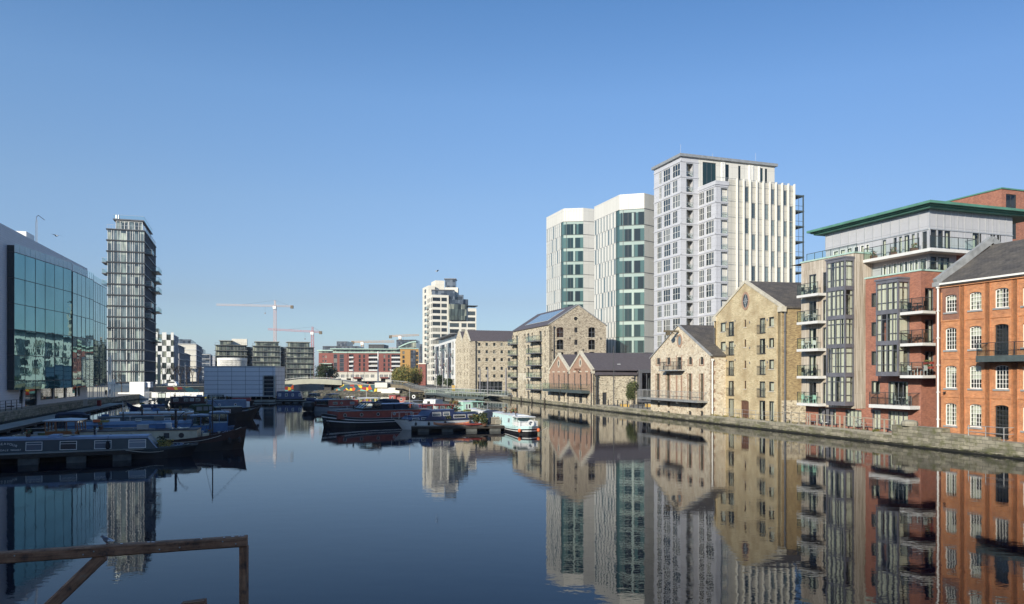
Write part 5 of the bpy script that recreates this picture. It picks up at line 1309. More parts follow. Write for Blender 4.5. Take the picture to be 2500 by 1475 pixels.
street_block('apartment_building', 'long grey apartment terrace just right of the chequered block', off(CP, G, 22.5), 16, 34, 18.6, 'side_cells', 'side_cells', pent=1.6)
street_block('apartment_building', 'lower grey fronted terrace with projecting bays on the far left quay', off(CP, G, 58), 16, 36, 16.2, 'side_cells', 'side_cells')
street_block('apartment_building', 'white topped stepped apartment block on the far left quay', PT(478, 400), 12, 58, 22.3, 'cream_panel', 'side_cells', pent=2.4)
street_block('apartment_building', 'grey glass block with a white framed window, farthest along the left quay', PT(512, 500), 20, 40, 19.5, 'side_cells', 'side_cells', pent=3.5)
street_block('apartment_building', 'pale hazy block closing the left quay beside the dark glass row', PT(524, 600), 16, 40, 20.5, 'grey_panel', 'side_cells', pent=2)

# ------------------------------------------------------------------ dark glass apartment row
plain('slab_dark', (.20,.205,.19), .8, var=.2)
def glass_block(label, pa, pb, ym, yp, Y=345, pent=(.15, .85), extra=None):
    A = PT(pa, Y); B = PT(pb, Y+4); o = thing('glass_apartments', label, 'building', (A[0], A[1], 0), group='dark glass apartment blocks across the dock')
    f = Fac(A, B, o); zt = ZZ(ym, Y)
    mb = f.mb(); mb.face([(0,0,1.7), (0,0,zt), (f.L,0,zt), (f.L,0,1.7)]); mb.face([(0,0,zt), (0,-14,zt), (f.L,-14,zt), (f.L,0,zt)])
    mb.face([(f.L,0,1.7), (f.L,0,zt), (f.L,-14,zt), (f.L,-14,1.7)]); mb.face([(0,0,1.7), (0,-14,1.7), (0,-14,zt), (0,0,zt)]); mb.build('glazing', 'row_cells', o)
    k = 0; z = zt
    while z > 3:
        a = f.mb(); a.box(-.5, f.L+.5, 0, 1.3, z-.2, z); b_ = a.build('floor_slab', 'slab_dark', o)
        a = f.mb(); a.box(-.4, f.L+.4, 1.38, 1.44, z+.9, z+.96)
        for i in range(int(f.L/1.6)+1): a.box(i*1.6, i*1.6+.06, 1.38, 1.44, z, z+.9)
        a.build('railing', 'grey_metal', b_)
        m = f.mb()
        for i in range(int(f.L/1.55)+1): m.box(i*1.55, i*1.55+.11, 0, .08, z-2.2, z-.25)
        m.build('mullions', 'galvanised', b_)
        z -= 2.42; k += 1
    a = f.mb(); a.box(f.L*pent[0], f.L*pent[1], -10, -1.2, zt, ZZ(yp, Y)-.3); a.build('penthouse', 'row_cells', o)
    a = f.mb(); a.box(f.L*pent[0]-.5, f.L*pent[1]+.5, -10.5, -.4, ZZ(yp, Y)-.3, ZZ(yp, Y)); a.build('roof_slab', 'concrete', o)
    return o, f, zt
o, f, zt = glass_block('dark glass apartment block with a beige box on top, left of the row', 526, 602, 842, 830.5, pent=(.14, .5))
a = f.mb(); a.box(f.L*.5, f.L, -12, -5, zt, ZZ(825.5, 345)); a.build('roof_box', 'cream_panel', o)
glass_block('dark glass apartment block in the middle of the row of three', 617, 684, 844, 833, pent=(.1, .94))
glass_block('dark glass apartment block at the right of the row of three', 699, 766, 847, 834, pent=(.06, .85))
for (pa, pb, lab) in ((602.6, 616.5, 'recessed dark link between the left and middle glass blocks'), (684.6, 698.5, 'recessed dark link between the middle and right glass blocks')):
    A = PT(pa, 352); B = PT(pb, 352); o = thing('link_block', lab, 'building', (A[0], A[1], 0)); f = Fac(A, B, o)
    mb = f.mb(); wall(mb, 0, f.L, 1.7, ZZ(847, 352)); mb.build('wall', 'side_cells', o)
    a = f.mb()
    for k in range(7): a.box(0, f.L, 0, .8, 18-2.42*k, 18.2-2.42*k)
    a.build('floor_slab', 'concrete', o)

# ------------------------------------------------------------------ long red brick apartment building
RY = 425
A = PT(813, RY); B = PT(936, RY+5)
rb2 = thing('brick_apartments', 'long red brick apartment building with pale green roof edge across the dock', 'building', (A[0], A[1], 0))
f = Fac(A, B, rb2); ze = f.z(870, 862); zg_ = f.z(870, 908.5); z0 = 1.75
hs = []; st = []
def fz(py): return ZZ(py, RY+2)
wins = []
for k in range(4):
    yt = 866+k*10.4
    for px in (838, 842, 878.2, 889, 938.5, 949.5): wins.append((px-2.3, px+2.3, yt, yt+8.2, 'w'))
    for a_, b_ in ((815, 822.5), (828.5, 838.5)): pass
    for a_, b_ in ((852, 863), (900, 922.5)): wins.append((a_, b_, yt-.6, yt+8.6, 'b'))
f = Fac(A, PT(978, RY+6), rb2)
for k in range(4):
    yt = 866+k*10.4
    for a_, b_ in ((955.5, 977),): wins.append((a_, b_, yt-.6, yt+8.6, 'b'))
    for a_, b_ in ((814.5, 823), (829, 839.5)): wins.append((a_, b_, yt-.8, yt+9.0, 'g'))
wins = [w for w in wins if not (w[0] in (838-2.3, 842-2.3))]
for (a_, b_, y0, y1, s_) in wins: hs.append((f.u(a_), f.u(b_), fz(y1), fz(y0)))
mb = f.mb(); wall(mb, 0, f.L, zg_, ze, hs, 0, 0, .3, 1.4); mb.build('brick_wall', ['far_brick', 'interior_mid'], rb2)
for h, w in zip(hs, wins):
    if w[4] == 'w': win1(f, h, inset=.2, frame='dark_frame', nx=2, nz=1, fw=.1, bar=.12)
    elif w[4] == 'g': win1(f, h, 'bay_window', inset=.0, frame='grey_metal', nx=4, nz=2, fw=.12, bar=.1)
    else: win1(f, h, 'balcony_door', inset=1.3, frame='grey_metal', nx=4, nz=1, fw=.12, bar=.15); 
a = f.mb()
for h, w in zip(hs, wins):
    if w[4] == 'b': a.box(h[0], h[1], -.1, .5, h[2], h[2]+.85)
a.build('balcony_front', 'slab_white', rb2)
gh = [(f.u(p), f.u(p+9.5), z0+2.6, zg_-1.4) for p in (820, 832, 844, 856, 868, 880, 892, 905, 927, 938, 950, 962)]
gd = [(f.u(p), f.u(p+11), z0, z0+2.2) for p in (822, 846, 872, 930, 955)]
mb = f.mb(); wall(mb, 0, f.L, z0, zg_, gh+gd, 0, .3, .3, 1.2); mb.box(0, f.L, .3, .7, zg_-.4, zg_); mb.build('ground_floor', ['cream_panel', 'interior'], rb2)
for h in gh: win1(f, h, d=.3, inset=.2, frame='window_white', nx=4, nz=3, bar=.09)
aw = f.mb()
for p in (862, 928): aw.box(f.u(p), f.u(p+20), .3, 1.6, z0+2.2, z0+2.9)
aw.build('shop_awning', 'far_brick', rb2)
rf = f.mb(); rf.box(-1.5, f.L+1, -9, 1.2, ze+2.0, ze+2.5); rf.build('roof_edge', 'copper_pale', rb2)
pn = f.mb(); pn.box(0, f.L, -8, -.4, ze, ze+2.0); pn.build('top_storey', 'row_cells', rb2)
pn = f.mb(); pn.box(0, f.L, .0, .25, ze-.05, ze+.7); pn.build('cornice', 'copper_pale', rb2)
A = PT(778, RY+22); B = PT(813, RY+22)
o = thing('brick_apartments', 'shorter red brick wing set back left of the long red building', 'building', (A[0], A[1], 0)); f = Fac(A, B, o)
ww = [(p-1.6, p+1.6, 868+k*10.5, 874+k*10.5) for k in range(5) for p in (789, 795.5)]
hs = [(f.u(a_), f.u(b_), f.z(790, y1), f.z(790, y0)) for a_, b_, y0, y1 in ww]
mb = f.mb(); wall(mb, 0, f.L, 1.75, f.z(790, 862), hs, 0, 0, .2, .8); mb.face([(0,0,1.7), (0,-20,1.7), (0,-20,f.z(790,862)), (0,0,f.z(790,862))]); mb.build('wall', ['far_brick', 'interior'], o)
for h in hs: win1(f, h, inset=.15, frame='window_white')
a = f.mb(); a.box(-.8, f.L, -8, .8, f.z(790, 862)+1.2, f.z(790, 862)+1.8); a.box(0, f.L, -8, 0, f.z(790, 862), f.z(790, 862)+1.2, 1); a.build('roof_edge', ['copper_pale', 'row_cells'], o)
for k in range(3):
    a = f.mb(); a.box(f.u(783)+k*1.5, f.L, .1, 3.5, f.z(790, 889+k*7), f.z(790, 889+k*7)+.4); a.build('stepped_canopy', 'copper_pale', o)
A = PT(977, 395); B = PT(1022, 398)
oc = thing('ochre_apartments', 'ochre rendered apartment block joining the red brick building', 'building', (A[0], A[1], 0)); f = Fac(A, B, oc); zt = f.z(1000, 852)
plain('ochre', (.52, .30, .10), .8, var=.08)
hs = [(f.u(982.5), f.u(988), f.z(985, 865+k*10.6), f.z(985, 857.5+k*10.6)) for k in range(6)] + [(f.u(1016), f.u(1021), f.z(985, 867+k*10.6), f.z(985, 859+k*10.6)) for k in range(6)]
gb = (f.u(1002), f.u(1014), f.z(1008, 910), f.z(1008, 855))
mb = f.mb(); wall(mb, 0, f.L, 1.75, zt, hs+[gb], 0, 0, .2, .8); mb.box(0, f.L, -12, .3, zt, zt+.5, 2); mb.face([(f.L,0,1.7), (f.L,0,zt), (f.L,-12,zt), (f.L,-12,1.7)]); mb.build('wall', ['ochre', 'interior', 'copper_pale'], oc)
for h in hs: win1(f, h, inset=.15, frame='dark_frame', nx=2)
win1(f, gb, 'glazed_bay', inset=-.3, frame='grey_metal', glassm='side_cells', nx=4, nz=8, bar=.15)
# roof-level buildings behind
def simple_block(name, label, pa, pb, yt, Y, mat, dep=20, z0=1.75, fl=3.2, band='grey_metal', cat='building', yb=None):
    A = PT(pa, Y); B = PT(pb, Y); o = thing(name, label, cat, (A[0], A[1], 0)); f = Fac(A, B, o); zt = ZZ(yt, Y)
    mb = f.mb(); mb.box(0, f.L, -dep, 0, z0, zt); mb.build('wall', mat, o)
    z = zt-.4
    while z > z0+3: a = f.mb(); a.box(-.1, f.L+.1, 0, .3, z-.25, z+.05); a.build('floor_band', band, o); z -= fl
    m = f.mb()
    for i in range(int(f.L/3)+1): m.box(i*3, i*3+.2, 0, .2, z0, zt-.2)
    m.build('piers', band, o)
    return o, f, zt
simple_block('dark_office', 'dark slatted office rising behind the short red brick wing', 788, 875, 845, 520, 'side_cells', band='dark_frame')
simple_block('dark_office', 'grey upper storeys just above the dark slatted office', 822, 848, 833.5, 560, 'side_cells', band='grey_metal')
simple_block('dark_office', 'small dark block behind the middle of the long red building', 900, 937, 841, 520, 'dark_frame', band='dark_frame')
simple_block('dark_office', 'dark blue block behind the curved glass roof', 968, 1016, 829.5, 520, 'side_cells', band='dark_frame')
simple_block('glass_block', 'slim grey glass block between ochre building and cream tower', 1016, 1030, 840, 560, 'side_cells')
simple_block('distant_block', 'low grey roofscape beyond the red brick buildings', 938, 970, 848, 560, 'grey_panel')
A = PT(973, 470); o = thing('curved_building', 'building with a pale green curved roof above the ochre block', 'building', (A[0], A[1], 0)); f = Fac(A, PT(1016, 470), o)
mb = f.mb(); pts = [(0, 5)] ; arc = [(f.L*i/8, f.z(973, 849)+(f.z(973, 835)-f.z(973, 849))*math.sin(math.pi/2*i/8)) for i in range(9)]
mb.face([(u,0,z) for u, z in [(f.L,5), (0,5)]+arc][::-1]); mb.build('wall', 'row_cells', o)
a = f.mb()
for (u0, z0_), (u1, z1_) in zip(arc, arc[1:]): a.beam((u0,-4,z0_+.2), (u1,-4,z1_+.2), 9, .7)
a.build('curved_roof', 'copper_pale', o)

# ------------------------------------------------------------------ stepped cream tower
MY = 330
mt = thing('cream_tower', 'stepped cream apartment tower with dark glass upper storeys', 'tower', (*PT(1055, MY), 0))
def mvol(pc, Yc, Lg, Lr, zt, m='cream_panel', z0=1.0, lw=None, fw_=None, fl=2.66, name='wall'):
    C = PT(pc, Yc); fa = Fac(off(C, G, Lg), C, mt); fb = Fac(C, off(C, RR, Lr), mt)
    for f, ws in ((fa, lw or []), (fb, fw_ or [])):
        hs = []
        n = int((zt-z0-1)/fl)
        for k in range(n):
            z1 = zt-1.0-fl*k
            for (a, b, hh_) in ws: hs.append((a*f.L, b*f.L, z1-hh_, z1-.15))
        mb = f.mb(); wall(mb, 0, f.L, z0, zt, hs, 0, 0, .25, .9)
        if f is fb: mb.face([(0,0,zt), (0,-Lg,zt), (f.L,-Lg,zt), (f.L,0,zt)])
        mb.build(name, [m, 'interior'], mt)
        for h in hs: win1(f, h, inset=.15, frame='dark_frame', nx=2 if h[1]-h[0] > 1.6 else 1, fw=.1, bar=.12)
    return fa, fb
fa, fb = mvol(1055, MY, 10, 7.4, ZZ(719.5, MY), lw=[(.12,.3,1.9), (.45,.6,1.9), (.75,.93,1.9)], fw_=[(.02,.5,1.75), (.56,.9,1.75)])
for k in range(10): balcony(fa, fa.L*.1, fa.L*.4, ZZ(719.5, MY)-3-2.66*(k+1), .9, th=.2, slab='grey_metal', rail=1.0, post=3, gl='thin_glass')
mvol(1046, MY+9, 12, 3, ZZ(697, MY+9), lw=[(.3,.6,1.7)], fw_=[])
mvol(1063, MY+12, 8, 4.2, ZZ(684.5, MY+12), lw=[], fw_=[])
a = Fac(PT(1087, MY+14), PT(1112, MY+14), mt); m = a.mb(); m.box(0, a.L, -6, 0, 40, ZZ(681, MY+14)); m.build('glass_storeys', 'side_cells', mt)
m = a.mb(); m.box(-.5, a.L+.3, -6.3, .4, ZZ(682, MY+14), ZZ(681, MY+14)+.2); m.build('roof_slab', 'grey_metal', mt)
a = Fac(PT(1086, MY+8), PT(1118, MY+8), mt); m = a.mb(); m.box(0, a.L, -6, 0, 30, ZZ(702, MY+8)); m.build('wall', 'cream_panel', mt)
a = Fac(PT(1054, MY+3), PT(1110, MY+4), mt); m = a.mb(); m.box(0, a.L, -5, 0, 38, ZZ(709, MY+3)); m.build('glass_storeys', 'side_cells', mt); m = a.mb(); m.box(-.2, a.L, -5.3, .4, ZZ(709, MY+3), ZZ(709, MY+3)+.35); m.build('roof_slab', 'grey_metal', mt)
a = Fac(PT(1096, MY+3), PT(1143, MY+6), mt); m = a.mb(); m.box(0, a.L, -6, 0, 30, ZZ(730, MY+4)); m.build('glass_storeys', 'side_cells', mt)
a = Fac(PT(1118, MY+4), PT(1131, MY+4), mt); m = a.mb(); m.box(0, a.L, -4, 0, 35, ZZ(720, MY+4)); m.build('glass_storeys', 'side_cells', mt)
a = Fac(PT(1097, MY+1.5), PT(1139, MY+4), mt); m = a.mb(); m.box(0, a.L, -3, 0, 30, ZZ(743, MY+3)); m.build('glass_storeys', 'row_cells', mt)
C = off(PT(1096.5, MY), RR, 0); fr_ = Fac(PT(1096.7, MY+2.6), PT(1163, MY+6), mt); zt = ZZ(752, MY+4)
hs = []
for k in range(14):
    z1 = zt-1.4-2.66*k
    for (a_, b_) in ((.02, .36), (.45, .64), (.68, .96)): hs.append((a_*fr_.L, b_*fr_.L, z1-1.75, z1))
m = fr_.mb(); wall(m, 0, fr_.L, 1, zt, hs, 0, 0, .25, .9); m.face([(0,0,zt), (0,-10,zt), (fr_.L,-10,zt), (fr_.L,0,zt)]); m.build('wall', ['cream_panel', 'interior'], mt)
for h in hs: win1(fr_, h, inset=.15, frame='dark_frame', nx=2, fw=.1, bar=.12)
a = fr_.mb(); a.box(fr_.L*.6, fr_.L+.6, -6, .5, zt+.9, zt+1.2); a.build('roof_canopy', 'dark_frame', mt)
# white terraced apartments below the cream tower
WP = PT(1060, 300); WQ = PT(1109, 245)
wt = thing('white_apartments', 'white apartment terrace with dark grey bays beside the stone mill', 'building', (WQ[0], WQ[1], 0))
f = Fac(WP, WQ, wt); zt = 17.6; hs = []
for k in range(6):
    z1 = zt-.7-2.75*k
    for i in range(10):
        u = f.L*(i+.1)/10; hs.append((u, u+f.L*.06, z1-2.15, z1-.1))
m = f.mb(); wall(m, 0, f.L, 4.6, zt, [h for h in hs if h[2] > 4.7], 0, 0, .3, 1); m.face([(0,0,zt), (0,-14,zt), (f.L,-14,zt), (f.L,0,zt)]); m.face([(f.L,0,1), (f.L,0,zt), (f.L,-14,zt), (f.L,-14,1)]); m.build('wall', ['white_paint', 'interior'], wt)
hs = [h for h in hs if h[2] > 4.7]
for h in hs: win1(f, h, inset=.15, frame='dark_frame', nx=2, fw=.1, bar=.14)
for i in (2, 5, 8): m = f.mb(); m.box(f.L*i/10-.4, f.L*(i+.6)/10, .0, .7, 5, zt-1); m.build('grey_bay', 'side_cells', wt)
for i in (0, 1, 3, 4, 6, 7, 9):
    for k in range(4): balcony(f, f.L*(i+.1)/10, f.L*(i+.7)/10, zt-2.95-2.75*k, .7, th=.15, slab='grey_metal', rail=1, post=3, gl='thin_glass') if (i+k) % 2 == 0 else None
m = f.mb(); m.face([(0,-.5,1), (0,-.5,4.6), (f.L,-.5,4.6), (f.L,-.5,1)]); 
for i in range(12): m.box(f.L*i/12, f.L*i/12+.5, -.5, .0, 1, 4.6, 1)
m.build('ground_floor', ['side_cells', 'concrete'], wt)
m = f.mb(); m.box(5, f.L-6, -5, -1.2, zt, zt+1.9); m.build('penthouse', 'side_cells', wt)
m = f.mb(); slope(m, 4, f.L-5.5, .6, zt+2.05, -5, zt+2.3, .2); m.build('roof', 'grey_metal', wt)
bk_ = thing('brick_kiosk', 'small red brick stair tower beside the willow', 'building', (*PT(1022, 300), 0)); f = Fac(PT(1022, 300), PT(1039, 300), bk_)
m = f.mb(); m.box(0, f.L, -5, 0, 1, ZZ(889, 300)); m.box(-.2, f.L+.2, -5.2, .2, ZZ(889, 300), ZZ(889, 300)+.4, 1); m.box(.6, 1.3, 0, .05, ZZ(905, 300), ZZ(896, 300), 2); m.build('wall', ['far_brick', 'cream_panel', 'dark_frame'], bk_)

# ------------------------------------------------------------------ marina box, white cube, drum kiosk
BXY = 165.0
bx_ = thing('marina_building', 'large flat grey panelled box building standing on the dock', 'building', (*PT(498, BXY), 0))
f = Fac(PT(498, BXY), PT(672, BXY+1), bx_); zt = ZZ(895, BXY); zb_ = ZZ(967.5, BXY); ug = f.u(642.5)
m = f.mb(); m.box(0, ug, -9, 0, zb_, zt); m.box(ug, f.L, -9, 0, zt-1.95, zt); m.box(ug, f.L, -9, -1.2, zb_, zt-1.95); m.build('panel_box', 'box_panel', bx_)
m = f.mb(); m.box(-.05, f.L+.05, -9.1, .06, zt, zt+.12); m.box(-.05, f.L+.05, -.1, .06, zb_-.15, zb_); m.box(f.L-.35, f.L+.05, -.4, .07, zb_-.4, zt-1.95); m.box(ug-.12, ug+.12, -.4, .07, zb_, zt-1.95)
for k in range(6): z = zb_+.1+k*.86; m.box(ug, f.L-.3, -.3, .03, z-.05, z+.05)
m.build('frame', 'galvanised', bx_)
m = f.mb(); m.face([(ug,-.6,zb_), (ug,-.6,zt-1.95), (f.L-.3,-.6,zt-1.95), (f.L-.3,-.6,zb_)]); m.build('glazing', 'side_cells', bx_)
m = f.mb(); m.box(ug+.2, f.L-.4, -.55, -.45, zt-4.4, zt-2.0); m.build('dark_opening', 'black_metal', bx_)
for u in (.4, 3, 6, 9, 12, 15.1):
    m = f.mb(); m.box(u-.1, u+.1, -1, -.8, -1, zb_-.15); m.box(u-.1, u+.1, -8, -7.8, -1, zb_-.15); m.build('pile', 'galvanised', bx_)
m = f.mb(); m.box(-.5, f.L+.5, -9.5, .8, .1, .45); m.box(-3, 12, -45, -9.503, .1, .44); m.build('pontoon_deck', 'concrete', bx_)
m = f.mb(); m.box(-.2, f.L+.2, -9.3, -9.1, .45, zb_); m.build('shade_skirt', 'dark_frame', bx_)  # dark sheet added behind the piles for the shade under the box
# white control cube on the quay end
WCY = 186
wc = thing('control_cabin', 'white panelled cabin cube standing on the quay end by tall white masts', 'cabin', (*PT(316, WCY), 0))
f = Fac(PT(316, WCY), PT(352, WCY), wc); m = f.mb(); m.box(0, f.L, -2.6, 0, ZZ(973, WCY), ZZ(932.5, WCY)); m.build('cabin_body', 'cube_panel', wc)
m = f.mb(); m.box(.001, f.L, -4.2, -2.6, ZZ(945, WCY), ZZ(933, WCY)); m.build('side_housing', 'box_panel', wc)
m = f.mb(); m.box(f.L, f.L+1.1, -2.4, -.8, ZZ(946, WCY), ZZ(933, WCY)); m.build('side_housing', 'box_panel', wc)
m = f.mb(); m.box(-.3, f.L+2, -3.0, .3, ZZ(976, WCY), ZZ(973.2, WCY)); m.build('platform', 'galvanised', wc)
for u in (.4, f.L-.4): m = f.mb(); m.tube((u,-1.5,-1), (u,-1.5,ZZ(976, WCY)), .2, 8); m.build('leg', 'galvanised', wc)
m = f.mb()
for i in range(9): m.box(f.L+.2+i*.2, f.L+.23+i*.2, .1, .13, ZZ(971, WCY), ZZ(957, WCY))
m.box(f.L+.2, f.L+2.0, .08, .15, ZZ(957.5, WCY), ZZ(957, WCY)); m.build('railing', 'light_metal', wc)
def panels(label, pa, pb, n, Y, yt, yb, mat='white_paint'):
    o = thing('white_fence', label, 'fence', (*PT(pa, Y), 0)); f = Fac(PT(pa, Y), PT(pb, Y), o)
    for i in range(n):
        u0 = f.L*i/n; u1 = f.L*(i+.93)/n; m = f.mb(); m.box(u0, u1, -.05, 0, ZZ(yb, Y), ZZ(yt, Y)); m.build('panel', mat, o)
        m = f.mb(); m.box(u1+.02, u1+.1, -.1, .06, ZZ(yb+3, Y), ZZ(yt-1, Y)); m.build('post', 'light_metal', o)
panels('low white panel parapet between the masts and the white cabin', 288, 315, 3, 187, 958.5, 968.5)
panels('row of white fence panels below the mural wall', 370, 496, 11, 184, 958, 971, 'cube_panel')
DY = 203
dk = thing('drum_kiosk', 'round white latticed drum building showing above the grey box', 'building', (*PT(567, DY), .6))
R_ = XX(600, DY)-XX(567, DY)
m = MB(); m.lathe([(R_,0), (R_,9.2)], n=36, m=0, smooth=False); m.lathe([(R_+.2,9.2), (R_+.2,9.85), (0,10.0)], n=36, m=1); m.build('drum_wall', ['concrete_brown', 'window_white'], dk)
m = MB()
for i in range(72):
    t = 6.28318*i/72; m.box(R_*math.cos(t)-.06+.05*math.cos(t), R_*math.cos(t)+.06+.05*math.cos(t), R_*math.sin(t)-.06+.05*math.sin(t), R_*math.sin(t)+.06+.05*math.sin(t), 0, 9.2)
for k in range(22): m.lathe([(R_+.05, .3+k*.42), (R_+.1, .36+k*.42), (R_+.05, .42+k*.42)], n=36)
m.build('lattice', 'window_white', dk)
m = MB(); m.box(-3.9, -2.6, -R_-.1, -R_+1.6, 6.0, 7.7); m.build('timber_door', 'ochre', dk)

# ------------------------------------------------------------------ mural walls
def mural_mat(name, cols_, sc):
    m_, n_, b_ = nt(name); v_ = coords(n_, True, sc)
    vo = n_.nodes.new("ShaderNodeTexVoronoi"); vo.inputs['Scale'].default_value = 1; n_.links.new(v_, vo.inputs[0])
    sp_ = n_.nodes.new("ShaderNodeSeparateColor"); n_.links.new(vo.outputs['Color'], sp_.inputs[0])
    n_.links.new(ramp(n_, sp_.outputs[0], [(i/len(cols_), c) for i, c in enumerate(cols_)]), b_.inputs['Base Color']); n_.nodes[-1].color_ramp.interpolation = 'CONSTANT'; b_.inputs['Roughness'].default_value = .8
mural_mat('mural', [(.03,.08,.09), (.55,.09,.03), (.04,.09,.10), (.70,.52,.04), (.16,.40,.36), (.03,.06,.10), (.05,.09,.10), (.30,.04,.03), (.55,.2,.05), (.04,.08,.09)], (.65, 1.1, 1))
mural_mat('mural_dark', [(.03,.04,.05), (.04,.05,.05), (.22,.03,.03), (.03,.04,.05), (.30,.26,.04), (.05,.06,.06), (.02,.09,.12), (.16,.03,.03), (.03,.04,.05)], (.5, 1.0, 1))
def mural(label, A, B, z0, z1, mat='mural'):
    o = thing('mural_wall', label, 'wall', (A[0], A[1], 0)); f = Fac(A, B, o)
    m = f.mb(); m.box(0, f.L, -.5, 0, z0, z1); m.build('painted_wall', mat, o)
    m = f.mb(); m.box(-.1, f.L+.1, -.6, .1, z1, z1+.18); m.build('coping', 'concrete', o)
mural('dark quay wall with yellow and red painted shapes, left of the grey box', (-101.2, 214.4), (-85.5, 224.6), .3, 2.5, 'mural_dark')
mural('colourful painted wall beyond the grey box, left of the bridge opening', (-85.3, 224.8), (-68, 235.8), .3, 3.0)
mural('long colourful abstract mural wall under the right ramp of the bridge', (-58.3, 240.8), (-40.4, 225.6), .4, 3.0)
# rubble shore in front
sh = MB(); rng = random.Random(4); nx_, ny_ = 60, 6
s0, s1 = (-60, 225), (-9, 209)
def SP(i, j):
    t = i/nx_; w = j/ny_; x = s0[0]+(s1[0]-s0[0])*t; y = s0[1]+(s1[1]-s0[1])*t; r_ = random.Random(i*31+j)
    return (x+r_.uniform(-.3,.3), y+w*9.5+r_.uniform(-.3,.3)*(j not in (0, ny_)), -.35+1.5*math.sqrt(w)+r_.uniform(-.16,.2)*(j > 0))
for i in range(nx_):
    for j in range(ny_): sh.face([SP(i,j), SP(i+1,j), SP(i+1,j+1), SP(i,j+1)])
tag(sh.build('rubble_shore', 'shore_rubble'), kind='structure')

# ------------------------------------------------------------------ arched bridge and ramps
br = thing('arched_bridge', 'low pale concrete arched bridge spanning the dock entrance', 'bridge', (*PT(760, 236), 0))
def ribbon(mb, pts, wdir, w, th, m=0):
    for (a, b) in zip(pts, pts[1:]):
        q = [(a[0],a[1],a[2]), (b[0],b[1],b[2]), (b[0]+wdir[0]*w,b[1]+wdir[1]*w,b[2]), (a[0]+wdir[0]*w,a[1]+wdir[1]*w,a[2])]
        lo = [(p[0],p[1],p[2]-t) for p, t in zip(q, (th(a), th(b), th(b), th(a)))]
        mb.face(q, m); mb.face(lo[::-1], m)
        mb.face([lo[0], lo[1], q[1], q[0]], m); mb.face([lo[2], lo[3], q[3], q[2]], m)
LB = lambda o: (lambda x, y, z: (x-o.location[0], y-o.location[1], z-o.location[2]))
top_ = [(640, 940), (672, 934.5), (700, 929.5), (730, 926), (760, 924.5), (795, 925.5), (835, 929), (875, 937), (917, 946)]
bot_ = {640: 950, 672: 946, 700: 944, 730: 941, 760: 939.5, 795: 941, 835: 943, 875: 948, 917: 955}
pts = [(*PT(px, 236), ZZ(py, 236)) for px, py in top_]
thf = {round(XX(px, 236), 3): ZZ(py, 236)-ZZ(bot_[px], 236) for px, py in top_}
mb = MB(LB(br)); ribbon(mb, pts, (0, 1), 9, lambda a: thf[round(a[0], 3)]*.38); mb.build('deck', 'concrete', br)
mb = MB(LB(br)); ribbon(mb, [(x, y-.35, z+.0) for x, y, z in pts[1:7]], (0, 1), .33, lambda a: thf[round(a[0], 3)]*.82); mb.build('parapet', 'concrete_pale', br)
mb = MB(LB(br))
for (x, y, z), (x2, y2, z2) in zip(pts, pts[1:]):
    mb.beam((x, y-.2, z+.45), (x2, y2-.2, z2+.45), .12, .1)
    n = max(1, int((x2-x)/1.2))
    for i in range(n): t = i/n; mb.tube((x+(x2-x)*t, y-.2, z+(z2-z)*t), (x+(x2-x)*t, y-.2, z+(z2-z)*t+.45), .05, 4)
mb.build('railing', 'galvanised', br)
mb = MB(LB(br)); P = PT(800, 238); mb.box(P[0]-1.1, P[0]+1.1, 238, 243, -1, 3.2); mb.build('pier', 'black_metal', br)
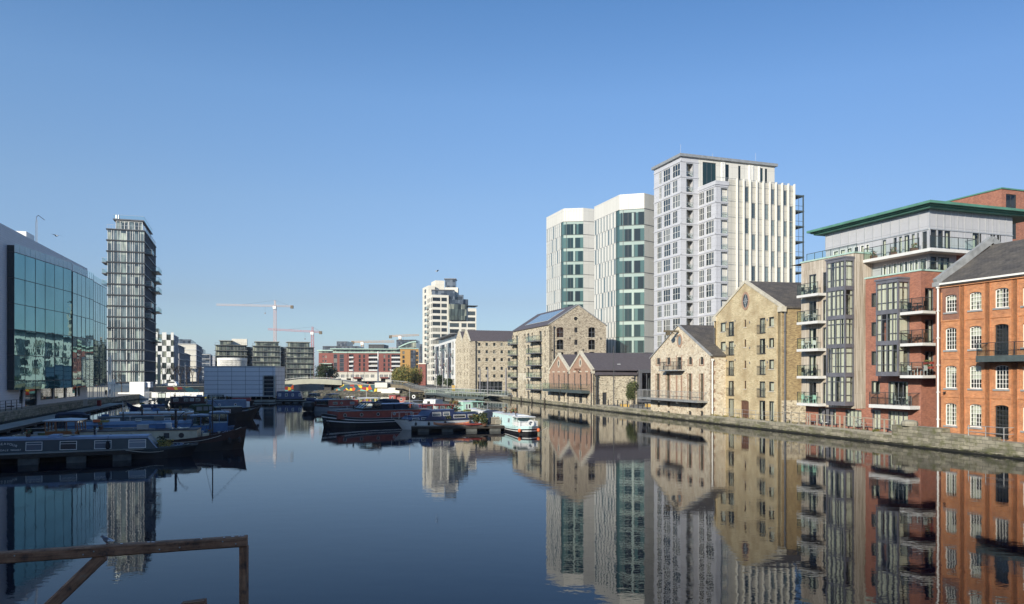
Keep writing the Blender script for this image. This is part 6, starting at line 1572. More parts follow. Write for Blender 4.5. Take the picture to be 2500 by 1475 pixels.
# white concrete abutment with ramp
ab = thing('ramp_abutment', 'bright cream concrete abutment block at the head of the ramp', 'abutment', (*PT(915, 224), 0))
f = Fac(PT(915, 222), PT(945, 222), ab)
m = f.mb(); m.box(0, f.L, -4, 0, ZZ(946.5, 222), ZZ(934.5, 222)); m.box(.6, f.L+2.3, -4, -.6, 1.0, ZZ(946.5, 222)-.02, 0); m.build('block', 'cream_panel', ab)
m = MB(LB(ab)); A = PT(947, 221.4); B = PT(975, 220); 
m.prism([(A[0]-2, A[1]), (B[0], B[1]), (B[0], B[1]+4), (A[0]-2, A[1]+4)], .6, [2.0, 1.35, 1.35, 2.0]); m.build('wing_wall', 'cream_panel', ab)
def walkway(name, label, pts, w, mats=('concrete_brown', 'galvanised', 'green_glass'), th=.5, wd=(0.25, .97), glassy=True, legs=0, rail=1.05, cat='walkway'):
    P = [(*PT(px, Y), z) for px, Y, z in pts]
    o = thing(name, label, cat, (P[0][0], P[0][1], 0)); m = MB(LB(o)); ribbon(m, P, wd, w, lambda a: th); m.build('deck', mats[0], o)
    for side in (0, 1):
        m = MB(LB(o)); g_ = MB(LB(o)); ox, oy = wd[0]*w*side, wd[1]*w*side
        for a, b in zip(P, P[1:]):
            a2, b2 = (a[0]+ox, a[1]+oy, a[2]), (b[0]+ox, b[1]+oy, b[2]); L = math.dist(a2[:2], b2[:2])
            m.beam((a2[0],a2[1],a2[2]+rail), (b2[0],b2[1],b2[2]+rail), .07, .07)
            n = max(1, int(L/(1.5 if glassy else .5)))
            for i in range(n+1):
                t = i/n; x, y, z = (a2[j]+(b2[j]-a2[j])*t for j in range(3)); m.tube((x,y,z), (x,y,z+rail), .035, 4)
            if glassy: g_.face([(a2[0],a2[1],a2[2]+.08), (b2[0],b2[1],b2[2]+.08), (b2[0],b2[1],b2[2]+rail-.06), (a2[0],a2[1],a2[2]+rail-.06)])
        r_ = m.build('railing', mats[1], o)
        if glassy: g_.build('glass_panel', mats[2], r_)
    for i in range(legs):
        a = P[min(len(P)-2, int(i*(len(P)-1)/legs))]; b = P[min(len(P)-1, int(i*(len(P)-1)/legs)+1)]; t = (i*(len(P)-1)/legs) % 1
        x, y = a[0]+(b[0]-a[0])*t+wd[0]*w*.5, a[1]+(b[1]-a[1])*t+wd[1]*w*.5; m = MB(LB(o)); m.tube((x,y,-2), (x,y,min(a[2],b[2])-th+.1), .3, 8); m.build('pile', 'black_metal', o)
    return o
walkway('ramp', 'brown sided ramp with metal railing descending from the bridge', [(946, 224, 3.3), (985, 221, 2.9), (1003, 218, 2.1), (1040, 211, 1.2)], 3, th=.95, glassy=False, cat='ramp')
walkway('boardwalk', 'long waterside boardwalk with glass balustrade in front of the stone mill', [(1040, 211, 1.2), (1078, 208, 1.2), (1120, 205, 1.15), (1190, 192, 1.1), (1240, 182, 1.0)], 2.6, ('concrete', 'light_metal', 'green_glass'), th=.35)
walkway('boardwalk', 'zigzag jetty with green glass sides projecting over the water', [(1036, 206, 1.0), (1068, 196, 1.1), (1100, 178, .95), (1150, 172, .9), (1181, 170, .9)], 2.8, ('steel_green', 'light_metal', 'green_glass'), th=.45, legs=6)
# ================================================================== boats
plain('navy_cloth', (.018,.028,.055), .9, var=.3); plain('black_cloth', (.012,.013,.016), .9, var=.3)
plain('hull_black', (.012,.012,.014), .45, var=.3); plain('hull_brown', (.045,.022,.018), .6, var=.5, scale=1.5)
plain('paint_slate', (.045,.065,.075), .4, var=.1); plain('paint_sky', (.26,.33,.46), .45, var=.1)
plain('paint_cream', (.50,.45,.33), .5, var=.15); plain('paint_blue', (.05,.125,.26), .45, var=.2); plain('paint_blue_pale', (.14,.20,.29), .5, var=.15)
plain('paint_navy', (.025,.04,.11), .4, var=.15); plain('paint_red', (.26,.025,.022), .45, var=.2); plain('paint_maroon', (.06,.018,.018), .5, var=.2)
plain('paint_rust', (.24,.045,.03), .45, var=.25); plain('paint_mint', (.42,.66,.56), .5, var=.1); plain('paint_ice', (.52,.72,.72), .45, var=.06)
plain('paint_white', (.74,.75,.74), .4, var=.08); plain('paint_grey', (.20,.22,.24), .5, var=.15); plain('roof_grey', (.22,.23,.23), .7, var=.25)
plain('varnish', (.30,.115,.04), .35, var=.25, scale=3); plain('orange_float', (.75,.16,.05), .5, var=.1); plain('leaf_dark', (.03,.05,.018), .7, var=.5, scale=4)
plain('leaf_green', (.13,.145,.045), .7, var=.4, scale=2); plain('leaf_yellow', (.30,.235,.06), .7, var=.4, scale=2); plain('bark', (.06,.05,.04), .9, var=.3, scale=4)
plain('flower', (.45,.08,.05), .7, var=.4, scale=9)

class Boat: pass
def hull(label, s, b, B=2.1, zs=.6, zm=.55, zb=.9, bl=2.6, rake=.7, stern='round', bands=((0, 'hull_black'),), deck='roof_grey', cat='boat', group=None, px=True, gunm=None, name='canal_boat'):
    s = PT(*s) if px else s; b = PT(*b) if px else b
    L = math.dist(s, b); mid = ((s[0]+b[0])/2, (s[1]+b[1])/2); rz = math.atan2(b[1]-s[1], b[0]-s[0])
    o = thing(name, label, cat, (mid[0], mid[1], 0), rz, group)
    n = 20; st = []
    for i in range(n+1):
        x = -L/2+L*i/n if i < n else L/2
        t = max(0, (x-(L/2-bl))/bl); r_ = max(0, ((-L/2+1.1)-x)/1.1)
        f = (1-t**2.0)*.985+.015
        if stern == 'round' and r_ > 0: f = min(f, math.sqrt(max(.02, 1-r_**2)))
        elif stern != 'round': f = min(f, .86+.14*min(1, (x+L/2)/2.5))
        tt = (x+L/2)/L
        z = zm+(zs-zm)*max(0, 1-tt*2.6)**2+(zb-zm)*max(0, (tt-.5)/.5)**2.4
        st.append((x, B/2*f, z, x-rake*t**1.6-(.25*r_ if stern == 'round' else 0)*-1))
    mats = [m_ for _, m_ in bands]; a = MB()
    lev = [-.4, 0.0]+[fr for fr, _ in bands[1:]]+[1.0]
    def row(q, k):
        x, w, z, xw = q; l = lev[k]
        if l <= 0: return (xw if k == 1 else xw-.1, w*(.94 if k == 1 else .8), l)
        return (xw+(x-xw)*l, w*(.94+.06*l), z*l)
    for q0_, q1_ in zip(st, st[1:]):
        for k in range(len(lev)-1):
            mi = max(0, k-1); 
            A, Bq, C, D = row(q0_, k), row(q1_, k), row(q1_, k+1), row(q0_, k+1)
            a.face([(p[0], -p[1], p[2]) for p in (A, Bq, C, D)], mi, True); a.face([(p[0], p[1], p[2]) for p in (D, C, Bq, A)], mi, True)
        x0, w0, z0, _ = q0_; x1, w1, z1, _ = q1_
        a.face([(x0,-w0+.06,z0-.1), (x1,-w1+.06*(w1>.1),z1-.1), (x1,w1-.06*(w1>.1),z1-.1), (x0,w0-.06,z0-.1)], len(mats))
        for sg_ in (-1, 1): a.face([(x0,sg_*w0,z0), (x1,sg_*w1,z1), (x1,sg_*(w1-.06*(w1>.1)),z1-.1), (x0,sg_*(w0-.06),z0-.1)][::-sg_ or 1], len(mats))
    x, w, z, xw = st[0]; ks = [row(st[0], k) for k in range(len(lev))]
    for k in range(len(lev)-1): a.face([(ks[k][0],-ks[k][1],ks[k][2]), (ks[k+1][0],-ks[k+1][1],ks[k+1][2]), (ks[k+1][0],ks[k+1][1],ks[k+1][2]), (ks[k][0],ks[k][1],ks[k][2])], max(0, k-1))
    a.build('hull', mats+[deck], o)
    g = MB()
    for q0_, q1_ in zip(st, st[1:]):
        for sg_ in (-1, 1): g.beam((q0_[0], sg_*q0_[1], q0_[2]), (q1_[0], sg_*q1_[1], q1_[2]), .07, .06)
    g.build('gunwale', gunm or mats[-1], o)
    B_ = Boat(); B_.o = o; B_.L = L; B_.s = s; B_.b = b; B_.B = B; B_.zm = zm; B_.d = ((b[0]-s[0])/L, (b[1]-s[1])/L); B_.st = st
    B_.x = lambda p: ray_t(s, B_.d, p)-L/2
    return B_
def side(w, z0, z1, tum, sg_):
    return lambda u, d, z: (u, sg_*(w-tum*(z-z0)/(z1-z0)+d), z)
def cabin(B_, x0, x1, z0, z1, w, tum=.12, rf=.0, rb=.0, mat='paint_slate', roof='roof_grey', trim=None, wins=(), wz=None, ports=(), fr='window_white', name='cabin', crown=.06, over=.05):
    o = B_.o; a = MB(); h = z1-z0
    def sec(x, z, ww): return [(x,-ww,z), (x,ww,z)]
    P = {(0,0): (x0, w), (1,0): (x1, w), (0,1): (x0+rb, w-tum), (1,1): (x1-rf, w-tum)}
    lo = [(x0,-w,z0), (x1,-w,z0), (x1,w,z0), (x0,w,z0)]; hi = [(x0+rb,-(w-tum),z1), (x1-rf,-(w-tum),z1), (x1-rf,w-tum,z1), (x0+rb,w-tum,z1)]
    for i in range(4): j = (i+1) % 4; a.face([lo[i], lo[j], hi[j], hi[i]], 0)
    a.face(hi, 0); c_ = a.build(name, mat, o)
    r_ = MB(); wt_ = w-tum+over; zc = z1+crown; xa, xb = x0+rb-over, x1-rf+over
    pts = [(-wt_, z1+.002), (wt_, z1+.002), (wt_, z1+.04), (wt_*.5, zc+.03), (0, zc+.045), (-wt_*.5, zc+.03), (-wt_, z1+.04)]
    for i in range(len(pts)):
        p, q = pts[i], pts[(i+1) % len(pts)]; r_.face([(xa,p[0],p[1]), (xb,p[0],p[1]), (xb,q[0],q[1]), (xa,q[0],q[1])][::-1])
    r_.face([(xa,p[0],p[1]) for p in pts]); r_.face([(xb,p[0],p[1]) for p in pts][::-1]); r_.build('roof', roof, c_)
    if trim:
        t_ = MB()
        for sg_ in (-1, 1):
            f_ = side(w, z0, z1, tum, sg_); t_.beam(f_(x0+rb,.02,z1-.05), f_(x1-rf,.02,z1-.05), .05, .13); t_.beam(f_(x1-rf,.02,z1-.05), f_(x1,.02,z0+.03), .05, .07)
        t_.build('trim', trim, c_)
    wz0, wz1 = wz or (z0+h*.35, z1-h*.18)
    for sg_ in (-1, 1):
        f_ = side(w, z0, z1, tum, sg_)
        for (ua, ub) in wins:
            m = MB(f_, sg_ > 0); k = .035
            m.box(ua, ub, 0, .025, wz0, wz0+k); m.box(ua, ub, 0, .025, wz1-k, wz1); m.box(ua, ua+k, 0, .024, wz0+k, wz1-k); m.box(ub-k, ub, 0, .024, wz0+k, wz1-k)
            if ub-ua > .7: m.box(ua+k, ub-k, .0, .02, wz1-(wz1-wz0)*.32, wz1-(wz1-wz0)*.32+.025)
            w_ = m.build('window', fr, c_)
            m = MB(f_, sg_ > 0); m.face([(ua+k,.008,wz0+k), (ua+k,.008,wz1-k), (ub-k,.008,wz1-k), (ub-k,.008,wz0+k)]); m.build('window_pane', 'boat_glass', c_)
        for u in ports:
            m = MB(f_, sg_ > 0); zc = (wz0+wz1)/2; R_ = min(.2, (wz1-wz0)/2)
            m.ring((u,0,zc), R_*.75, R_, (0,1,0), 14, 0, th=.03); m.disc((u,.001,zc), R_*.75, (0,1,0), 14, 1, None, .01); m.build('porthole', [fr, 'boat_glass'], c_)
    return c_
def wheelhouse(B_, x0, x1, z0, zm, z1, w, mat, roof, nside=3, rf=.0, over=.15, name='wheelhouse', gl='bay_glass', post=.06):
    o = B_.o; a = MB()
    a.box(x0, x1, -w, w, z0, zm); c_ = a.build(name, mat, o)
    a = MB(); X = lambda x, z: x-(rf*(z-zm)/(z1-zm) if x > (x0+x1)/2 else 0)
    xs = [x0+(x1-x0)*i/nside for i in range(nside+1)]
    for sg_ in (-1, 1):
        for x in xs: a.beam((x, sg_*(w-.03), zm), (x-(rf*(x-x0)/(x1-x0)), sg_*(w-.03), z1), post, post)
    for y in (-w*.33, w*.33):
        a.beam((x1-.02, y, zm), (x1-rf-.02, y, z1), post, post); a.beam((x0+.02, y, zm), (x0+.02, y, z1), post, post)
    a.box(x0, x1-rf, -w, w, z1-.06, z1); a.build('window_frame', mat, c_)
    g = MB()
    for sg_ in (-1, 1): g.face([(x0+.03, sg_*(w-.02), zm), (x1-.03, sg_*(w-.02), zm), (x1-rf-.03, sg_*(w-.02), z1-.06), (x0+.03, sg_*(w-.02), z1-.06)][::-sg_])
    g.face([(x1-.01,-w+.03,zm), (x1-.01,w-.03,zm), (x1-rf-.01,w-.03,z1-.06), (x1-rf-.01,-w+.03,z1-.06)])
    g.face([(x0+.01,-w+.03,zm), (x0+.01,w-.03,zm), (x0+.01,w-.03,z1-.06), (x0+.01,-w+.03,z1-.06)][::-1]); g.build('windscreen', gl, c_)
    r_ = MB(); r_.extr([(x0-over, z1+.002), (x1-rf+over, z1+.002), (x1-rf+over, z1+.07), ((x0+x1)/2, z1+.13), (x0-over, z1+.07)], -w-over*.6, w+over*.6); r_.build('roof', roof, c_)
    return c_
def canopy(B_, x0, x1, z0, z1, w, mat='navy_cloth', vin=True, rake=.5, name='canopy'):
    a = MB(); N_ = 8
    prof = [(x0, z0), (x0+.1, z1-.12), (x0+.35, z1), ((x0+x1)/2, z1+.05), (x1-rake-.2, z1-.02), (x1-rake, z1-.12), (x1, z0)]
    for (xa, za), (xb, zb_) in zip(prof, prof[1:]):
        for k in range(N_):
            t0, t1 = -1+2*k/N_, -1+2*(k+1)/N_
            Z = lambda z, t: z-(abs(t)**3)*.14*(z > z0+.05)
            a.face([(xa,w*t0,Z(za,t0)), (xb,w*t0,Z(zb_,t0)), (xb,w*t1,Z(zb_,t1)), (xa,w*t1,Z(za,t1))][::-1], 0, False)
    for sg_ in (-1, 1): a.face([(x, sg_*w, z-(.14 if z > z0+.05 else 0)) for x, z in prof][::(1 if sg_ < 0 else -1)], 0)
    c_ = a.build(name, mat, B_.o)
    if vin:
        L = x1-x0
        for sg_ in (-1, 1):
            for (fa, fb) in ((.12, .36), (.42, .62), (.67, .84)):
                m = MB(); za, zb_ = z0+(z1-z0)*.42, z1-.26; m.box(x0+L*fa, x0+L*fb, sg_*w-.012, sg_*w+.012, za, zb_); m.build('vinyl_window', 'boat_glass', c_)
    return c_
def pipe(B_, x, y, z0, z1, r=.06, mat='black_metal', cap=True, name='chimney'):
    a = MB(); a.tube((x,y,z0), (x,y,z1), r, 8)
    if cap: a.lathe([(r*1.7,0), (r*1.7,.05), (0,.12)], (x,y,z1), 8)
    return a.build(name, mat, B_.o)
def fender(B_, x, sg_, z, mat='black_metal', r=.11, l=.45):
    import bisect
    w = B_.B/2
    for q in B_.st:
        if q[0] <= x: w = q[1]
    a = MB(); a.lathe([(0,0), (r,.08), (r,l-.1), (.03,l), (.02,l+.05)], (x, sg_*(w+r*.9), z), 8); a.tube((x, sg_*(w+r*.8), z+l), (x, sg_*(w-.02), B_.zm+.25), .012, 4); a.build('fender', mat, B_.o)
def ringbuoy(B_, c, ax, mat='paint_white'):
    a = MB(); a.ring(c, .2, .36, ax, 16, 0, th=.09); a.build('lifebuoy', mat, B_.o)
def clump(mb, c, r, h, n, rng, m=0, s=.12):
    for _ in range(n):
        t = rng.uniform(0, 6.28); q = r*math.sqrt(rng.random()); z = rng.uniform(0, h)
        p = Vector((c[0]+q*math.cos(t), c[1]+q*math.sin(t), c[2]+z)); u = Vector((rng.uniform(-1,1), rng.uniform(-1,1), rng.uniform(-.6,1))).normalized()*s; v = u.cross(Vector((rng.uniform(-1,1), rng.uniform(-1,1), rng.uniform(-1,1)))).normalized()*s*.5
        mb.face([p-u, p-v, p+u, p+v], m)
def plant(parent, c, r, h, n, mats, seed, s=.12, name='potted_plants'):
    rng = random.Random(seed); a = MB()
    clump(a, c, r, h, n, rng, 0, s)
    if len(mats) > 1: clump(a, (c[0], c[1], c[2]+h*.3), r*.9, h*.7, n//4, rng, 1, s*.7)
    return a.build(name, mats, parent)

plain('jetty_board', (.035,.03,.026), .9, var=.4); plain('float_grey', (.085,.09,.085), .85, var=.3)
# --- 1: dark slate narrowboat with the painted name
b1 = hull('slate narrowboat with pale blue roof trim and its name painted on the side', (-41.3, 50.3), (-23.2, 56.0), 2.1, .62, .56, .95, 2.9, .5, px=False, bands=((0, 'hull_black'), (.8, 'paint_slate')), name='narrowboat')
x = b1.x
c1 = cabin(b1, -8.6, x(392), .58, 1.60, .92, .13, rf=.75, mat='paint_slate', roof='paint_sky', trim='paint_sky', wz=(.78, 1.38),
      wins=[(x(72), x(112)), (x(154), x(195)), (x(237), x(278)), (x(319), x(361))], fr='window_white')
pipe(b1, x(229), .3, 1.6, 2.25, .07); pipe(b1, x(60)+3.0, 0, 1.62, 1.95, .09, 'roof_grey'); 
a = MB(); a.box(x(124), x(148), -.62, .62, 1.66, 1.80); a.build('roof_hatch', 'paint_sky', b1.o)
a = MB(); xx = x(270); a.lathe([(0,0), (.13,.1), (.15,.3), (.1,.55), (.02,.66)], (xx, -.98, .72), 10); a.tube((xx,-.98,1.35), (xx,-.82,1.68), .012, 4); a.build('fender', 'black_cloth', b1.o)
plant(b1.o, (x(405), -.1, .8), .55, .45, 160, ['leaf_yellow', 'leaf_green'], 3, .1); plant(b1.o, (x(392), .3, .85), .3, .6, 60, ['leaf_dark'], 4, .14); plant(b1.o, (x(432), 0, .82), .4, .14, 60, ['paint_sky', 'leaf_dark'], 5, .06)
def lettering(parent, txt, cx_, cz, yfun, size, arc=0, spacing=.19, mat='window_white', name='painted_name'):
    V = []; Fc = []
    n = len(txt)
    for i, ch in enumerate(txt):
        if ch == ' ': continue
        cu = bpy.data.curves.new('glyph', 'FONT'); cu.body = ch; cu.size = size; cu.align_x = 'CENTER'; cu.extrude = .003
        t_ = bpy.data.objects.new('glyph', cu); COL.objects.link(t_); bpy.context.view_layer.update()
        me = t_.to_mesh(); s_ = (i-(n-1)/2)*spacing; ang = 0; dx, dz = s_, 0
        if arc: ang = -s_/arc; dx, dz = arc*math.sin(s_/arc), arc*(math.cos(s_/arc)-1)
        b_ = len(V)
        for v in me.vertices:
            u, w = v.co.x*math.cos(ang)-v.co.y*math.sin(ang), v.co.x*math.sin(ang)+v.co.y*math.cos(ang)
            X_, Z_ = cx_+dx+u, cz+dz+w; V.append((X_, yfun(Z_)-v.co.z, Z_))
        for p in me.polygons: Fc.append([b_+k for k in p.vertices])
        t_.to_mesh_clear(); bpy.data.objects.remove(t_); bpy.data.curves.remove(cu)
    me = bpy.data.meshes.new(name); me.from_pydata(V, [], Fc); me.materials.append(M[mat]); return inst(name, me, parent)
yf = lambda z: -(.92-.13*(z-.58)/1.02)-.006
lettering(b1.o, 'ENDEAVOUR', x(22), 1.22, yf, .22, arc=1.35, spacing=.165)
lettering(b1.o, 'KINGSDALE WHARF', x(24), .80, yf, .17, arc=0, spacing=.125)

# --- 2: cream cabin barge with a varnished wheelhouse
b2 = hull('black hulled barge with long cream cabin and varnished wooden wheelhouse', (35, 57.2), (602, 61.6), 3.5, 1.3, .86, 1.75, 4.5, .25, bands=((0, 'hull_black'), (.55, 'hull_brown')), deck='hull_brown', name='barge', gunm='hull_brown')
x = b2.x
a = MB()
for q0_, q1_ in zip(b2.st[:8], b2.st[1:9]): 
    for sg_ in (-1, 1): a.beam((q0_[0], sg_*(q0_[1]+.02), q0_[2]+.02), (q1_[0], sg_*(q1_[1]+.02), q1_[2]+.02), .1, .26)
a.build('bulwark', 'paint_cream', b2.o)
cabin(b2, x(206), x(486), .85, 1.66, 1.35, .06, mat='paint_cream', roof='hull_brown', wins=[(x(407), x(420))], ports=[x(449), x(330), x(280)], fr='black_metal', wz=(1.08, 1.48))
wheelhouse(b2, x(122), x(200), 1.0, 1.75, 2.5, 1.15, 'varnish', 'paint_white', 3, rf=.06)
a = MB(); a.box(x(203), x(215), -.9, .9, .9, 1.72); a.build('companionway', 'paint_maroon', b2.o)
pipe(b2, x(429), .0, 1.66, 3.15, .09, name='chimney'); a = MB(); a.box(x(499), x(513), -1.1, -.7, .95, 1.38); a.build('locker', 'paint_cream', b2.o)
mst = MB(); mst.tube((x(519),0,.9), (x(519),0,4.1), .05, 6); mst.tube((x(519),0,4.0), (x(590),0,1.7), .012, 4); mst.tube((x(519),0,4.0), (x(500),0,1.2), .012, 4); mst.build('mast', 'black_metal', b2.o)
dv = MB()
pts = [(x(458), .5, 1.5)]+[(x(458)-.9*math.cos(t), .5, 1.6+1.5*math.sin(t)) for t in [i*math.pi/16 for i in range(0, 9)]]
for p, q in zip(pts, pts[1:]): dv.tube(p, q, .03, 5)
dv.build('davit', 'black_metal', b2.o)
for f_ in (.2, .9): fender(b2, b2.L/2-f_-.3, -1, .5, 'black_metal', .16, .5)
a = MB(); a.lathe([(0,0), (.16,.1), (.18,.22), (0,.38)], (x(457), -1.95, .35), 8); a.build('fender', 'paint_white', b2.o)
plant(b2.o, (x(560), 0, 1.3), .5, .2, 40, ['paint_sky'], 8, .08, 'rope_coils')

# --- 3: long blue barge with glazed blue wheelhouse
b3 = hull('long bright blue barge with glazed blue deckhouse behind the cream barge', (150, 66.5), (572, 71.5), 3.4, .9, .75, 1.2, 3.5, .3, bands=((0, 'hull_black'), (.7, 'paint_blue')), name='barge')
x = b3.x
cabin(b3, x(165), x(468), .72, 1.55, 1.4, .2, mat='paint_blue', roof='paint_blue_pale', wins=[(x(205), x(218)), (x(300), x(330)), (x(400), x(420))], ports=[x(440)], wz=(.95, 1.3), crown=.22)
wheelhouse(b3, x(470), x(512), .7, 1.35, 2.2, 1.25, 'paint_blue', 'paint_blue_pale', 2); wheelhouse(b3, x(515), x(556), .7, 1.55, 2.45, 1.3, 'paint_blue', 'paint_blue_pale', 2)
a = MB(); a.lathe([(.05,0), (.05,.9)], (x(300), .2, 1.75), 8); a.build('chimney', 'black_metal', b3.o)
a = MB(); a.box(x(240), x(252), -.7, .0, 1.78, 1.95); a.box(x(254), x(267), -.7, .0, 1.78, 1.95); a.build('roof_crates', 'leaf_yellow', b3.o)
plant(b3.o, (x(490), -.6, 1.36), .4, .5, 70, ['leaf_dark', 'flower'], 12, .1)

# --- 4: cruiser with navy canopy
b4 = hull('grey cabin cruiser with domed navy canvas canopy at the stern', (128, 74), (480, 80), 3.0, .8, .8, 1.0, 3, .5, bands=((0, 'paint_grey'),), name='cruiser')
x = b4.x; canopy(b4, x(134), x(236), .85, 2.3, 1.35, 'navy_cloth', rake=1.0)
cabin(b4, x(240), x(478), .78, 1.75, 1.2, .15, mat='paint_slate', roof='roof_grey', wins=[(x(260), x(275)), (x(330), x(345)), (x(400), x(415))]); pipe(b4, x(347), 0, 1.75, 2.3, .08)

# --- 5: red narrowboat
b5 = hull('red narrowboat with white roof and pale framed windows', (288, 85), (520, 88.5), 2.1, .6, .55, .9, 2.5, .5, bands=((0, 'hull_black'),), name='narrowboat')
x = b5.x; cabin(b5, x(294), x(472), .55, 1.72, .95, .12, mat='paint_red', roof='paint_white', trim='paint_white', wins=[(x(314), x(333)), (x(360), x(372)), (x(401), x(420)), (x(443), x(462))], wz=(.85, 1.45))
# --- 6: dark barge with green canopy
b6 = hull('dark barge with pale roof and dark green framed canopy amidships', (335, 93), (634, 102.5), 3.1, .9, .8, 1.7, 4.5, .9, bands=((0, 'hull_black'),), name='barge')
x = b6.x; cabin(b6, x(340), x(466), .8, 1.55, 1.2, .1, mat='hull_black', roof='roof_grey', wins=[(x(380), x(392))]); canopy(b6, x(466), x(522), .85, 2.2, 1.2, 'leaf_dark', rake=.4)
cabin(b6, x(520), x(584), .8, 1.75, 1.2, .08, mat='hull_black', roof='concrete_pale', trim=None, wins=[(x(534), x(556))], wz=(1.0, 1.5)); fender(b6, b6.L/2-.5, -1, .6, 'black_metal', .18, .5)
# --- 7
b7 = hull('blue grey narrowboat with round white portholes and a white tarpaulin at the bow', (478, 116), (640, 121), 2.4, .8, .75, 1.35, 3.5, .6, bands=((0, 'hull_black'),), name='narrowboat')
x = b7.x; cabin(b7, x(506), x(598), .75, 2.0, 1.0, .1, mat='paint_blue_pale', roof='paint_blue_pale', ports=[x(533), x(572)], wz=(1.1, 1.6)); a = MB(); a.box(x(600), x(608), -.6, .6, .9, 1.75); a.build('tarpaulin', 'paint_white', b7.o)
# --- 8
b8 = hull('navy hulled boat with its bow pointing left towards the quay', (405, 121), (308, 118), 2.6, .8, .8, 1.75, 3, .5, bands=((0, 'paint_navy'),), name='barge')
x = b8.x; cabin(b8, x(400), x(345), .8, 1.25, .9, .1, mat='paint_navy', roof='paint_blue_pale', ports=[x(370)])
b9 = hull('covered maroon boat with blue roof and pale curtained windows', (412, 137), (505, 140), 3.0, .9, .8, 1.1, 2.5, .3, bands=((0, 'hull_black'),), name='houseboat')
x = b9.x; cabin(b9, x(416), x(498), .8, 1.95, 1.25, .05, mat='paint_maroon', roof='paint_navy', wins=[(x(422), x(434)), (x(448), x(458)), (x(462), x(472)), (x(476), x(487))], wz=(1.2, 1.75))
b10 = hull('small grey green workboat with a framed shelter', (382, 152), (414, 153), 2.4, .7, .7, .9, 1.5, .3, bands=((0, 'steel_green'),), name='workboat')
x = b10.x; wheelhouse(b10, x(386), x(404), .65, 1.3, 2.3, .9, 'steel_green', 'roof_grey', 2)
b11 = hull('dark canopied boat moored against the grey box', (506, 151), (558, 152), 2.6, .8, .7, .9, 2, .4, bands=((0, 'hull_black'),), name='cruiser')
x = b11.x; wheelhouse(b11, x(509), x(545), .7, 1.1, 1.95, 1.0, 'hull_black', 'roof_grey', 3)
b12 = hull('boat with a low red roof beside the grey box', (560, 150), (622, 151), 2.4, .8, .7, 1.0, 2, .4, bands=((0, 'hull_black'),), name='narrowboat')
x = b12.x; cabin(b12, x(568), x(612), .7, 1.5, 1.0, .15, mat='paint_red', roof='roof_grey')
for q_, lb in (((672, 166, 746, 167), 'long navy houseboat with pale square windows right of the grey box'), ):
    bb = hull(lb, q_[:2], q_[2:], 3.0, .8, .7, 1.0, 2.5, .4, bands=((0, 'hull_black'),), name='houseboat'); x = bb.x
    cabin(bb, x(678), x(740), .7, 2.3, 1.3, .25, mat='paint_navy', roof='paint_navy', rf=.5, wins=[(x(682), x(688)), (x(698), x(704)), (x(714), x(719)), (x(731), x(736))], wz=(1.3, 1.9))
for q_, lb, xs_, cl in (((790, 153, 744, 152), 'blue cabin cruiser, left of a pair behind the red cabined boat', (748, 772), 'paint_navy'), ((838, 151, 788, 152), 'dark blue cabin cruiser with raked windscreen, right of a pair behind the red cabined boat', (795, 822), 'paint_blue')):
    bb = hull(lb, q_[:2], q_[2:], 2.8, 1.0, 1.0, 1.3, 2.5, .9, 'transom', bands=((0, 'hull_black'), (.6, cl)), name='cruiser'); x = bb.x
    wheelhouse(bb, x(xs_[1]), x(xs_[0]), .95, 1.35, 2.1, 1.1, cl, cl, 3, rf=.7)
bb = hull('small white motor cruiser low in the water behind the red cabined boat', (872, 148), (829, 148), 2.4, .9, .9, 1.2, 2, .8, 'transom', bands=((0, 'paint_white'),), name='cruiser'); x = bb.x; wheelhouse(bb, x(862), x(842), .9, 1.1, 1.7, .9, 'paint_white', 'paint_white', 2, rf=.5)
# --- red and white boat
m3 = hull('red cabined narrowboat with grey hull and glazed foredeck', (938, 128.5), (757, 124.5), 3.0, .9, .8, 1.25, 3, .3, bands=((0, 'paint_grey'), (.72, 'paint_maroon')), name='narrowboat')
x = m3.x; cabin(m3, x(872), x(800), .8, 1.85, 1.25, .08, mat='paint_rust', roof='paint_cream', wins=[(x(822), x(811)), (x(863), x(852))], ports=[x(832)], fr='paint_cream', wz=(1.1, 1.55))
wheelhouse(m3, x(799), x(771), .85, 1.1, 1.8, 1.1, 'paint_maroon', 'paint_blue_pale', 3, gl='thin_glass'); wheelhouse(m3, x(926), x(876), .8, 1.2, 2.05, 1.25, 'paint_white', 'paint_white', 4)
a = MB(); a.box(x(905), x(801), 1.26, 1.5, .72, .84); a.box(x(905), x(801), -1.5, -1.26, .72, .84); a.build('rubbing_strake', 'paint_white', m3.o)
a = MB(); a.lathe([(0,0), (.9,.1), (1.1,.8), (.9,1.5), (0,1.6)], (m3.L/2+.2, 0, .0), 10); a.build('bow_fender', 'black_metal', m3.o)
# --- big red barge
m4 = hull('large black barge with white hull stripes, red cabin sides and round portholes', (1040, 94), (784, 86.2), 3.9, 1.0, .96, 1.62, 3.6, .3, bands=((0, 'hull_black'), (.46, 'paint_white'), (.54, 'hull_black'), (.72, 'paint_white'), (.80, 'hull_black')), name='barge', gunm='paint_grey')
x = m4.x; cabin(m4, x(1034), x(812), .95, 1.80, 1.62, .06, mat='paint_rust', roof='roof_grey', ports=[x(829), x(869), x(909), x(948), x(990), x(1020)], wz=(1.17, 1.62), fr='galvanised')
wheelhouse(m4, x(920), x(876), 1.83, 2.1, 2.7, 1.2, 'hull_black', 'paint_navy', 2, rf=.75)
a = MB(); a.box(x(950), x(921), -1.2, 1.2, 1.86, 2.5); a.build('covered_deckhouse', 'navy_cloth', m4.o); a = MB(); a.box(x(984), x(953), -1.2, 1.2, 1.86, 2.45); a.build('covered_deckhouse', 'navy_cloth', m4.o)
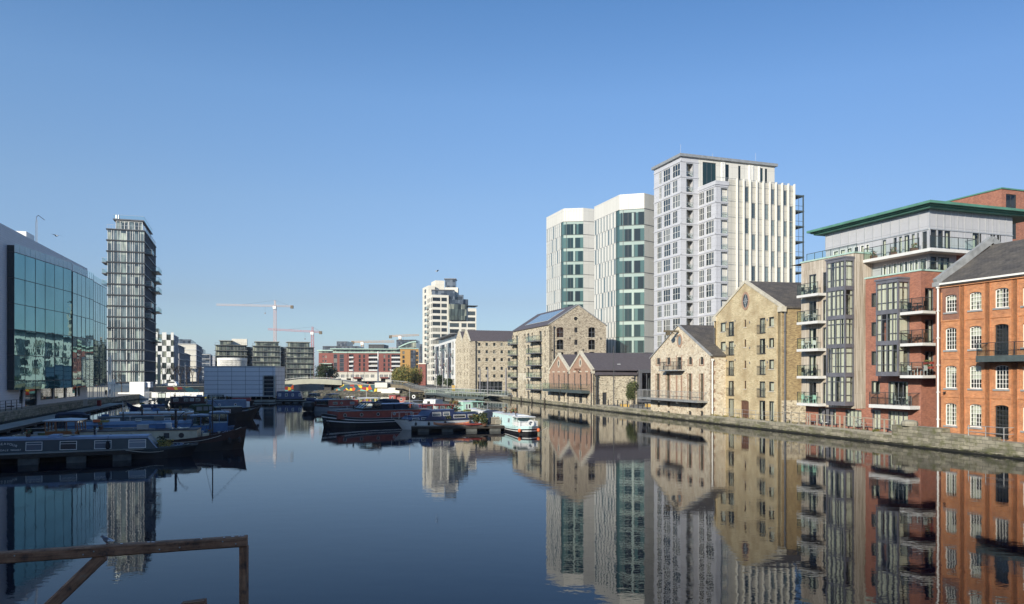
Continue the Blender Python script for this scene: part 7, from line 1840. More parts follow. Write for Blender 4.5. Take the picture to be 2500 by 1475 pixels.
a = MB(); a.box(x(1010), x(918), -1.3, 1.3, 2.502, 2.56); a.build('sun_roof', 'paint_sky', m4.o)
a = MB(); a.box(x(858), x(820), -.9, .9, 1.88, 2.02); a.build('hatch', 'roof_grey', m4.o); pipe(m4, x(861), .2, 1.9, 2.35, .09)
for d_ in (.1, .5): fender(m4, m4.L/2-d_, 1, .55-.3*(d_ > .3), 'black_metal', .2, .5)
a = MB(); a.face([(m4.L/2-.1,-.3,1.66), (m4.L/2-.1,.3,1.66), (m4.L/2-2.2,1.3,1.25), (m4.L/2-2.2,-1.3,1.25)]); a.build('white_foredeck', 'paint_white', m4.o)
# --- white cruiser with navy top
m5 = hull('white hulled cruiser with navy superstructure moored along the right jetty', (1166, 88.5), (959, 82.3), 3.2, .95, .92, 1.28, 3.6, 1.2, 'transom', bands=((0, 'paint_white'),), name='cruiser', gunm='black_metal')
x = m5.x; cabin(m5, x(1040), x(986), .95, 1.42, 1.15, .12, rf=.6, mat='paint_navy', roof='paint_navy', wins=[(x(1012), x(995)), (x(1031), x(1017))], wz=(1.05, 1.3)); 
cabin(m5, x(1096), x(1024), .95, 2.0, 1.35, .12, rf=.9, mat='paint_navy', roof='paint_navy', wins=[(x(1063), x(1042)), (x(1084), x(1068))], wz=(1.4, 1.85)); cabin(m5, x(1162), x(1094), .92, 1.62, 1.35, .1, rb=.5, mat='paint_navy', roof='paint_navy', wins=[(x(1122), x(1093)), (x(1147), x(1128))], wz=(1.12, 1.5))
for p in (1000, 1029, 1069, 1130): fender(m5, x(p), 1, .35, 'black_metal', .13, .5)
a = MB()
for p, q in zip([x(958), x(968), x(985), x(1000)], [x(968), x(985), x(1000), x(1015)]): a.tube((p,-.9 if p < m5.L/2-1 else 0,1.9), (q,-1.1,1.9), .02, 4)
for p in (965, 985, 1000): a.tube((x(p),-.9,1.2), (x(p),-.9,1.9), .02, 4); a.tube((x(p),.9,1.2), (x(p),.9,1.9), .02, 4)
a.tube((x(960),.2,1.88), (x(1012),1.1,1.9), .02, 4); a.build('bow_rail', 'light_metal', m5.o)
plant(m5.o, (x(1080), 1.2, 1.0), .5, .4, 90, ['leaf_dark', 'leaf_yellow'], 21, .12); plant(m5.o, (x(1135), 1.2, 1.0), .45, .35, 90, ['leaf_dark', 'flower'], 22, .12)
# --- others in the middle group
bb = hull('white motor cruiser under a navy canvas cover', (972, 111), (903, 113), 2.8, 1.0, 1.0, 1.3, 2.5, .8, 'transom', bands=((0, 'paint_white'),), name='cruiser'); x = bb.x; canopy(bb, x(966), x(914), 1.0, 2.45, 1.2, 'navy_cloth', vin=False, rake=1.2)
bb = hull('grey cruiser with a raked windscreen and a small rust coloured door', (1048, 110), (984, 113), 2.8, 1.0, .95, 1.2, 2.5, .8, 'transom', bands=((0, 'paint_white'), (.5, 'paint_grey')), name='cruiser'); x = bb.x; wheelhouse(bb, x(1020), x(990), .95, 1.35, 2.1, 1.1, 'paint_grey', 'roof_grey', 3, rf=.9); a = MB(); a.box(x(1017), x(1012), .9, 1.2, .95, 2.0); a.build('door', 'paint_rust', bb.o); cabin(bb, x(1044), x(1022), .95, 1.7, 1.1, .1, mat='paint_navy', roof='roof_grey')
bb = hull('red cabined boat with big square windows beside the mint houseboat', (1100, 97), (1020, 95), 3.0, .9, .85, 1.0, 2, .4, bands=((0, 'hull_black'),), name='houseboat'); x = bb.x; wheelhouse(bb, x(1096), x(1032), .8, 1.35, 2.15, 1.25, 'paint_red', 'paint_rust', 4)
plant(bb.o, (x(1100), .8, 1.2), .9, .9, 160, ['leaf_dark', 'flower'], 31, .13)
m8 = hull('mint green houseboat with white windows and shutters crowded with potted plants', (1096, 99.5), (1174, 101.5), 3.2, .9, .85, 1.1, 2, .4, bands=((0, 'paint_mint'),), name='houseboat'); x = m8.x
cabin(m8, x(1098), x(1122), .85, 1.95, 1.2, .05, mat='paint_mint', roof='concrete_pale', wins=[(x(1103), x(1107))], wz=(1.15, 1.7)); cabin(m8, x(1122), x(1144), .85, 2.45, 1.3, .05, mat='paint_mint', roof='paint_white', wins=[(x(1128), x(1133)), (x(1134.5), x(1139.5))], wz=(1.5, 2.15)); wheelhouse(m8, x(1145), x(1168), .85, 1.55, 2.4, 1.25, 'paint_mint', 'paint_mint', 2, over=.25)
plant(m8.o, (x(1106), -1.2, .95), .5, .6, 140, ['leaf_green', 'flower'], 33, .12); plant(m8.o, (x(1125), -1.5, .8), .6, .5, 140, ['leaf_yellow', 'flower'], 34, .12); plant(m8.o, (x(1112), 0, 2.0), .5, .5, 90, ['leaf_yellow', 'paint_rust'], 35, .14)
a = MB(); a.box(x(1133), x(1138), -1.75, -1.7, .9, 1.5); a.build('blue_board', 'paint_blue_pale', m8.o)
m9 = hull('white narrowboat with scroll painted side and dark blue stern cover', (1207, 88.5), (1150, 99), 2.2, .7, .6, .9, 2.2, .5, bands=((0, 'paint_navy'),), name='narrowboat'); L = m9.L
cabin(m9, -L/2+1.9, L/2-2.0, .6, 1.65, .95, .14, mat='paint_white', roof='paint_white', wins=[(L/2-3.3, L/2-2.9), (L/2-4.6, L/2-4.1), (L/2-6, L/2-5.5)], wz=(.95, 1.35)); canopy(m9, -L/2+.2, -L/2+1.9, .65, 1.8, .95, 'navy_cloth', vin=False, rake=.2)
ringbuoy(m9, (-L/2+.1, -.4, 1.25), (-1, 0, 0)); a = MB(); a.box(-L/2-.1, -L/2+.3, -.5, .5, .5, .75); a.build('blue_seat', 'paint_blue', m9.o)
m10 = hull('pale ice blue narrowboat with open white stern deck, lifebuoy and orange fenders', (1295, 75.6), (1212, 88), 2.3, .85, .6, .95, 2.2, .5, bands=((0, 'hull_black'), (.38, 'paint_white'), (.50, 'hull_black'), (.68, 'paint_ice')), name='narrowboat', gunm='paint_ice'); L = m10.L
cabin(m10, -L/2+3.3, L/2-1.7, .6, 1.72, .98, .12, mat='paint_ice', roof='paint_white', wins=[(L/2-2.8, L/2-2.4), (L/2-4.3, L/2-3.8), (-L/2+4.2, -L/2+4.9)], ports=[L/2-5.4], fr='light_metal', wz=(.98, 1.42)); pipe(m10, L/2-5.2, .3, 1.75, 2.3, .08); pipe(m10, -L/2+3.1, .6, 1.2, 2.1, .04, cap=False, name='tiller_post')
a = MB()
for sg_ in (-1, 1):
    for u in (-L/2+.5, -L/2+1.6, -L/2+3.1): a.tube((u, sg_*.92, .8), (u, sg_*.92, 1.65 if u > -L/2+1 else 1.3), .025, 5)
    a.tube((-L/2+.5, sg_*.92, 1.3), (-L/2+3.1, sg_*.92, 1.3), .025, 5)
a.tube((-L/2+.5, -.92, 1.3), (-L/2+.5, .92, 1.3), .025, 5); a.build('stern_rail', 'paint_white', m10.o)
a = MB(); a.box(-L/2+1.4, -L/2+3.3, -1.0, 1.0, 1.65, 1.72); a.build('stern_canopy', 'paint_white', m10.o); a = MB(); a.box(-L/2+.6, -L/2+.75, -.85, .85, .8, 1.25); a.box(-L/2+.8, -L/2+2.8, .75, .95, .8, 1.2); a.build('stern_panels', 'paint_white', m10.o)
ringbuoy(m10, (-L/2+.42, -.15, 1.12), (-1, 0, 0))
for yy in (-.95, .95):
    a = MB(); a.blob((-L/2+.45*(abs(yy) > .5), yy*1.05, .42), .17, .17, .2); a.build('fender', 'orange_float', m10.o)
bb = hull('white narrowboat seen end on behind the red cabined boat', (1078, 124), (1032, 126), 2.6, .8, .8, 1.0, 2.0, .4, bands=((0, 'paint_white'),), name='narrowboat'); x = bb.x; cabin(bb, x(1072), x(1038), .8, 1.9, 1.1, .1, rf=.5, mat='paint_white', roof='paint_white', wins=[(x(1060), x(1052))])
bb = hull('black speedboat with arched bimini and a round white lifebuoy', (1034, 149), (992, 150), 2.8, 1.1, 1.0, 1.3, 2.2, .8, 'transom', bands=((0, 'hull_black'),), name='cruiser'); x = bb.x; wheelhouse(bb, x(1028), x(998), 1.0, 1.3, 2.45, 1.1, 'black_cloth', 'black_cloth', 2, rf=.3); ringbuoy(bb, (x(1016), 1.15, 1.7), (0, 1, 0))
bb = hull('boat with a red slatted cabin near the ramp abutment', (998, 142), (952, 143), 2.8, .9, .8, 1.1, 2, .4, bands=((0, 'paint_white'),), name='houseboat'); x = bb.x; cabin(bb, x(972), x(956), .8, 2.1, 1.2, .05, mat='paint_red', roof='paint_red', wins=[(x(966), x(962))]); cabin(bb, x(996), x(975), .8, 1.8, 1.2, .05, mat='paint_rust', roof='paint_red', wins=[(x(988), x(983))])

# deck and roof clutter, mooring lines
def clutter(B_, xa, xb, z, w, seed, n=7):
    rg = random.Random(seed); xs_ = sorted((xa, xb)); cols_c = ['paint_blue', 'brown_door', 'paint_white', 'leaf_green', 'paint_rust', 'black_metal', 'deck_planks', 'orange_float', 'galvanised']
    for i in range(n):
        u = xs_[0]+(xs_[1]-xs_[0])*(i+rg.random())/n; y = rg.uniform(-w, w); k = rg.randrange(6)
        if k == 0: m = MB(); m.box(u-.7, u+.7, y-.3, y+.3, z, z+.05); m.build('solar_panel', 'strip_glass', B_.o)
        elif k == 1: m = MB(); m.lathe([(.12,0), (.17,.25), (.14,.25), (0,.2)], (u,y,z), 9); m.build('flower_pot', 'brown_door', B_.o); plant(B_.o, (u,y,z+.22), .2, .35, 26, ['leaf_green', 'flower'], seed+i, .09)
        elif k == 2: m = MB(); m.tube((u-1.4,y,z+.08), (u+1.4,y+.1,z+.1), .03, 5); m.tube((u-1.2,y+.1,z+.08), (u+1.5,y+.2,z+.1), .025, 5); m.build('boat_pole', 'handrail_wood', B_.o)
        elif k == 3: sx_ = rg.uniform(.2, .5); m = MB(); m.box(u-sx_, u+sx_, y-.22, y+.22, z, z+rg.uniform(.18, .42)); m.build('roof_box', rg.choice(cols_c), B_.o)
        elif k == 4: m = MB(); m.lathe([(.1,0), (.24,.03), (.26,.09), (.12,.1), (.1,0)], (u,y,z), 12); m.build('rope_coil', 'blind', B_.o)
        else: m = MB(); m.lathe([(.05,0), (.05,.35), (.12,.36), (.12,.42), (0,.46)], (u,y,z), 8); m.build('roof_vent', rg.choice(['galvanised', 'black_metal']), B_.o)
def line_(B_, x, y, z, q, mat='blind'):
    m = MB(); p = Vector((x,y,z)); q = Vector(q); pr = p
    for i in range(1, 9): t = i/8; c = p.lerp(q, t)-Vector((0,0,.35*math.sin(math.pi*t))); m.tube(pr, c, .014, 4, caps=False); pr = c
    m.build('mooring_line', mat, B_.o)
clutter(b1, -8, b1.x(300), 1.68, .4, 1, 7); clutter(b2, b2.x(215), b2.x(480), 1.75, .8, 2, 9); clutter(b3, b3.x(180), b3.x(455), 1.82, .6, 3, 10); clutter(b4, b4.x(250), b4.x(470), 1.85, .6, 4, 7)
clutter(b5, b5.x(300), b5.x(465), 1.83, .5, 5, 7); clutter(b6, b6.x(345), b6.x(460), 1.68, .6, 6, 6); clutter(b6, b6.x(590), b6.x(612), 1.0, .5, 16, 3); clutter(b7, b7.x(510), b7.x(595), 2.1, .5, 7, 5); clutter(b9, b9.x(420), b9.x(490), 2.05, .7, 9, 5)
clutter(b2, b2.x(60), b2.x(118), 1.3, .8, 12, 4); clutter(b2, b2.x(490), b2.x(560), 1.05, .9, 13, 6); clutter(b8, b8.x(395), b8.x(325), 1.3, .5, 8, 5)
clutter(m3, m3.x(865), m3.x(805), 1.98, .7, 20, 5); clutter(m4, m4.x(1030), m4.x(985), 1.92, .9, 21, 5); clutter(m4, m4.x(870), m4.x(815), 1.92, .9, 22, 4); clutter(m5, m5.x(1155), m5.x(1100), 1.74, .7, 23, 5)
clutter(m8, m8.x(1100), m8.x(1120), 2.08, .7, 24, 5); clutter(m9, -2.5, 3, 1.78, .4, 25, 5); clutter(m10, -1, 4, 1.85, .5, 26, 6)
line_(b1, b1.L/2-.6, -.2, .95, (b1.L/2-4.5, -2.0, .74)); line_(b2, b2.L/2-.4, 0, 1.75, (b2.L/2-5, -3.6, .9)); line_(m5, m5.L/2-.5, .3, 1.25, (m5.L/2-3, 2.4, .6)); line_(m10, -m10.L/2+.2, -.6, .85, (-m10.L/2+1.5, -2.3, .62))
for bb_, px_, h_ in ((m4, 925, 1.6), (m3, 895, 1.4), (m5, 1058, 1.3), (b4, 300, 1.4), (b7, 550, 1.5), (m4, 1000, 2.4)):
    m = MB(); u = bb_.x(px_); m.tube((u,0,1.9), (u,0,1.9+h_), .025, 5); m.tube((u-.2,0,1.9+h_*.8), (u+.2,0,1.9+h_*.8), .015, 4); m.build('aerial', 'light_metal', bb_.o)
# ------------------------------------------------------------------ jetties
def jetty(label, pts, w, z, nf, mat='deck_planks', th=.18, rail=False, name='jetty'):
    P = [PT(*p) for p in pts]; o = thing(name, label, 'jetty', (P[0][0], P[0][1], 0)); f = Fac(P[0], P[1], o)
    m = f.mb(); m.box(0, f.L, -w, 0, z-th, z); m.build('deck', mat, o)
    m = f.mb(); m.box(0, f.L, .001, .05, z-th-.1, z-.02); m.box(0, f.L, -w-.05, -w-.001, z-th-.1, z-.02); m.box(0, f.L, -w-.08, -w-.051, -.3, z-.03); m.build('fascia', 'jetty_board', o)  # deep dark rear board is added for the shade under the deck
    for i in range(nf):
        u = f.L*(i+.5)/nf; m = f.mb(); m.box(u-.58, u+.58, -w+.05, -.03, -.3, z-th-.11); m.build('float', 'float_grey', o)
    return o, f
jetty('long low timber finger jetty on concrete floats in front of the slate narrowboat', [(-120, 48.4), (352, 53.6)], 1.2, .74, 4)
jetty('timber finger jetty with white floats beside the white and navy cruiser', [(1004, 79.2), (1238, 80.5)], 1.3, .6, 4)
o_, f_ = jetty('short square jetty end piled with wooden crates near the ice blue narrowboat', [(1190, 83.2), (1268, 80.4)], 2.6, .62, 3)
jetty('dark pontoon walkway running right from the grey box', [(672, 161), (792, 160)], 2.2, .55, 6, 'concrete')
jetty('concrete pontoon walkway running along the left quay behind the boats', [(-40, 71.5), (305, 150)], 2.6, .42, 16, 'concrete', name='pontoon')
jetty('narrow planked jetty between the barges on the left', [(60, 76.8), (330, 80.2)], 1.0, .5, 4)
jetty('finger jetty behind the large black barge', [(830, 98.5), (1090, 103.5)], 1.2, .5, 5)
def crate(px, Y, z, sz, label, rz=0):
    o = thing('wooden_crate', label, 'crate', (*PT(px, Y), z), rz); m = MB(); s_ = sz/2
    m.box(-s_+.02, s_-.02, -s_+.02, s_-.02, 0, sz*.72)
    m.build('planks', 'deck_planks', o); m = MB()
    for a in (-s_, s_-.05):
        for b in (-s_, s_-.05): m.box(a, a+.05, b, b+.05, 0, sz*.8)
    m.box(-s_-.01, s_+.01, -s_-.01, s_+.01, sz*.72, sz*.8); m.build('frame', 'handrail_wood', o)
crate(1207, 83.4, .62, .9, 'larger wooden crate on the short jetty end', .3); crate(1216, 82.4, .62, .6, 'smaller wooden crate in front of the larger one on the short jetty', .1)
def kayak(px, Y, z, rz, col, label):
    o = thing('kayak', label, 'kayak', (*PT(px, Y), z), rz); m = MB(); n = 14
    for i in range(n):
        def ring_(t): 
            x_ = -1.9+3.8*t; w = .33*math.sin(math.pi*min(.995, max(.005, t)))**.7; return [(x_, w*math.cos(a), .17+.15*math.sin(a)+.12*(2*t-1)**4) for a in [k*math.pi/5 for k in range(10)]]
        A, Bq = ring_(i/n), ring_((i+1)/n)
        for k in range(10): m.face([A[k], Bq[k], Bq[(k+1) % 10], A[(k+1) % 10]][::-1], 0, True)
    m.build('shell', col, o); m = MB(); m.ring((0,0,.31), .28, .34, (0,0,1), 14, 0, .28, .34) if False else m.box(-.35, .35, -.18, .18, .3, .335); m.build('cockpit', 'black_metal', o); return o
plain('faded_orange', (.50,.20,.10), .6, var=.3)
kayak(1102, 79.9, .62, .22, 'faded_orange', 'faded orange kayak lying on the right timber jetty'); kayak(1158, 80.0, .62, .3, 'paint_rust', 'shorter rust red kayak at the end of the right timber jetty').scale = (.62, .8, .8)
for i, (px, Y, r, h, lb) in enumerate(((1180, 82.5, .5, 1.0, 'bushy potted shrub between the cruiser and the short jetty'), (1163, 83.5, .4, .8, 'dark potted shrub behind the end of the right timber jetty'), (1183, 80.0, .35, .5, 'low dark plant hanging over the jetty corner'))):
    o = thing('potted_shrub', lb, 'plant', (*PT(px, Y), .6)); plant(o, (0, 0, .25), r, h, 240, ['leaf_dark', 'leaf_yellow'], 50+i, .13, 'foliage'); m = MB(); m.lathe([(.2,0), (.3,.35), (.26,.35), (0,.3)], n=10); m.build('pot', 'brown_door', o)
# ================================================================== street furniture, vegetation, cranes, people, birds
def leaves(mb, c, rx, ry, rz, n, s, rng, mats=2, hollow=.3):
    for _ in range(n):
        while True:
            v = Vector((rng.uniform(-1,1), rng.uniform(-1,1), rng.uniform(-1,1)))
            if hollow < v.length < 1: break
        p = Vector((c[0]+v.x*rx, c[1]+v.y*ry, c[2]+v.z*rz)); u = Vector((rng.uniform(-1,1), rng.uniform(-1,1), rng.uniform(-1,1))).normalized()*s*rng.uniform(.6,1.3)
        w = u.cross(Vector((rng.uniform(-1,1), rng.uniform(-1,1), rng.uniform(-1,1)))).normalized()*s*.55
        mb.face([p-u, p-w, p+u, p+w], rng.randrange(mats))
def branches(mb, p, d, l, r, lev, rng, spread=.55, up=.12, tips=None):
    q = p+d*l; mb.tube(p, q, r, 5 if lev > 1 else 3, 0, r*.65, caps=False)
    if lev == 0:
        if tips is not None: tips.append(q)
        return
    for k in range(3 if lev > 1 else rng.choice((2, 3))):
        v = (d+Vector((rng.uniform(-1,1), rng.uniform(-1,1), rng.uniform(-.5,1)))*spread+Vector((0,0,up))).normalized()
        branches(mb, q if k else p+d*l*rng.uniform(.6,.95), v, l*rng.uniform(.62,.82), r*.6, lev-1, rng, spread, up, tips)
def bare_tree_mesh(seed, h):
    rng = random.Random(seed); a = MB(); t = MB(); t.tube((0,0,0), (0,0,h*.35), .13, 7, 0, .09)
    for k in range(4):
        v = Vector((rng.uniform(-.5,.5), rng.uniform(-.5,.5), 1)).normalized(); branches(a, Vector((0,0,h*.33)), v, h*.22, .07, 3, rng, .6)
    return t.mesh('trunk', 'bark'), a.mesh('crown', 'bark')
bt = [bare_tree_mesh(s_, h) for s_, h in ((1, 7), (2, 6.2), (3, 6.6))]
spots = [(342+0, 215, 'bare street tree just left of the white cabin'), (297, 196, 'bare young tree beside the white masts'), (386, 240, 'bare tree under the left edge of the chequered block'), (400, 244, 'bare tree in front of the chequered block, second from the left'),
         (414, 248, 'bare tree below the middle of the chequered block'), (428, 252, 'bare tree at the right corner of the chequered block'), (441, 256, 'bare tree left of the tall lamp on the far quay'), (456, 262, 'bare tree right of the tall lamp on the far quay'),
         (470, 270, 'bare tree in front of the lower grey terrace'), (484, 280, 'bare tree beside the top left corner of the grey box')]
for i, (px, Y, lb) in enumerate(spots):
    z = 1.25 if Y < 214 else 2.45; s_ = 1.0 if Y < 230 else 1.15
    o = thing('bare_tree', lb, 'tree', (*PT(px, Y), z), i*1.3, 'leafless trees along the left quay'); o.scale = (s_, s_, s_)
    tm, cm = bt[i % 3]; inst('trunk', tm, o); inst('crown', cm, o)
# willow
def leafy(name, label, px, Y, z0, h, rx, rz_, n, s_, mats, seed, lobes=7, droop=False, trunk=.25, cat='tree'):
    o = thing(name, label, cat, (*PT(px, Y), z0)); rng = random.Random(seed); t = MB(); t.tube((0,0,0), (0,0,h*.5), trunk, 8, 0, trunk*.6)
    for k in range(5): v = Vector((rng.uniform(-.8,.8), rng.uniform(-.8,.8), 1)).normalized(); branches(t, Vector((0,0,h*.3)), v, h*.22, trunk*.45, 2, rng, .6)
    t.build('trunk', 'bark', o); a = MB()
    for k in range(lobes):
        t_ = rng.uniform(0, 6.28); q = rx*.62*math.sqrt(rng.random()); c = (q*math.cos(t_), q*math.sin(t_), h-rz_+rng.uniform(-.5,.45)*rz_); sc = rng.uniform(.35,.6)
        leaves(a, c, rx*sc, rx*sc, rz_*sc*(1.5 if droop else 1), n//lobes, s_, rng, len(mats), .45)
    leaves(a, (0,0,h-rz_), rx, rx, rz_, n//4, s_, rng, len(mats), .3)
    if droop:
        for k in range(150):
            t_ = rng.uniform(0, 6.28); q = rx*rng.uniform(.6, 1.02); z = h-rz_*rng.uniform(.6, 1.2); l = rng.uniform(1.5, 3.2)
            for j in range(9): leaves(a, (q*math.cos(t_), q*math.sin(t_), z-l*j/9), .12, .12, .2, 1, s_*.9, rng, len(mats), 0)
    a.build('crown', mats, o); return o
leafy('willow_tree', 'broad olive and yellow willow drooping beside the ramp', 982, 262, 1.75, 7.2, 3.9, 3.3, 3400, .26, ['leaf_green', 'leaf_yellow', 'leaf_green'], 5, 9, True)
leafy('willow_tree', 'smaller yellow willow at the right of the broad willow', 1012, 268, 1.75, 6.6, 2.9, 3.0, 2000, .26, ['leaf_yellow', 'leaf_green'], 6, 7, True)
leafy('quayside_tree', 'small dense green tree in front of the low stone wall', 1543, 124.3, .8, 4.4, 1.15, 1.75, 2200, .11, ['leaf_dark', 'leaf_green'], 8, 7, trunk=.08)
for i, (px, Y, h, lb) in enumerate(((783, 330, 9.5, 'dark evergreen tree left of the red brick building'), (795, 335, 8.5, 'dark tree under the stepped green canopies'), (806, 338, 9, 'dark tree touching the corner of the long red building'), (1075, 245, 4.2, 'dark low tree in front of the white terrace'), (1095, 240, 3.2, 'small dark tree near the yellow sign by the stone mill'))):
    leafy('dark_tree', lb, px, Y, 1.75, h, h*.38, h*.42, 900, .34, ['leaf_dark'], 20+i, 5)
# posts and lamps
def post(name, label, px, Y, z0, z1, r=.07, mat='light_metal', arm=None, cat='lamp post', group=None, box=None, base=True):
    o = thing(name, label, cat, (*PT(px, Y), z0), 0, group); m = MB(); m.tube((0,0,0), (0,0,z1-z0), r, 8, 0, r*.75)
    if base: m.lathe([(r*1.8,0), (r*1.8,.25), (r*1.1,.5)], n=8)
    m.build('pole', mat, o)
    if arm:
        m = MB(); m.tube((0,0,z1-z0-.1), (arm,0,z1-z0+.25), r*.5, 6); m.build('arm', mat, o)
        m = MB(); m.box(arm-.1, arm+.45, -.12, .12, z1-z0+.2, z1-z0+.32); m.build('lamp_head', 'light_metal', o)
    elif box: m = MB(); m.lathe([(0,0), (.16,.05), (.16,.4), (.05,.5), (0,.55)], (0,0,z1-z0), 8); m.build('lantern', 'window_white', o)
    return o
post('lamp_post', 'tall slim dark lamp post in front of the long slate roof', 1498, 124, .8, ZZ(845, 124), .07, 'dark_frame', box=None)
post('lamp_post', 'short thin lamp post with a side arm beside the tall slim one', 1501, 127.5, .8, ZZ(893, 127.5), .035, 'dark_frame', arm=.5)
for px, lb in ((1172, 'slate blue steel post left of the glazed shopfront'), (1191, 'slate blue steel post in front of the glazed shopfront'), (1235.5, 'thicker slate blue steel post right of the shopfront')):
    post('steel_post', lb, px, 192 if px < 1200 else 184, .95, ZZ(899, 190), .22 if px > 1200 else .18, 'zinc', cat='post', base=False)
for px, Y, yt, yb, r, lb in ((1081, 235, 905, 958, .09, 'pale lamp post left of a pair by the white terrace'), (1092, 235, 878, 958, .09, 'tall pale lamp post right of a pair by the white terrace'), (1066, 240, 918, 950, .08, 'short pale lamp post near the brick stair tower'),
                             (451, 232, 890, 946, .13, 'tall pale lamp on the far left quay'), (695, 300, 898, 928, .1, 'lamp post above the left end of the arched bridge'), (758, 300, 898, 927, .1, 'lamp post over the crown of the bridge'), (798, 300, 914, 928, .1, 'short lamp post right of the bridge crown'),
                             (953, 260, 905, 936, .09, 'white globe lamp by the cream abutment'), (340, 205, 923, 934, .09, 'small white lamp standing above the white cabin')):
    post('lamp_post', lb, px, Y, ZZ(yb, Y), ZZ(yt, Y), r, 'light_metal', box=True)
post('mast', 'tall white yacht mast in front of the red brick building', 923, 300, 2.0, ZZ(858, 300), .28, 'window_white', cat='mast', base=False)
post('mast', 'slender dark mast left of the white yacht mast', 849, 300, 2.0, ZZ(858, 300), .09, 'dark_frame', cat='mast', base=False)
post('mast', 'thin brown mast before the red brick building', 889, 300, 2.0, ZZ(893, 300), .09, 'ochre', cat='mast', base=False)
post('mast', 'short white mast near the left end of the red building', 862, 300, 2.0, ZZ(893, 300), .12, 'window_white', cat='mast', base=False)
# tall white masts with a control box
mm = thing('mast_cluster', 'cluster of four white masts joined by a box on the left quay end', 'mast', (*PT(265.5, 160), 1.25))
for px, yt in ((265.5, 872), (271, 868), (274.3, 926), (279, 926)):
    m = MB(); P = PT(px, 160); P0 = PT(265.5, 160); m.tube((P[0]-P0[0],0,0), (P[0]-P0[0],0,ZZ(yt,160)-1.25), .11, 8); m.build('mast', 'window_white', mm)
m = MB(); m.box(-.12, 1.3, -.2, .2, ZZ(939, 160)-1.25, ZZ(933, 160)-1.25); m.build('control_box', 'cube_panel', mm)
pl = thing('lift_post', 'pale square concrete pillar right of the slim tower', 'pillar', (*PT(388.3, 216.5), 2.45)); m = MB(); m.box(-.32, .32, -.32, .32, 0, ZZ(868, 216.5)-2.45); m.build('shaft', 'concrete_pale', pl); m = MB(); m.box(-.4, .4, -.4, .4, ZZ(868, 216.5)-2.45, ZZ(868, 216.5)-2.2); m.build('cap', 'concrete', pl)
m0 = MB(); m0.tube((0,0,0), (0,0,3.0), .06, 6); m0.lathe([(.14,0), (.14,.06), (.06,.1)], n=8); bm0 = m0.mesh('shaft', 'galvanised')
names = ['nearest the white wall', 'second from the white wall', 'third from the white wall', 'fourth from the white wall', 'fifth from the white wall', 'sixth from the white wall', 'farthest from the white wall']
for i, px in enumerate((219, 225, 228.5, 238, 242.5, 247.5, 256)):
    o = thing('quay_pole', 'slim grey pole on the sunlit quay, ' + names[i], 'pole', (*PT(px, 146+i*1.8), 1.25), 0, 'slim poles standing on the left quay end'); inst('shaft', bm0, o)
m0 = MB(); m0.tube((0,0,0), (0,0,.85), .09, 8); m0.lathe([(.12,.85), (.12,.95), (0,1.0)], n=8); bol = m0.mesh('shaft', 'black_metal')
for i, px in enumerate((1463, 1485, 1508, 1520, 1532, 1547, 1558, 1569, 1580)):
    P = PT(px, 100); t = ray_t(off(q0, QR, .35), Q, px); P = off(off(q0, QR, .35), Q, t)
    o = thing('bollard', 'black quay edge bollard, number %s from the left along the low stone wall' % ['one','two','three','four','five','six','seven','eight','nine'][i], 'bollard', (P[0], P[1], .96), 0, 'black bollards along the right quay edge'); inst('shaft', bol, o)
m0 = MB(); m0.tube((0,0,0), (0,0,1.4), .13, 7); mp_ = m0.mesh('shaft', 'bark')
for i, (px, lb) in enumerate(((1247, 'wooden mooring post at the far corner of the tall stone warehouse'), (1272, 'short mooring post under the left balconies'), (1298, 'mooring post between the two balcony columns'), (1329, 'mooring post at the near corner of the tall stone warehouse'))):
    t = ray_t(off(q0, QR, -.3), Q, px); P = off(off(q0, QR, -.3), Q, t); o = thing('mooring_post', lb, 'post', (P[0], P[1], -.1), 0, 'mooring posts standing in the water by the stone warehouse'); inst('shaft', mp_, o)
# timber rail on the right quay
def tgate(t0, t1, n, label, back=.25, h=1.1):
    A = qp(t1, back); Bp = qp(t0, back); o = thing('timber_railing', label, 'railing', (A[0], A[1], .96)); f = Fac(A, Bp, o); m = f.mb()
    for i in range(n+1): u = f.L*i/n; m.box(u-.05, u+.05, -.05, .05, .96, .96+h)
    m.box(-.05, f.L+.05, -.06, .06, .96+h, 1.02+h); m.build('posts', 'handrail_wood', o)
    m = f.mb()
    for z in (.35, .62): m.box(0, f.L, -.012, .012, .96+z, .985+z)
    m.build('wires', 'galvanised', o)
T = lambda px: ray_t(q0, Q, px)
tgate(T(2045), T(1972), 4, 'timber post railing in front of the timber clad bays'); tgate(T(2180), T(2056), 5, 'timber post railing in front of the red brick base'); tgate(T(1966), T(1908), 3, 'timber handrail at the foot of the yellow warehouse side wall')
def railing(label, t0, t1, z=.96, n=9):
    A = qp(t1, .9); Bp = qp(t0, .9); o = thing('iron_railing', label, 'railing', (A[0], A[1], z)); f = Fac(A, Bp, o); m = f.mb()
    for i in range(n+1): u = f.L*i/n; m.tube((u,0,z-.16), (u,0,z+.95), .025, 6)
    for zz in (.5, .95): m.tube((0,0,z+zz), (f.L,0,z+zz), .02, 6)
    m.build('rails', 'galvanised', o)
railing('thin metal handrail along the base of the yellow warehouse', T(1900), T(1750))
def chair(px, t_, back, label, cols, rz):
    P = qp(T(px), back); o = thing('deck_chair', label, 'chair', (P[0], P[1], .96 if back < .6 else .8), rz)
    m = MB(); m.beam((-.25,-.28,.42), (.25,-.28,.42), .05, .03); m.box(-.26, .26, -.28, .2, .4, .44, 0); m.build('seat', cols[0], o)
    m = MB(); m.beam((0,.2,.44), (0,.38,1.0), .5, .04); m.build('backrest', cols[1], o)
    for a, b in ((-.24,-.26), (.24,-.26), (-.24,.22), (.24,.22)): m = MB(); m.tube((a,b,0), (a*.9,b*.9,.42), .02, 5); m.build('leg', 'light_metal', o)
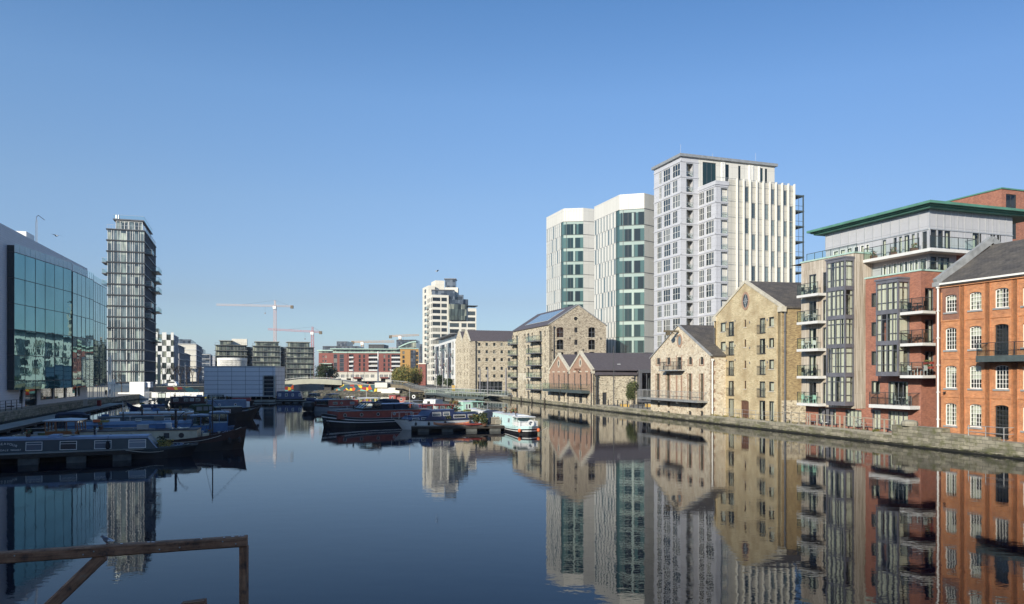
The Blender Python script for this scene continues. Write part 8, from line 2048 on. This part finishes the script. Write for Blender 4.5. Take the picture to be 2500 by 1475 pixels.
chair(1950, 0, 1.6, 'blue folding deck chair by the quay railing', ('paint_blue', 'paint_blue_pale'), 1.2)
chair(1979, 0, 1.7, 'white chair with a small blue panel on its back', ('paint_white', 'paint_white'), 1.2)
def balcony_set(P, z, rz, col, label):
    o = thing('patio_set', label, 'garden furniture', (P[0], P[1], z), rz); m = MB(); m.lathe([(0,.7), (.35,.7), (.35,.73), (0,.73)], n=12); m.tube((0,0,0), (0,0,.7), .03, 6); m.build('table', col, o)
    for sx in (-.65, .65):
        m = MB(); m.box(sx-.2, sx+.2, -.2, .2, .4, .44); m.box(sx-.2+(.37 if sx > 0 else 0), sx-.17+(.37 if sx > 0 else 0), -.2, .2, .44, .85)
        for a in (-.18, .16):
            for b in (-.18, .16): m.box(sx+a, sx+a+.025, b, b+.025, 0, .4)
        m.build('chair', col, o)
nm = ['lowest', 'second lowest', 'middle', 'second highest', 'highest']
for k, z in enumerate(FLR): balcony_set(tf.at(tf.u(1985), .55), z, tf.phi, ['paint_mint', 'black_metal', 'paint_white', 'light_metal', 'black_metal'][k], 'table and chairs on the %s balcony of the timber clad bays' % nm[k])
for k, z in enumerate((5.95, 8.7, 11.42)): balcony_set(bx.at(1.3, .6), z, bx.phi, ['paint_white', 'brown_door', 'black_metal'][k], 'table and chairs on the %s balcony beside the brick bay' % ['lowest', 'middle', 'highest'][k])
balcony_set(b1.o.location[:2] and kf.at(kf.u(2215), .6), 3.3, kf.phi, 'light_metal', 'table and chairs on the first floor balcony of the brick block')
for u, lb in ((.9, 'potted plants at the left of the penthouse balcony'), (3.2, 'potted plants in the middle of the penthouse balcony'), (5.5, 'potted plants at the corner of the penthouse balcony')):
    P = b1_ = Fac(off(CC, G, 6.4), CC).at(u, .8); o = thing('potted_plants', lb, 'plant', (P[0], P[1], 17.02)); plant(o, (0,0,.3), .3, .45, 50, ['leaf_green', 'flower'], int(u*10), .09, 'foliage'); m = MB(); m.box(-.3, .3, -.15, .15, 0, .32); m.build('planter', 'brown_door', o)
for z, lb in ((5.95+.75, 'lower red window box with green plants on the brick block balcony'), (5.95+1.15, 'upper red window box with green plants on the brick block balcony')):
    P = bx.at(2.1, .25); o = thing('window_box', lb, 'planter', (P[0], P[1], z), bx.phi); m = MB(); m.box(-.45, .45, -.12, .12, -.2, 0); m.build('box', 'paint_rust', o); plant(o, (0,0,0), .35, .15, 50, ['leaf_green'], 7, .07, 'foliage')
# weeds on the quay
wd = MB(); rng = random.Random(9)
for i in range(70):
    t = T(rng.choice((rng.uniform(1735, 1800), rng.uniform(1735, 1945), 2133, rng.uniform(1560, 2290)))); P = qp(t, rng.uniform(.0, .5)); clump(wd, (P[0], P[1], .93), .18, .2, 14, rng, rng.randrange(2), .06)
tag(wd.build('quay_weeds', ['leaf_green', 'leaf_yellow'])  if False else wd.build('quay_weeds', ['leaf_green', 'leaf_yellow']), 'small weeds growing along the right quay edge stones', 'weeds', kind='stuff')
# bench planters by the tree
for px, lb in ((1525, 'yellow stone block seat left of the small green tree'), (1590-4, 'orange block seat beside the glazed link')):
    P = PT(px, 122); o = thing('block_seat', lb, 'seat', (P[0], P[1], .8)); m = MB(); m.box(-.7, .7, -.3, .3, 0, .5); m.box(-.75, .75, -.33, .33, .5, .56, 1); m.build('block', ['yellow_stone', 'handrail_wood'], o)

# ------------------------------------------------------------------ cranes
plain('crane_pink', (.66,.46,.42), .6, var=.1); plain('crane_red', (.58,.22,.23), .6, var=.1); plain('crane_yellow', (.70,.36,.10), .6, var=.1); plain('crane_pale', (.66,.52,.45), .6, var=.1)
def truss(mb, p, q, w, step, r, m=0, tri=False):
    p, q = Vector(p), Vector(q); d = (q-p); L = d.length; d.normalize(); up = Vector((0,0,1)) if abs(d.z) < .9 else Vector((0,1,0)); a = d.cross(up).normalized(); b = a.cross(d)
    C = [a*w/2+b*w/2, -a*w/2+b*w/2, -a*w/2-b*w/2, a*w/2-b*w/2] if not tri else [b*w*.6, -a*w/2-b*w*.3, a*w/2-b*w*.3]
    for c in C: mb.tube(p+c, q+c, r, 4, m, smooth=False)
    n = max(1, int(L/step))
    for i in range(n):
        s0_, s1_ = p+d*(L*i/n), p+d*(L*(i+1)/n)
        for k in range(len(C)): mb.tube(s0_+C[k], s1_+C[(k+1) % len(C)], r*.7, 3, m, smooth=False); mb.tube(s1_+C[k], s1_+C[(k+1) % len(C)], r*.6, 3, m, smooth=False)
def crane(label, pxm, Y, ybase, ytop, pl_, yl, pr, yr, mat, hammer=True, matm=None):
    P = PT(pxm, Y); o = thing('tower_crane', label, 'crane', (P[0], P[1], 1.75)); zj = ZZ((yl+yr)/2, Y)-1.75; w = 2.0*Y/700
    m = MB(); truss(m, (0,0,0), (0,0,zj), w, w*1.6, .13*Y/650); m.build('mast', matm or mat, o)
    zl, zr = ZZ(yl, Y)-1.75, ZZ(yr, Y)-1.75; xl, xr = XX(pl_, Y)-P[0], XX(pr, Y)-P[0]; z0 = zl+(zr-zl)*(0-xl)/(xr-xl)
    m = MB(); truss(m, (0,0,z0), (xl,0,zl), w*.8, w*1.3, .10*Y/650, 0, True); m.build('jib', mat, o)
    m = MB(); truss(m, (0,0,z0), (xr,0,zr), w*.8, w*1.3, .11*Y/650, 0, True); m.build('counter_jib', mat, o)
    cwx = xr if abs(xr) < abs(xl) else xl; m = MB(); m.box(cwx-w*1.2*(1 if cwx > 0 else -1), cwx, -w*.5, w*.5, z0-w*1.1, z0+w*.3); m.build('counterweight', 'concrete_brown', o)
    m = MB(); m.box(-w*.7, w*.7, -w*1.1, -w*.3, z0-w*1.3, z0-w*.1); m.build('cab', 'window_white', o)
    if hammer:
        zt_ = ZZ(ytop, Y)-1.75; m = MB(); truss(m, (0,0,z0), (0,0,zt_), w*.6, w, .10*Y/650); m.build('apex_tower', mat, o)
        m = MB(); m.tube((0,0,zt_), (xl*.55, 0, z0+(zl-z0)*.55+w*.5), .06*Y/650, 4); m.tube((0,0,zt_), (xr*.8, 0, z0+(zr-z0)*.8+w*.4), .06*Y/650, 4); m.build('tie_cable', 'grey_metal', o)
    hx = xl*.17; m = MB(); m.tube((hx,0,z0-.3), (hx,0,z0-w*3), .06*Y/650, 3); m.box(hx-w*.25, hx+w*.25, -w*.2, w*.2, z0-w*3.6, z0-w*3); m.build('hook_block', 'grey_metal', o)
crane('tall pale pink tower crane with long jib reaching left, largest of the cranes', 671.5, 640, 832, 733.5, 529, 744.5, 716, 748.5, 'crane_pale', matm='crane_pink')
crane('smaller red tower crane to the right of the tall one', 763, 640, 832, 798, 655, 804.5, 786, 811.5, 'crane_red')
crane('orange tower crane low over the red brick building', 885, 720, 850, 0, 962, 834.5, 858, 835.5, 'crane_yellow', hammer=False)
crane('orange and pink tower crane beside the cream tower', 977, 700, 845, 0, 1023, 818.5, 950, 821.5, 'crane_yellow', hammer=False)

# ------------------------------------------------------------------ cars
def car_parts(body, L=4.3, W=1.75, H=1.62):
    prof = [(-L/2,.35), (-L/2+.02,.85), (-L/2+.12,1.05), (-L/2+.55,H-.06), (-L/2+1.1,H), (.35,H), (1.15,1.05), (L/2-.15,.88), (L/2,.62), (L/2,.35)]
    a = MB(); a.extr(prof[::-1] if False else [(p[0],p[1]) for p in prof][::-1], -W/2, W/2)
    g = MB()
    win_ = [(-L/2+.45,1.08), (-L/2+.75,H-.12), (-L/2+1.2,H-.08), (.3,H-.08), (.98,1.08)]
    for sg_ in (-1, 1): q = [(x_, sg_*(W/2+.006), z_) for x_, z_ in win_]; g.face(q if sg_ > 0 else q[::-1])
    g.face([(.42,-W/2+.1,H-.04), (1.13,-W/2+.1,1.09), (1.13,W/2-.1,1.09), (.42,W/2-.1,H-.04)])
    w = MB()
    w.lathe([(0,-.1), (.3,-.1), (.34,-.06), (.34,.06), (.3,.1), (0,.1)], n=14)
    r_ = MB(); r_.lathe([(0,-.11), (.19,-.11), (.19,.11), (0,.11)], n=10)
    l = MB(); l.box(-.02, .04, -.18, .18, -.07, .07)
    return a.mesh('body', body), g.mesh('side_glass', 'dark_glass'), w.mesh('wheel', 'black_metal'), r_.mesh('rim', 'light_metal'), l.mesh('headlight', 'window_white')
def car(label, P, z, rz, parts, group=None, L=4.3):
    o = thing('parked_car', label, 'car', (P[0], P[1], z), rz, group); inst('body', parts[0], o); inst('windows', parts[1], o)
    for x_ in (-L/2+.8, L/2-.85):
        for y_ in (-.82, .82):
            w = inst('wheel', parts[2], o, (x_, y_, .34)); w.rotation_euler.x = RAD(90); inst('rim', parts[3], w)
    for y_ in (-.6, .6): inst('headlight', parts[4], o, (L/2-.02, y_, .72))
wp_ = car_parts('paint_white'); dp_ = car_parts('hull_black'); gp_ = car_parts('paint_grey')
car('white sport utility car parked above the mural wall', PT(416, 219), 2.47, math.pi+.05, wp_)
for i, (px, Y, lb) in enumerate(((690, 262, 'dark car behind the left railing of the bridge'), (836, 292, 'dark car in front of the ground floor shops'), (858, 292, 'second dark car in front of the red building shops'), (878, 292, 'grey car near the thin brown mast'), (904, 292, 'dark car left of the white yacht mast'))):
    car(lb, PT(px, Y), 2.45 if Y < 270 else 1.77, .1, dp_ if 'grey' not in lb else gp_, 'cars parked along the far quay')

# ------------------------------------------------------------------ people
plain('skin', (.45,.28,.2), .6, var=.05); plain('denim', (.03,.04,.07), .8); plain('coat_dark', (.02,.02,.025), .8); plain('coat_red', (.3,.03,.03), .8); plain('hair', (.04,.03,.02), .8)
def person(label, P, z, rz, coat='coat_dark', legs='denim', stride=.22):
    V = [(0,0,.92),(0,0,1.12),(0,0,1.32),(0,0,1.45),(0,.0,1.53),(0,.02,1.66),
         (-.17,0,1.42),(-.23,-.06,1.16),(-.22,.08,.93),(.17,0,1.42),(.23,.08,1.16),(.22,.18,.95),
         (-.09,0,.88),(-.10,stride*.6,.48),(-.10,stride,.07),(-.10,stride+.14,.04),(.09,0,.88),(.10,-stride*.3,.48),(.10,-stride*1.1,.08),(.10,-stride*1.1+.13,.04)]
    E = [(0,1),(1,2),(2,3),(3,4),(4,5),(3,6),(6,7),(7,8),(3,9),(9,10),(10,11),(0,12),(12,13),(13,14),(14,15),(0,16),(16,17),(17,18),(18,19)]
    Rr = [.15,.14,.17,.12,.055,.10,.075,.05,.035,.075,.05,.035,.10,.065,.045,.04,.10,.065,.045,.04]
    me = bpy.data.meshes.new('body'); me.from_pydata(V, E, []); sk = bpy.data.objects.new('tmp', me); COL.objects.link(sk)
    md = sk.modifiers.new('s', 'SKIN'); me.skin_vertices[0].data[0].use_root = True
    for i, r in enumerate(Rr): me.skin_vertices[0].data[i].radius = (r, r*.8)
    sd = sk.modifiers.new('d', 'SUBSURF'); sd.levels = 1
    bpy.context.view_layer.update(); ev = sk.evaluated_get(bpy.context.evaluated_depsgraph_get()); bm = bpy.data.meshes.new_from_object(ev)
    bpy.data.objects.remove(sk)
    bm.materials.clear()
    for n_ in ('skin', coat, legs, 'hair', 'black_metal'): bm.materials.append(M[n_])
    for p in bm.polygons:
        c = p.center; p.material_index = 4 if c.z < .09 else 2 if c.z < .9 else 1 if c.z < 1.5 and not (abs(c.x) > .17 and c.z < .98) else 3 if c.z > 1.69 or (c.y < 0 and c.z > 1.58) else 0; p.use_smooth = True
    o = thing('person', label, 'person', (P[0], P[1], z), rz); inst('body', bm, o); return o
person('person in a dark coat walking on the sunlit quay end near the poles', PT(259, 158), 1.25, 1.2)
person('person in dark clothes walking on the quay by the white masts', PT(268.5, 166), 1.25, 4.4)
person('person in a red coat standing near the ground floor shops', PT(898, 270), 1.77, .5, 'coat_red')
person('person in dark clothes crossing the bridge', PT(820, 239), ZZ(927.8, 237)-.1, 1.4)
person('person in dark clothes on the ramp beside the abutment', PT(959, 225.5), 3.2, 1.8)
person('person walking along the railing in front of the white terrace', PT(1066, 214), .82, 1.5)
person('person in dark jacket near the lamp posts by the stone mill', PT(1094, 216), .82, 4.8)
sgn = thing('yellow_banner', 'small yellow banner at the left edge of the stone mill', 'banner', (*PT(1107, 211), .8)); m = MB(); m.box(-.45, .45, -.03, .03, .3, 2.3); m.build('cloth', 'yellow_stone', sgn); m = MB(); m.tube((-.5,0,0), (-.5,0,2.4), .03, 5); m.build('pole', 'galvanised', sgn)
person('person in a pale shirt strolling along the far quay below the red brick building', PT(936, 265), 1.77, 2.6, 'paint_white')
person('person standing by the railing left of the willow', PT(948, 262), 1.77, .3)
person('person walking past the glazed shopfront of the stone mill', PT(1203, 206), .82, 1.6, 'paint_navy')
# bicycles along the railing
def bike(label, P, z, rz, group='bicycles parked along the far railing'):
    o = thing('bicycle', label, 'bicycle', (P[0], P[1], z), rz, group)
    for x_ in (-.5, .5): m = MB(); m.ring((x_,0,.34), .31, .345, (0,1,0), 14, 0, th=.03); m.build('wheel', 'black_metal', o)
    m = MB()
    for a, b in (((-.5,.34),(0,.32)), ((0,.32),(-.15,.85)), ((-.15,.8),(.38,.85)), ((0,.32),(.38,.82)), ((.5,.34),(.36,.95)), ((-.5,.34),(-.15,.8))): m.tube((a[0],.015,a[1]), (b[0],.015,b[1]), .02, 5)
    m.build('frame', 'light_metal', o); m = MB(); m.box(-.28, -.03, -.06, .08, .86, .9); m.build('saddle', 'black_metal', o); m = MB(); m.tube((.36,-.22,.98), (.36,.25,.98), .015, 5); m.build('handlebar', 'black_metal', o)
for i, (px, lb) in enumerate(((1020, 'bicycle at the far left of the row by the railing'), (1027, 'second bicycle in the row by the railing'), (1036, 'third bicycle in the row by the railing'), (1044, 'fourth bicycle, right end of the row by the railing'))): bike(lb, PT(px, 224), 1.75, .3+i*.2)
bike('bicycle leaning behind the timber railing of the brick base', qp(T(2075), 1.1), .96, 1.9, None)
fence_ = thing('quay_fence', 'dark metal railing along the promenade below the white terrace', 'fence', (*PT(1000, 222), 1.0)); f = Fac(PT(1000, 224), PT(1115, 213), fence_); m = f.mb()
n = int(f.L/.35)
for i in range(n+1): u = f.L*i/n; m.box(u-.02, u+.02, -.02, .02, .9, 3.0 if i % 8 == 0 else 2.6)
m.box(0, f.L, -.03, .03, 2.58, 2.66); m.box(0, f.L, -.03, .03, 1.0, 1.06); m.build('bars', 'dark_frame', fence_)
# left quay railing by the white wall
rl2 = thing('quay_railing', 'dark metal railing on the left quay at the photo edge', 'railing', (*PT(0, 97), 1.4)); A = off((-63, 93), (-.31, .951), 1.0, (-1, 0), .2); B = off(A, (-.31, .951), 9); f = Fac(B, A, rl2); m = f.mb()
for i in range(5): u = f.L*i/4; m.box(u-.04, u+.04, -.04, .04, 1.4, 2.7)
for z in (1.9, 2.3, 2.7): m.box(0, f.L, -.025, .025, z-.03, z+.02)
m.build('bars', 'dark_frame', rl2)
lb_ = thing('life_ring_stand', 'red lifebuoy housing on the pontoon by the left quay', 'lifebuoy stand', (*PT(242, 121), .42)); m = MB(); m.box(-.3, .3, -.12, .12, .6, 1.5); m.build('housing', 'paint_red', lb_); m = MB(); m.tube((0,0,0), (0,0,.6), .05, 6); m.build('post', 'galvanised', lb_)

# ------------------------------------------------------------------ foreground timber fender frame, pigeon, gulls
def wpt(px, py, Y): return Vector((XX(px, Y), Y, ZZ(py, Y)))
tfm = thing('timber_fender', 'weathered brown timber mooring frame standing in the water in the foreground', 'timber frame', (*PT(595, 11.4), 0))
O = Vector(tfm.location)
def tbar(name, a, b, w, h, up=None):
    m = MB(); a = a-O; b = b-O; d = b-a; L = d.length; d = d/L; upv = Vector((0,0,1)) if abs(d.z) < .9 else Vector((0,-1,0)); s_ = d.cross(upv).normalized(); u = s_.cross(d)
    n = 24; rng = random.Random(int(L*100)); prev = None
    for i in range(n+1):
        c = a+d*L*i/n; ww = w/2*(1+rng.uniform(-.03,.02)); hh = h/2*(1+rng.uniform(-.04,.02)); k = .018
        ring_ = [c-s_*ww-u*(hh-k), c-s_*(ww-k)-u*hh, c+s_*(ww-k)-u*hh, c+s_*ww-u*(hh-k), c+s_*ww+u*(hh-k), c+s_*(ww-k)+u*hh, c-s_*(ww-k)+u*hh, c-s_*ww+u*(hh-k)]
        if prev:
            for j in range(8): m.face([prev[j], prev[(j+1) % 8], ring_[(j+1) % 8], ring_[j]])
        else: m.face(ring_[::-1])
        prev = ring_
    m.face(prev); me = m.mesh(name, 'old_timber')
    uv = me.uv_layers[0].data
    for p in me.polygons:
        for li in p.loop_indices:
            v = me.vertices[me.loops[li].vertex_index].co-a; uv[li].uv = (v.dot(d), v.dot(u)+v.dot(s_)*.7+ (0.37 if abs(p.normal.dot(u)) > .5 else 0))
    return inst(name, me, tfm)
Y0, Y1 = 10.75, 11.45
tbar('top_beam', wpt(-260, 1379, 10.35), wpt(604, 1320.5, Y1), .16, .158)
Pst = wpt(595.5, 1333, Y1); tbar('post', Pst+Vector((0,.0,-.0)), Pst+Vector((0,0,-5.0)), .11, .13)
tbar('diagonal_brace', wpt(252, 1356, 11.0), wpt(60, 1540, 10.6), .16, .16)
m = MB(); rng = random.Random(8)
for t_ in (.12, .33, .52, .55, .74, .80, .93, .97):
    a_ = wpt(-260, 1379, 10.35); b_ = wpt(604, 1320.5, Y1); p_ = a_+(b_-a_)*t_-O; m.blob((p_.x, p_.y-.085, p_.z+rng.uniform(-.03,.03)), .012, .008, .012, n=8, k=4)
m.build('bolts', 'galvanised', tfm)
m = MB()
for t_ in (.62, .70, .715, .86, .93, .955, .975, .985):
    p_ = a_+(b_-a_)*t_-O; m.blob((p_.x, p_.y+rng.uniform(-.03,.03), p_.z+.082), rng.uniform(.012,.035), .015, .004, n=8, k=4)
m.build('bird_droppings', 'paint_white', tfm)
p2 = thing('timber_pile', 'tip of a second weathered timber just showing at the bottom edge', 'timber', (*PT(478, 9.6), 0)); m = MB(); P = wpt(478, 1481, 9.6); m.beam((-.17,0,P.z), (.11,.04,P.z+.03), .12, .1); m.tube((0,0,-1), (0,0,P.z-.04), .09, 8); m.build('pile', 'old_timber', p2)
plain('pigeon_grey', (.12,.12,.14), .7, var=.3, scale=30); plain('pigeon_brown', (.13,.085,.07), .7, var=.3, scale=30)
def bird(name, label, P, z, rz, s=1.0, cols=('pigeon_grey', 'pigeon_brown', 'paint_white', 'varnish'), fly=False):
    o = thing(name, label, 'bird', (P[0], P[1], z), rz); n = 10
    m = MB(); st = [(-.17,.035,.012,.10),(-.11,.045,.03,.10),(-.05,.062,.055,.105),(.02,.066,.065,.115),(.07,.052,.055,.135),(.10,.034,.036,.165),(.12,.03,.032,.19),(.145,.024,.026,.195),(.165,.008,.008,.19)]
    R_ = [[(x_*s, y_*math.cos(a)*s, (z_+h_*math.sin(a))*s) for a in [6.2832*k/n for k in range(n)]] for x_, y_, h_, z_ in st]
    for i, (A, Bq) in enumerate(zip(R_, R_[1:])):
        for k in range(n): m.face([A[k], A[(k+1) % n], Bq[(k+1) % n], Bq[k]][::-1], 0 if i > 1 else 1, True)
    m.face(R_[0], 1); m.build('body', [cols[0], cols[2]], o)
    for sg_ in (-1, 1):
        m = MB(); 
        if fly: m.face([(.06*s,sg_*.04*s,.13*s), (.1*s,sg_*.28*s,.2*s), (-.02*s,sg_*.52*s,.15*s), (-.06*s,sg_*.25*s,.17*s), (-.08*s,sg_*.04*s,.12*s)][::-sg_]); 
        else: m.face([(.07*s,sg_*.058*s,.14*s), (.02*s,sg_*.072*s,.085*s), (-.10*s,sg_*.05*s,.085*s), (-.18*s,sg_*.02*s,.10*s), (-.06*s,sg_*.04*s,.15*s), (.03*s,sg_*.05*s,.165*s)][::-sg_])
        m.build('wing', cols[1], o)
    m = MB(); m.tube((.16*s,0,.19*s), (.192*s,0,.18*s), .008*s, 5, 0, .002); m.build('beak', cols[3], o)
    if not fly:
        for sg_ in (-1, 1): m = MB(); m.tube((.0,sg_*.025*s,.06*s), (.01*s,sg_*.025*s,0), .006*s, 5); m.build('leg', 'paint_rust', o)
Pb = wpt(262, 1326, 11.0); bird('pigeon', 'grey brown pigeon perched on the foreground timber beam', (Pb.x, Pb.y), ZZ(1330.5, 11.0), math.pi-.15, .62)
bird('gull', 'white gull standing on the float of the nearest jetty', PT(226, 50.2), .02, .2, 2.0, ('paint_white', 'paint_grey', 'paint_white', 'varnish')) if False else None
bird('gull', 'gull gliding high above the cream tower', PT(1067, 220), ZZ(665, 220), .4, 3.2, ('paint_grey', 'paint_grey', 'paint_white', 'varnish'), True)
bird('gull', 'gull flying just above the white roof at the left', PT(137, 100), ZZ(579.5, 100), 2.8, 1.9, ('paint_grey', 'paint_grey', 'paint_white', 'varnish'), True)
sk_ = thing('bare_tree', 'bare branches showing over the rear red brick block', 'tree', (*PT(2485, 96), 22)); rng = random.Random(3); a = MB()
for k in range(4): branches(a, Vector((0,0,3.0)), Vector((rng.uniform(-.5,.5), 0, 1)).normalized(), 1.3, .05, 3, rng, .6)
a.build('crown', 'bark', sk_); a = MB(); a.tube((0,0,-21.2), (0,0,3.0), .16, 6); a.build('trunk', 'bark', sk_)
# ------------------------------------------------------------------ thin winter haze over the far side of the dock
m_ = bpy.data.materials.new('haze_air'); m_.use_nodes = True; M['haze_air'] = m_; n_ = m_.node_tree; n_.nodes.remove(n_.nodes["Principled BSDF"])
pv = n_.nodes.new("ShaderNodeVolumePrincipled"); pv.inputs['Color'].default_value = (.80, .88, 1.0, 1); pv.inputs['Density'].default_value = .00012; pv.inputs['Anisotropy'].default_value = .1
n_.links.new(pv.outputs[0], n_.nodes["Material Output"].inputs['Volume'])
hz = MB(); hz.box(-700, 700, -150, 1000, -4, 75); tag(hz.build('haze', 'haze_air'), kind='stuff')
scene.cycles.volume_bounces = 0
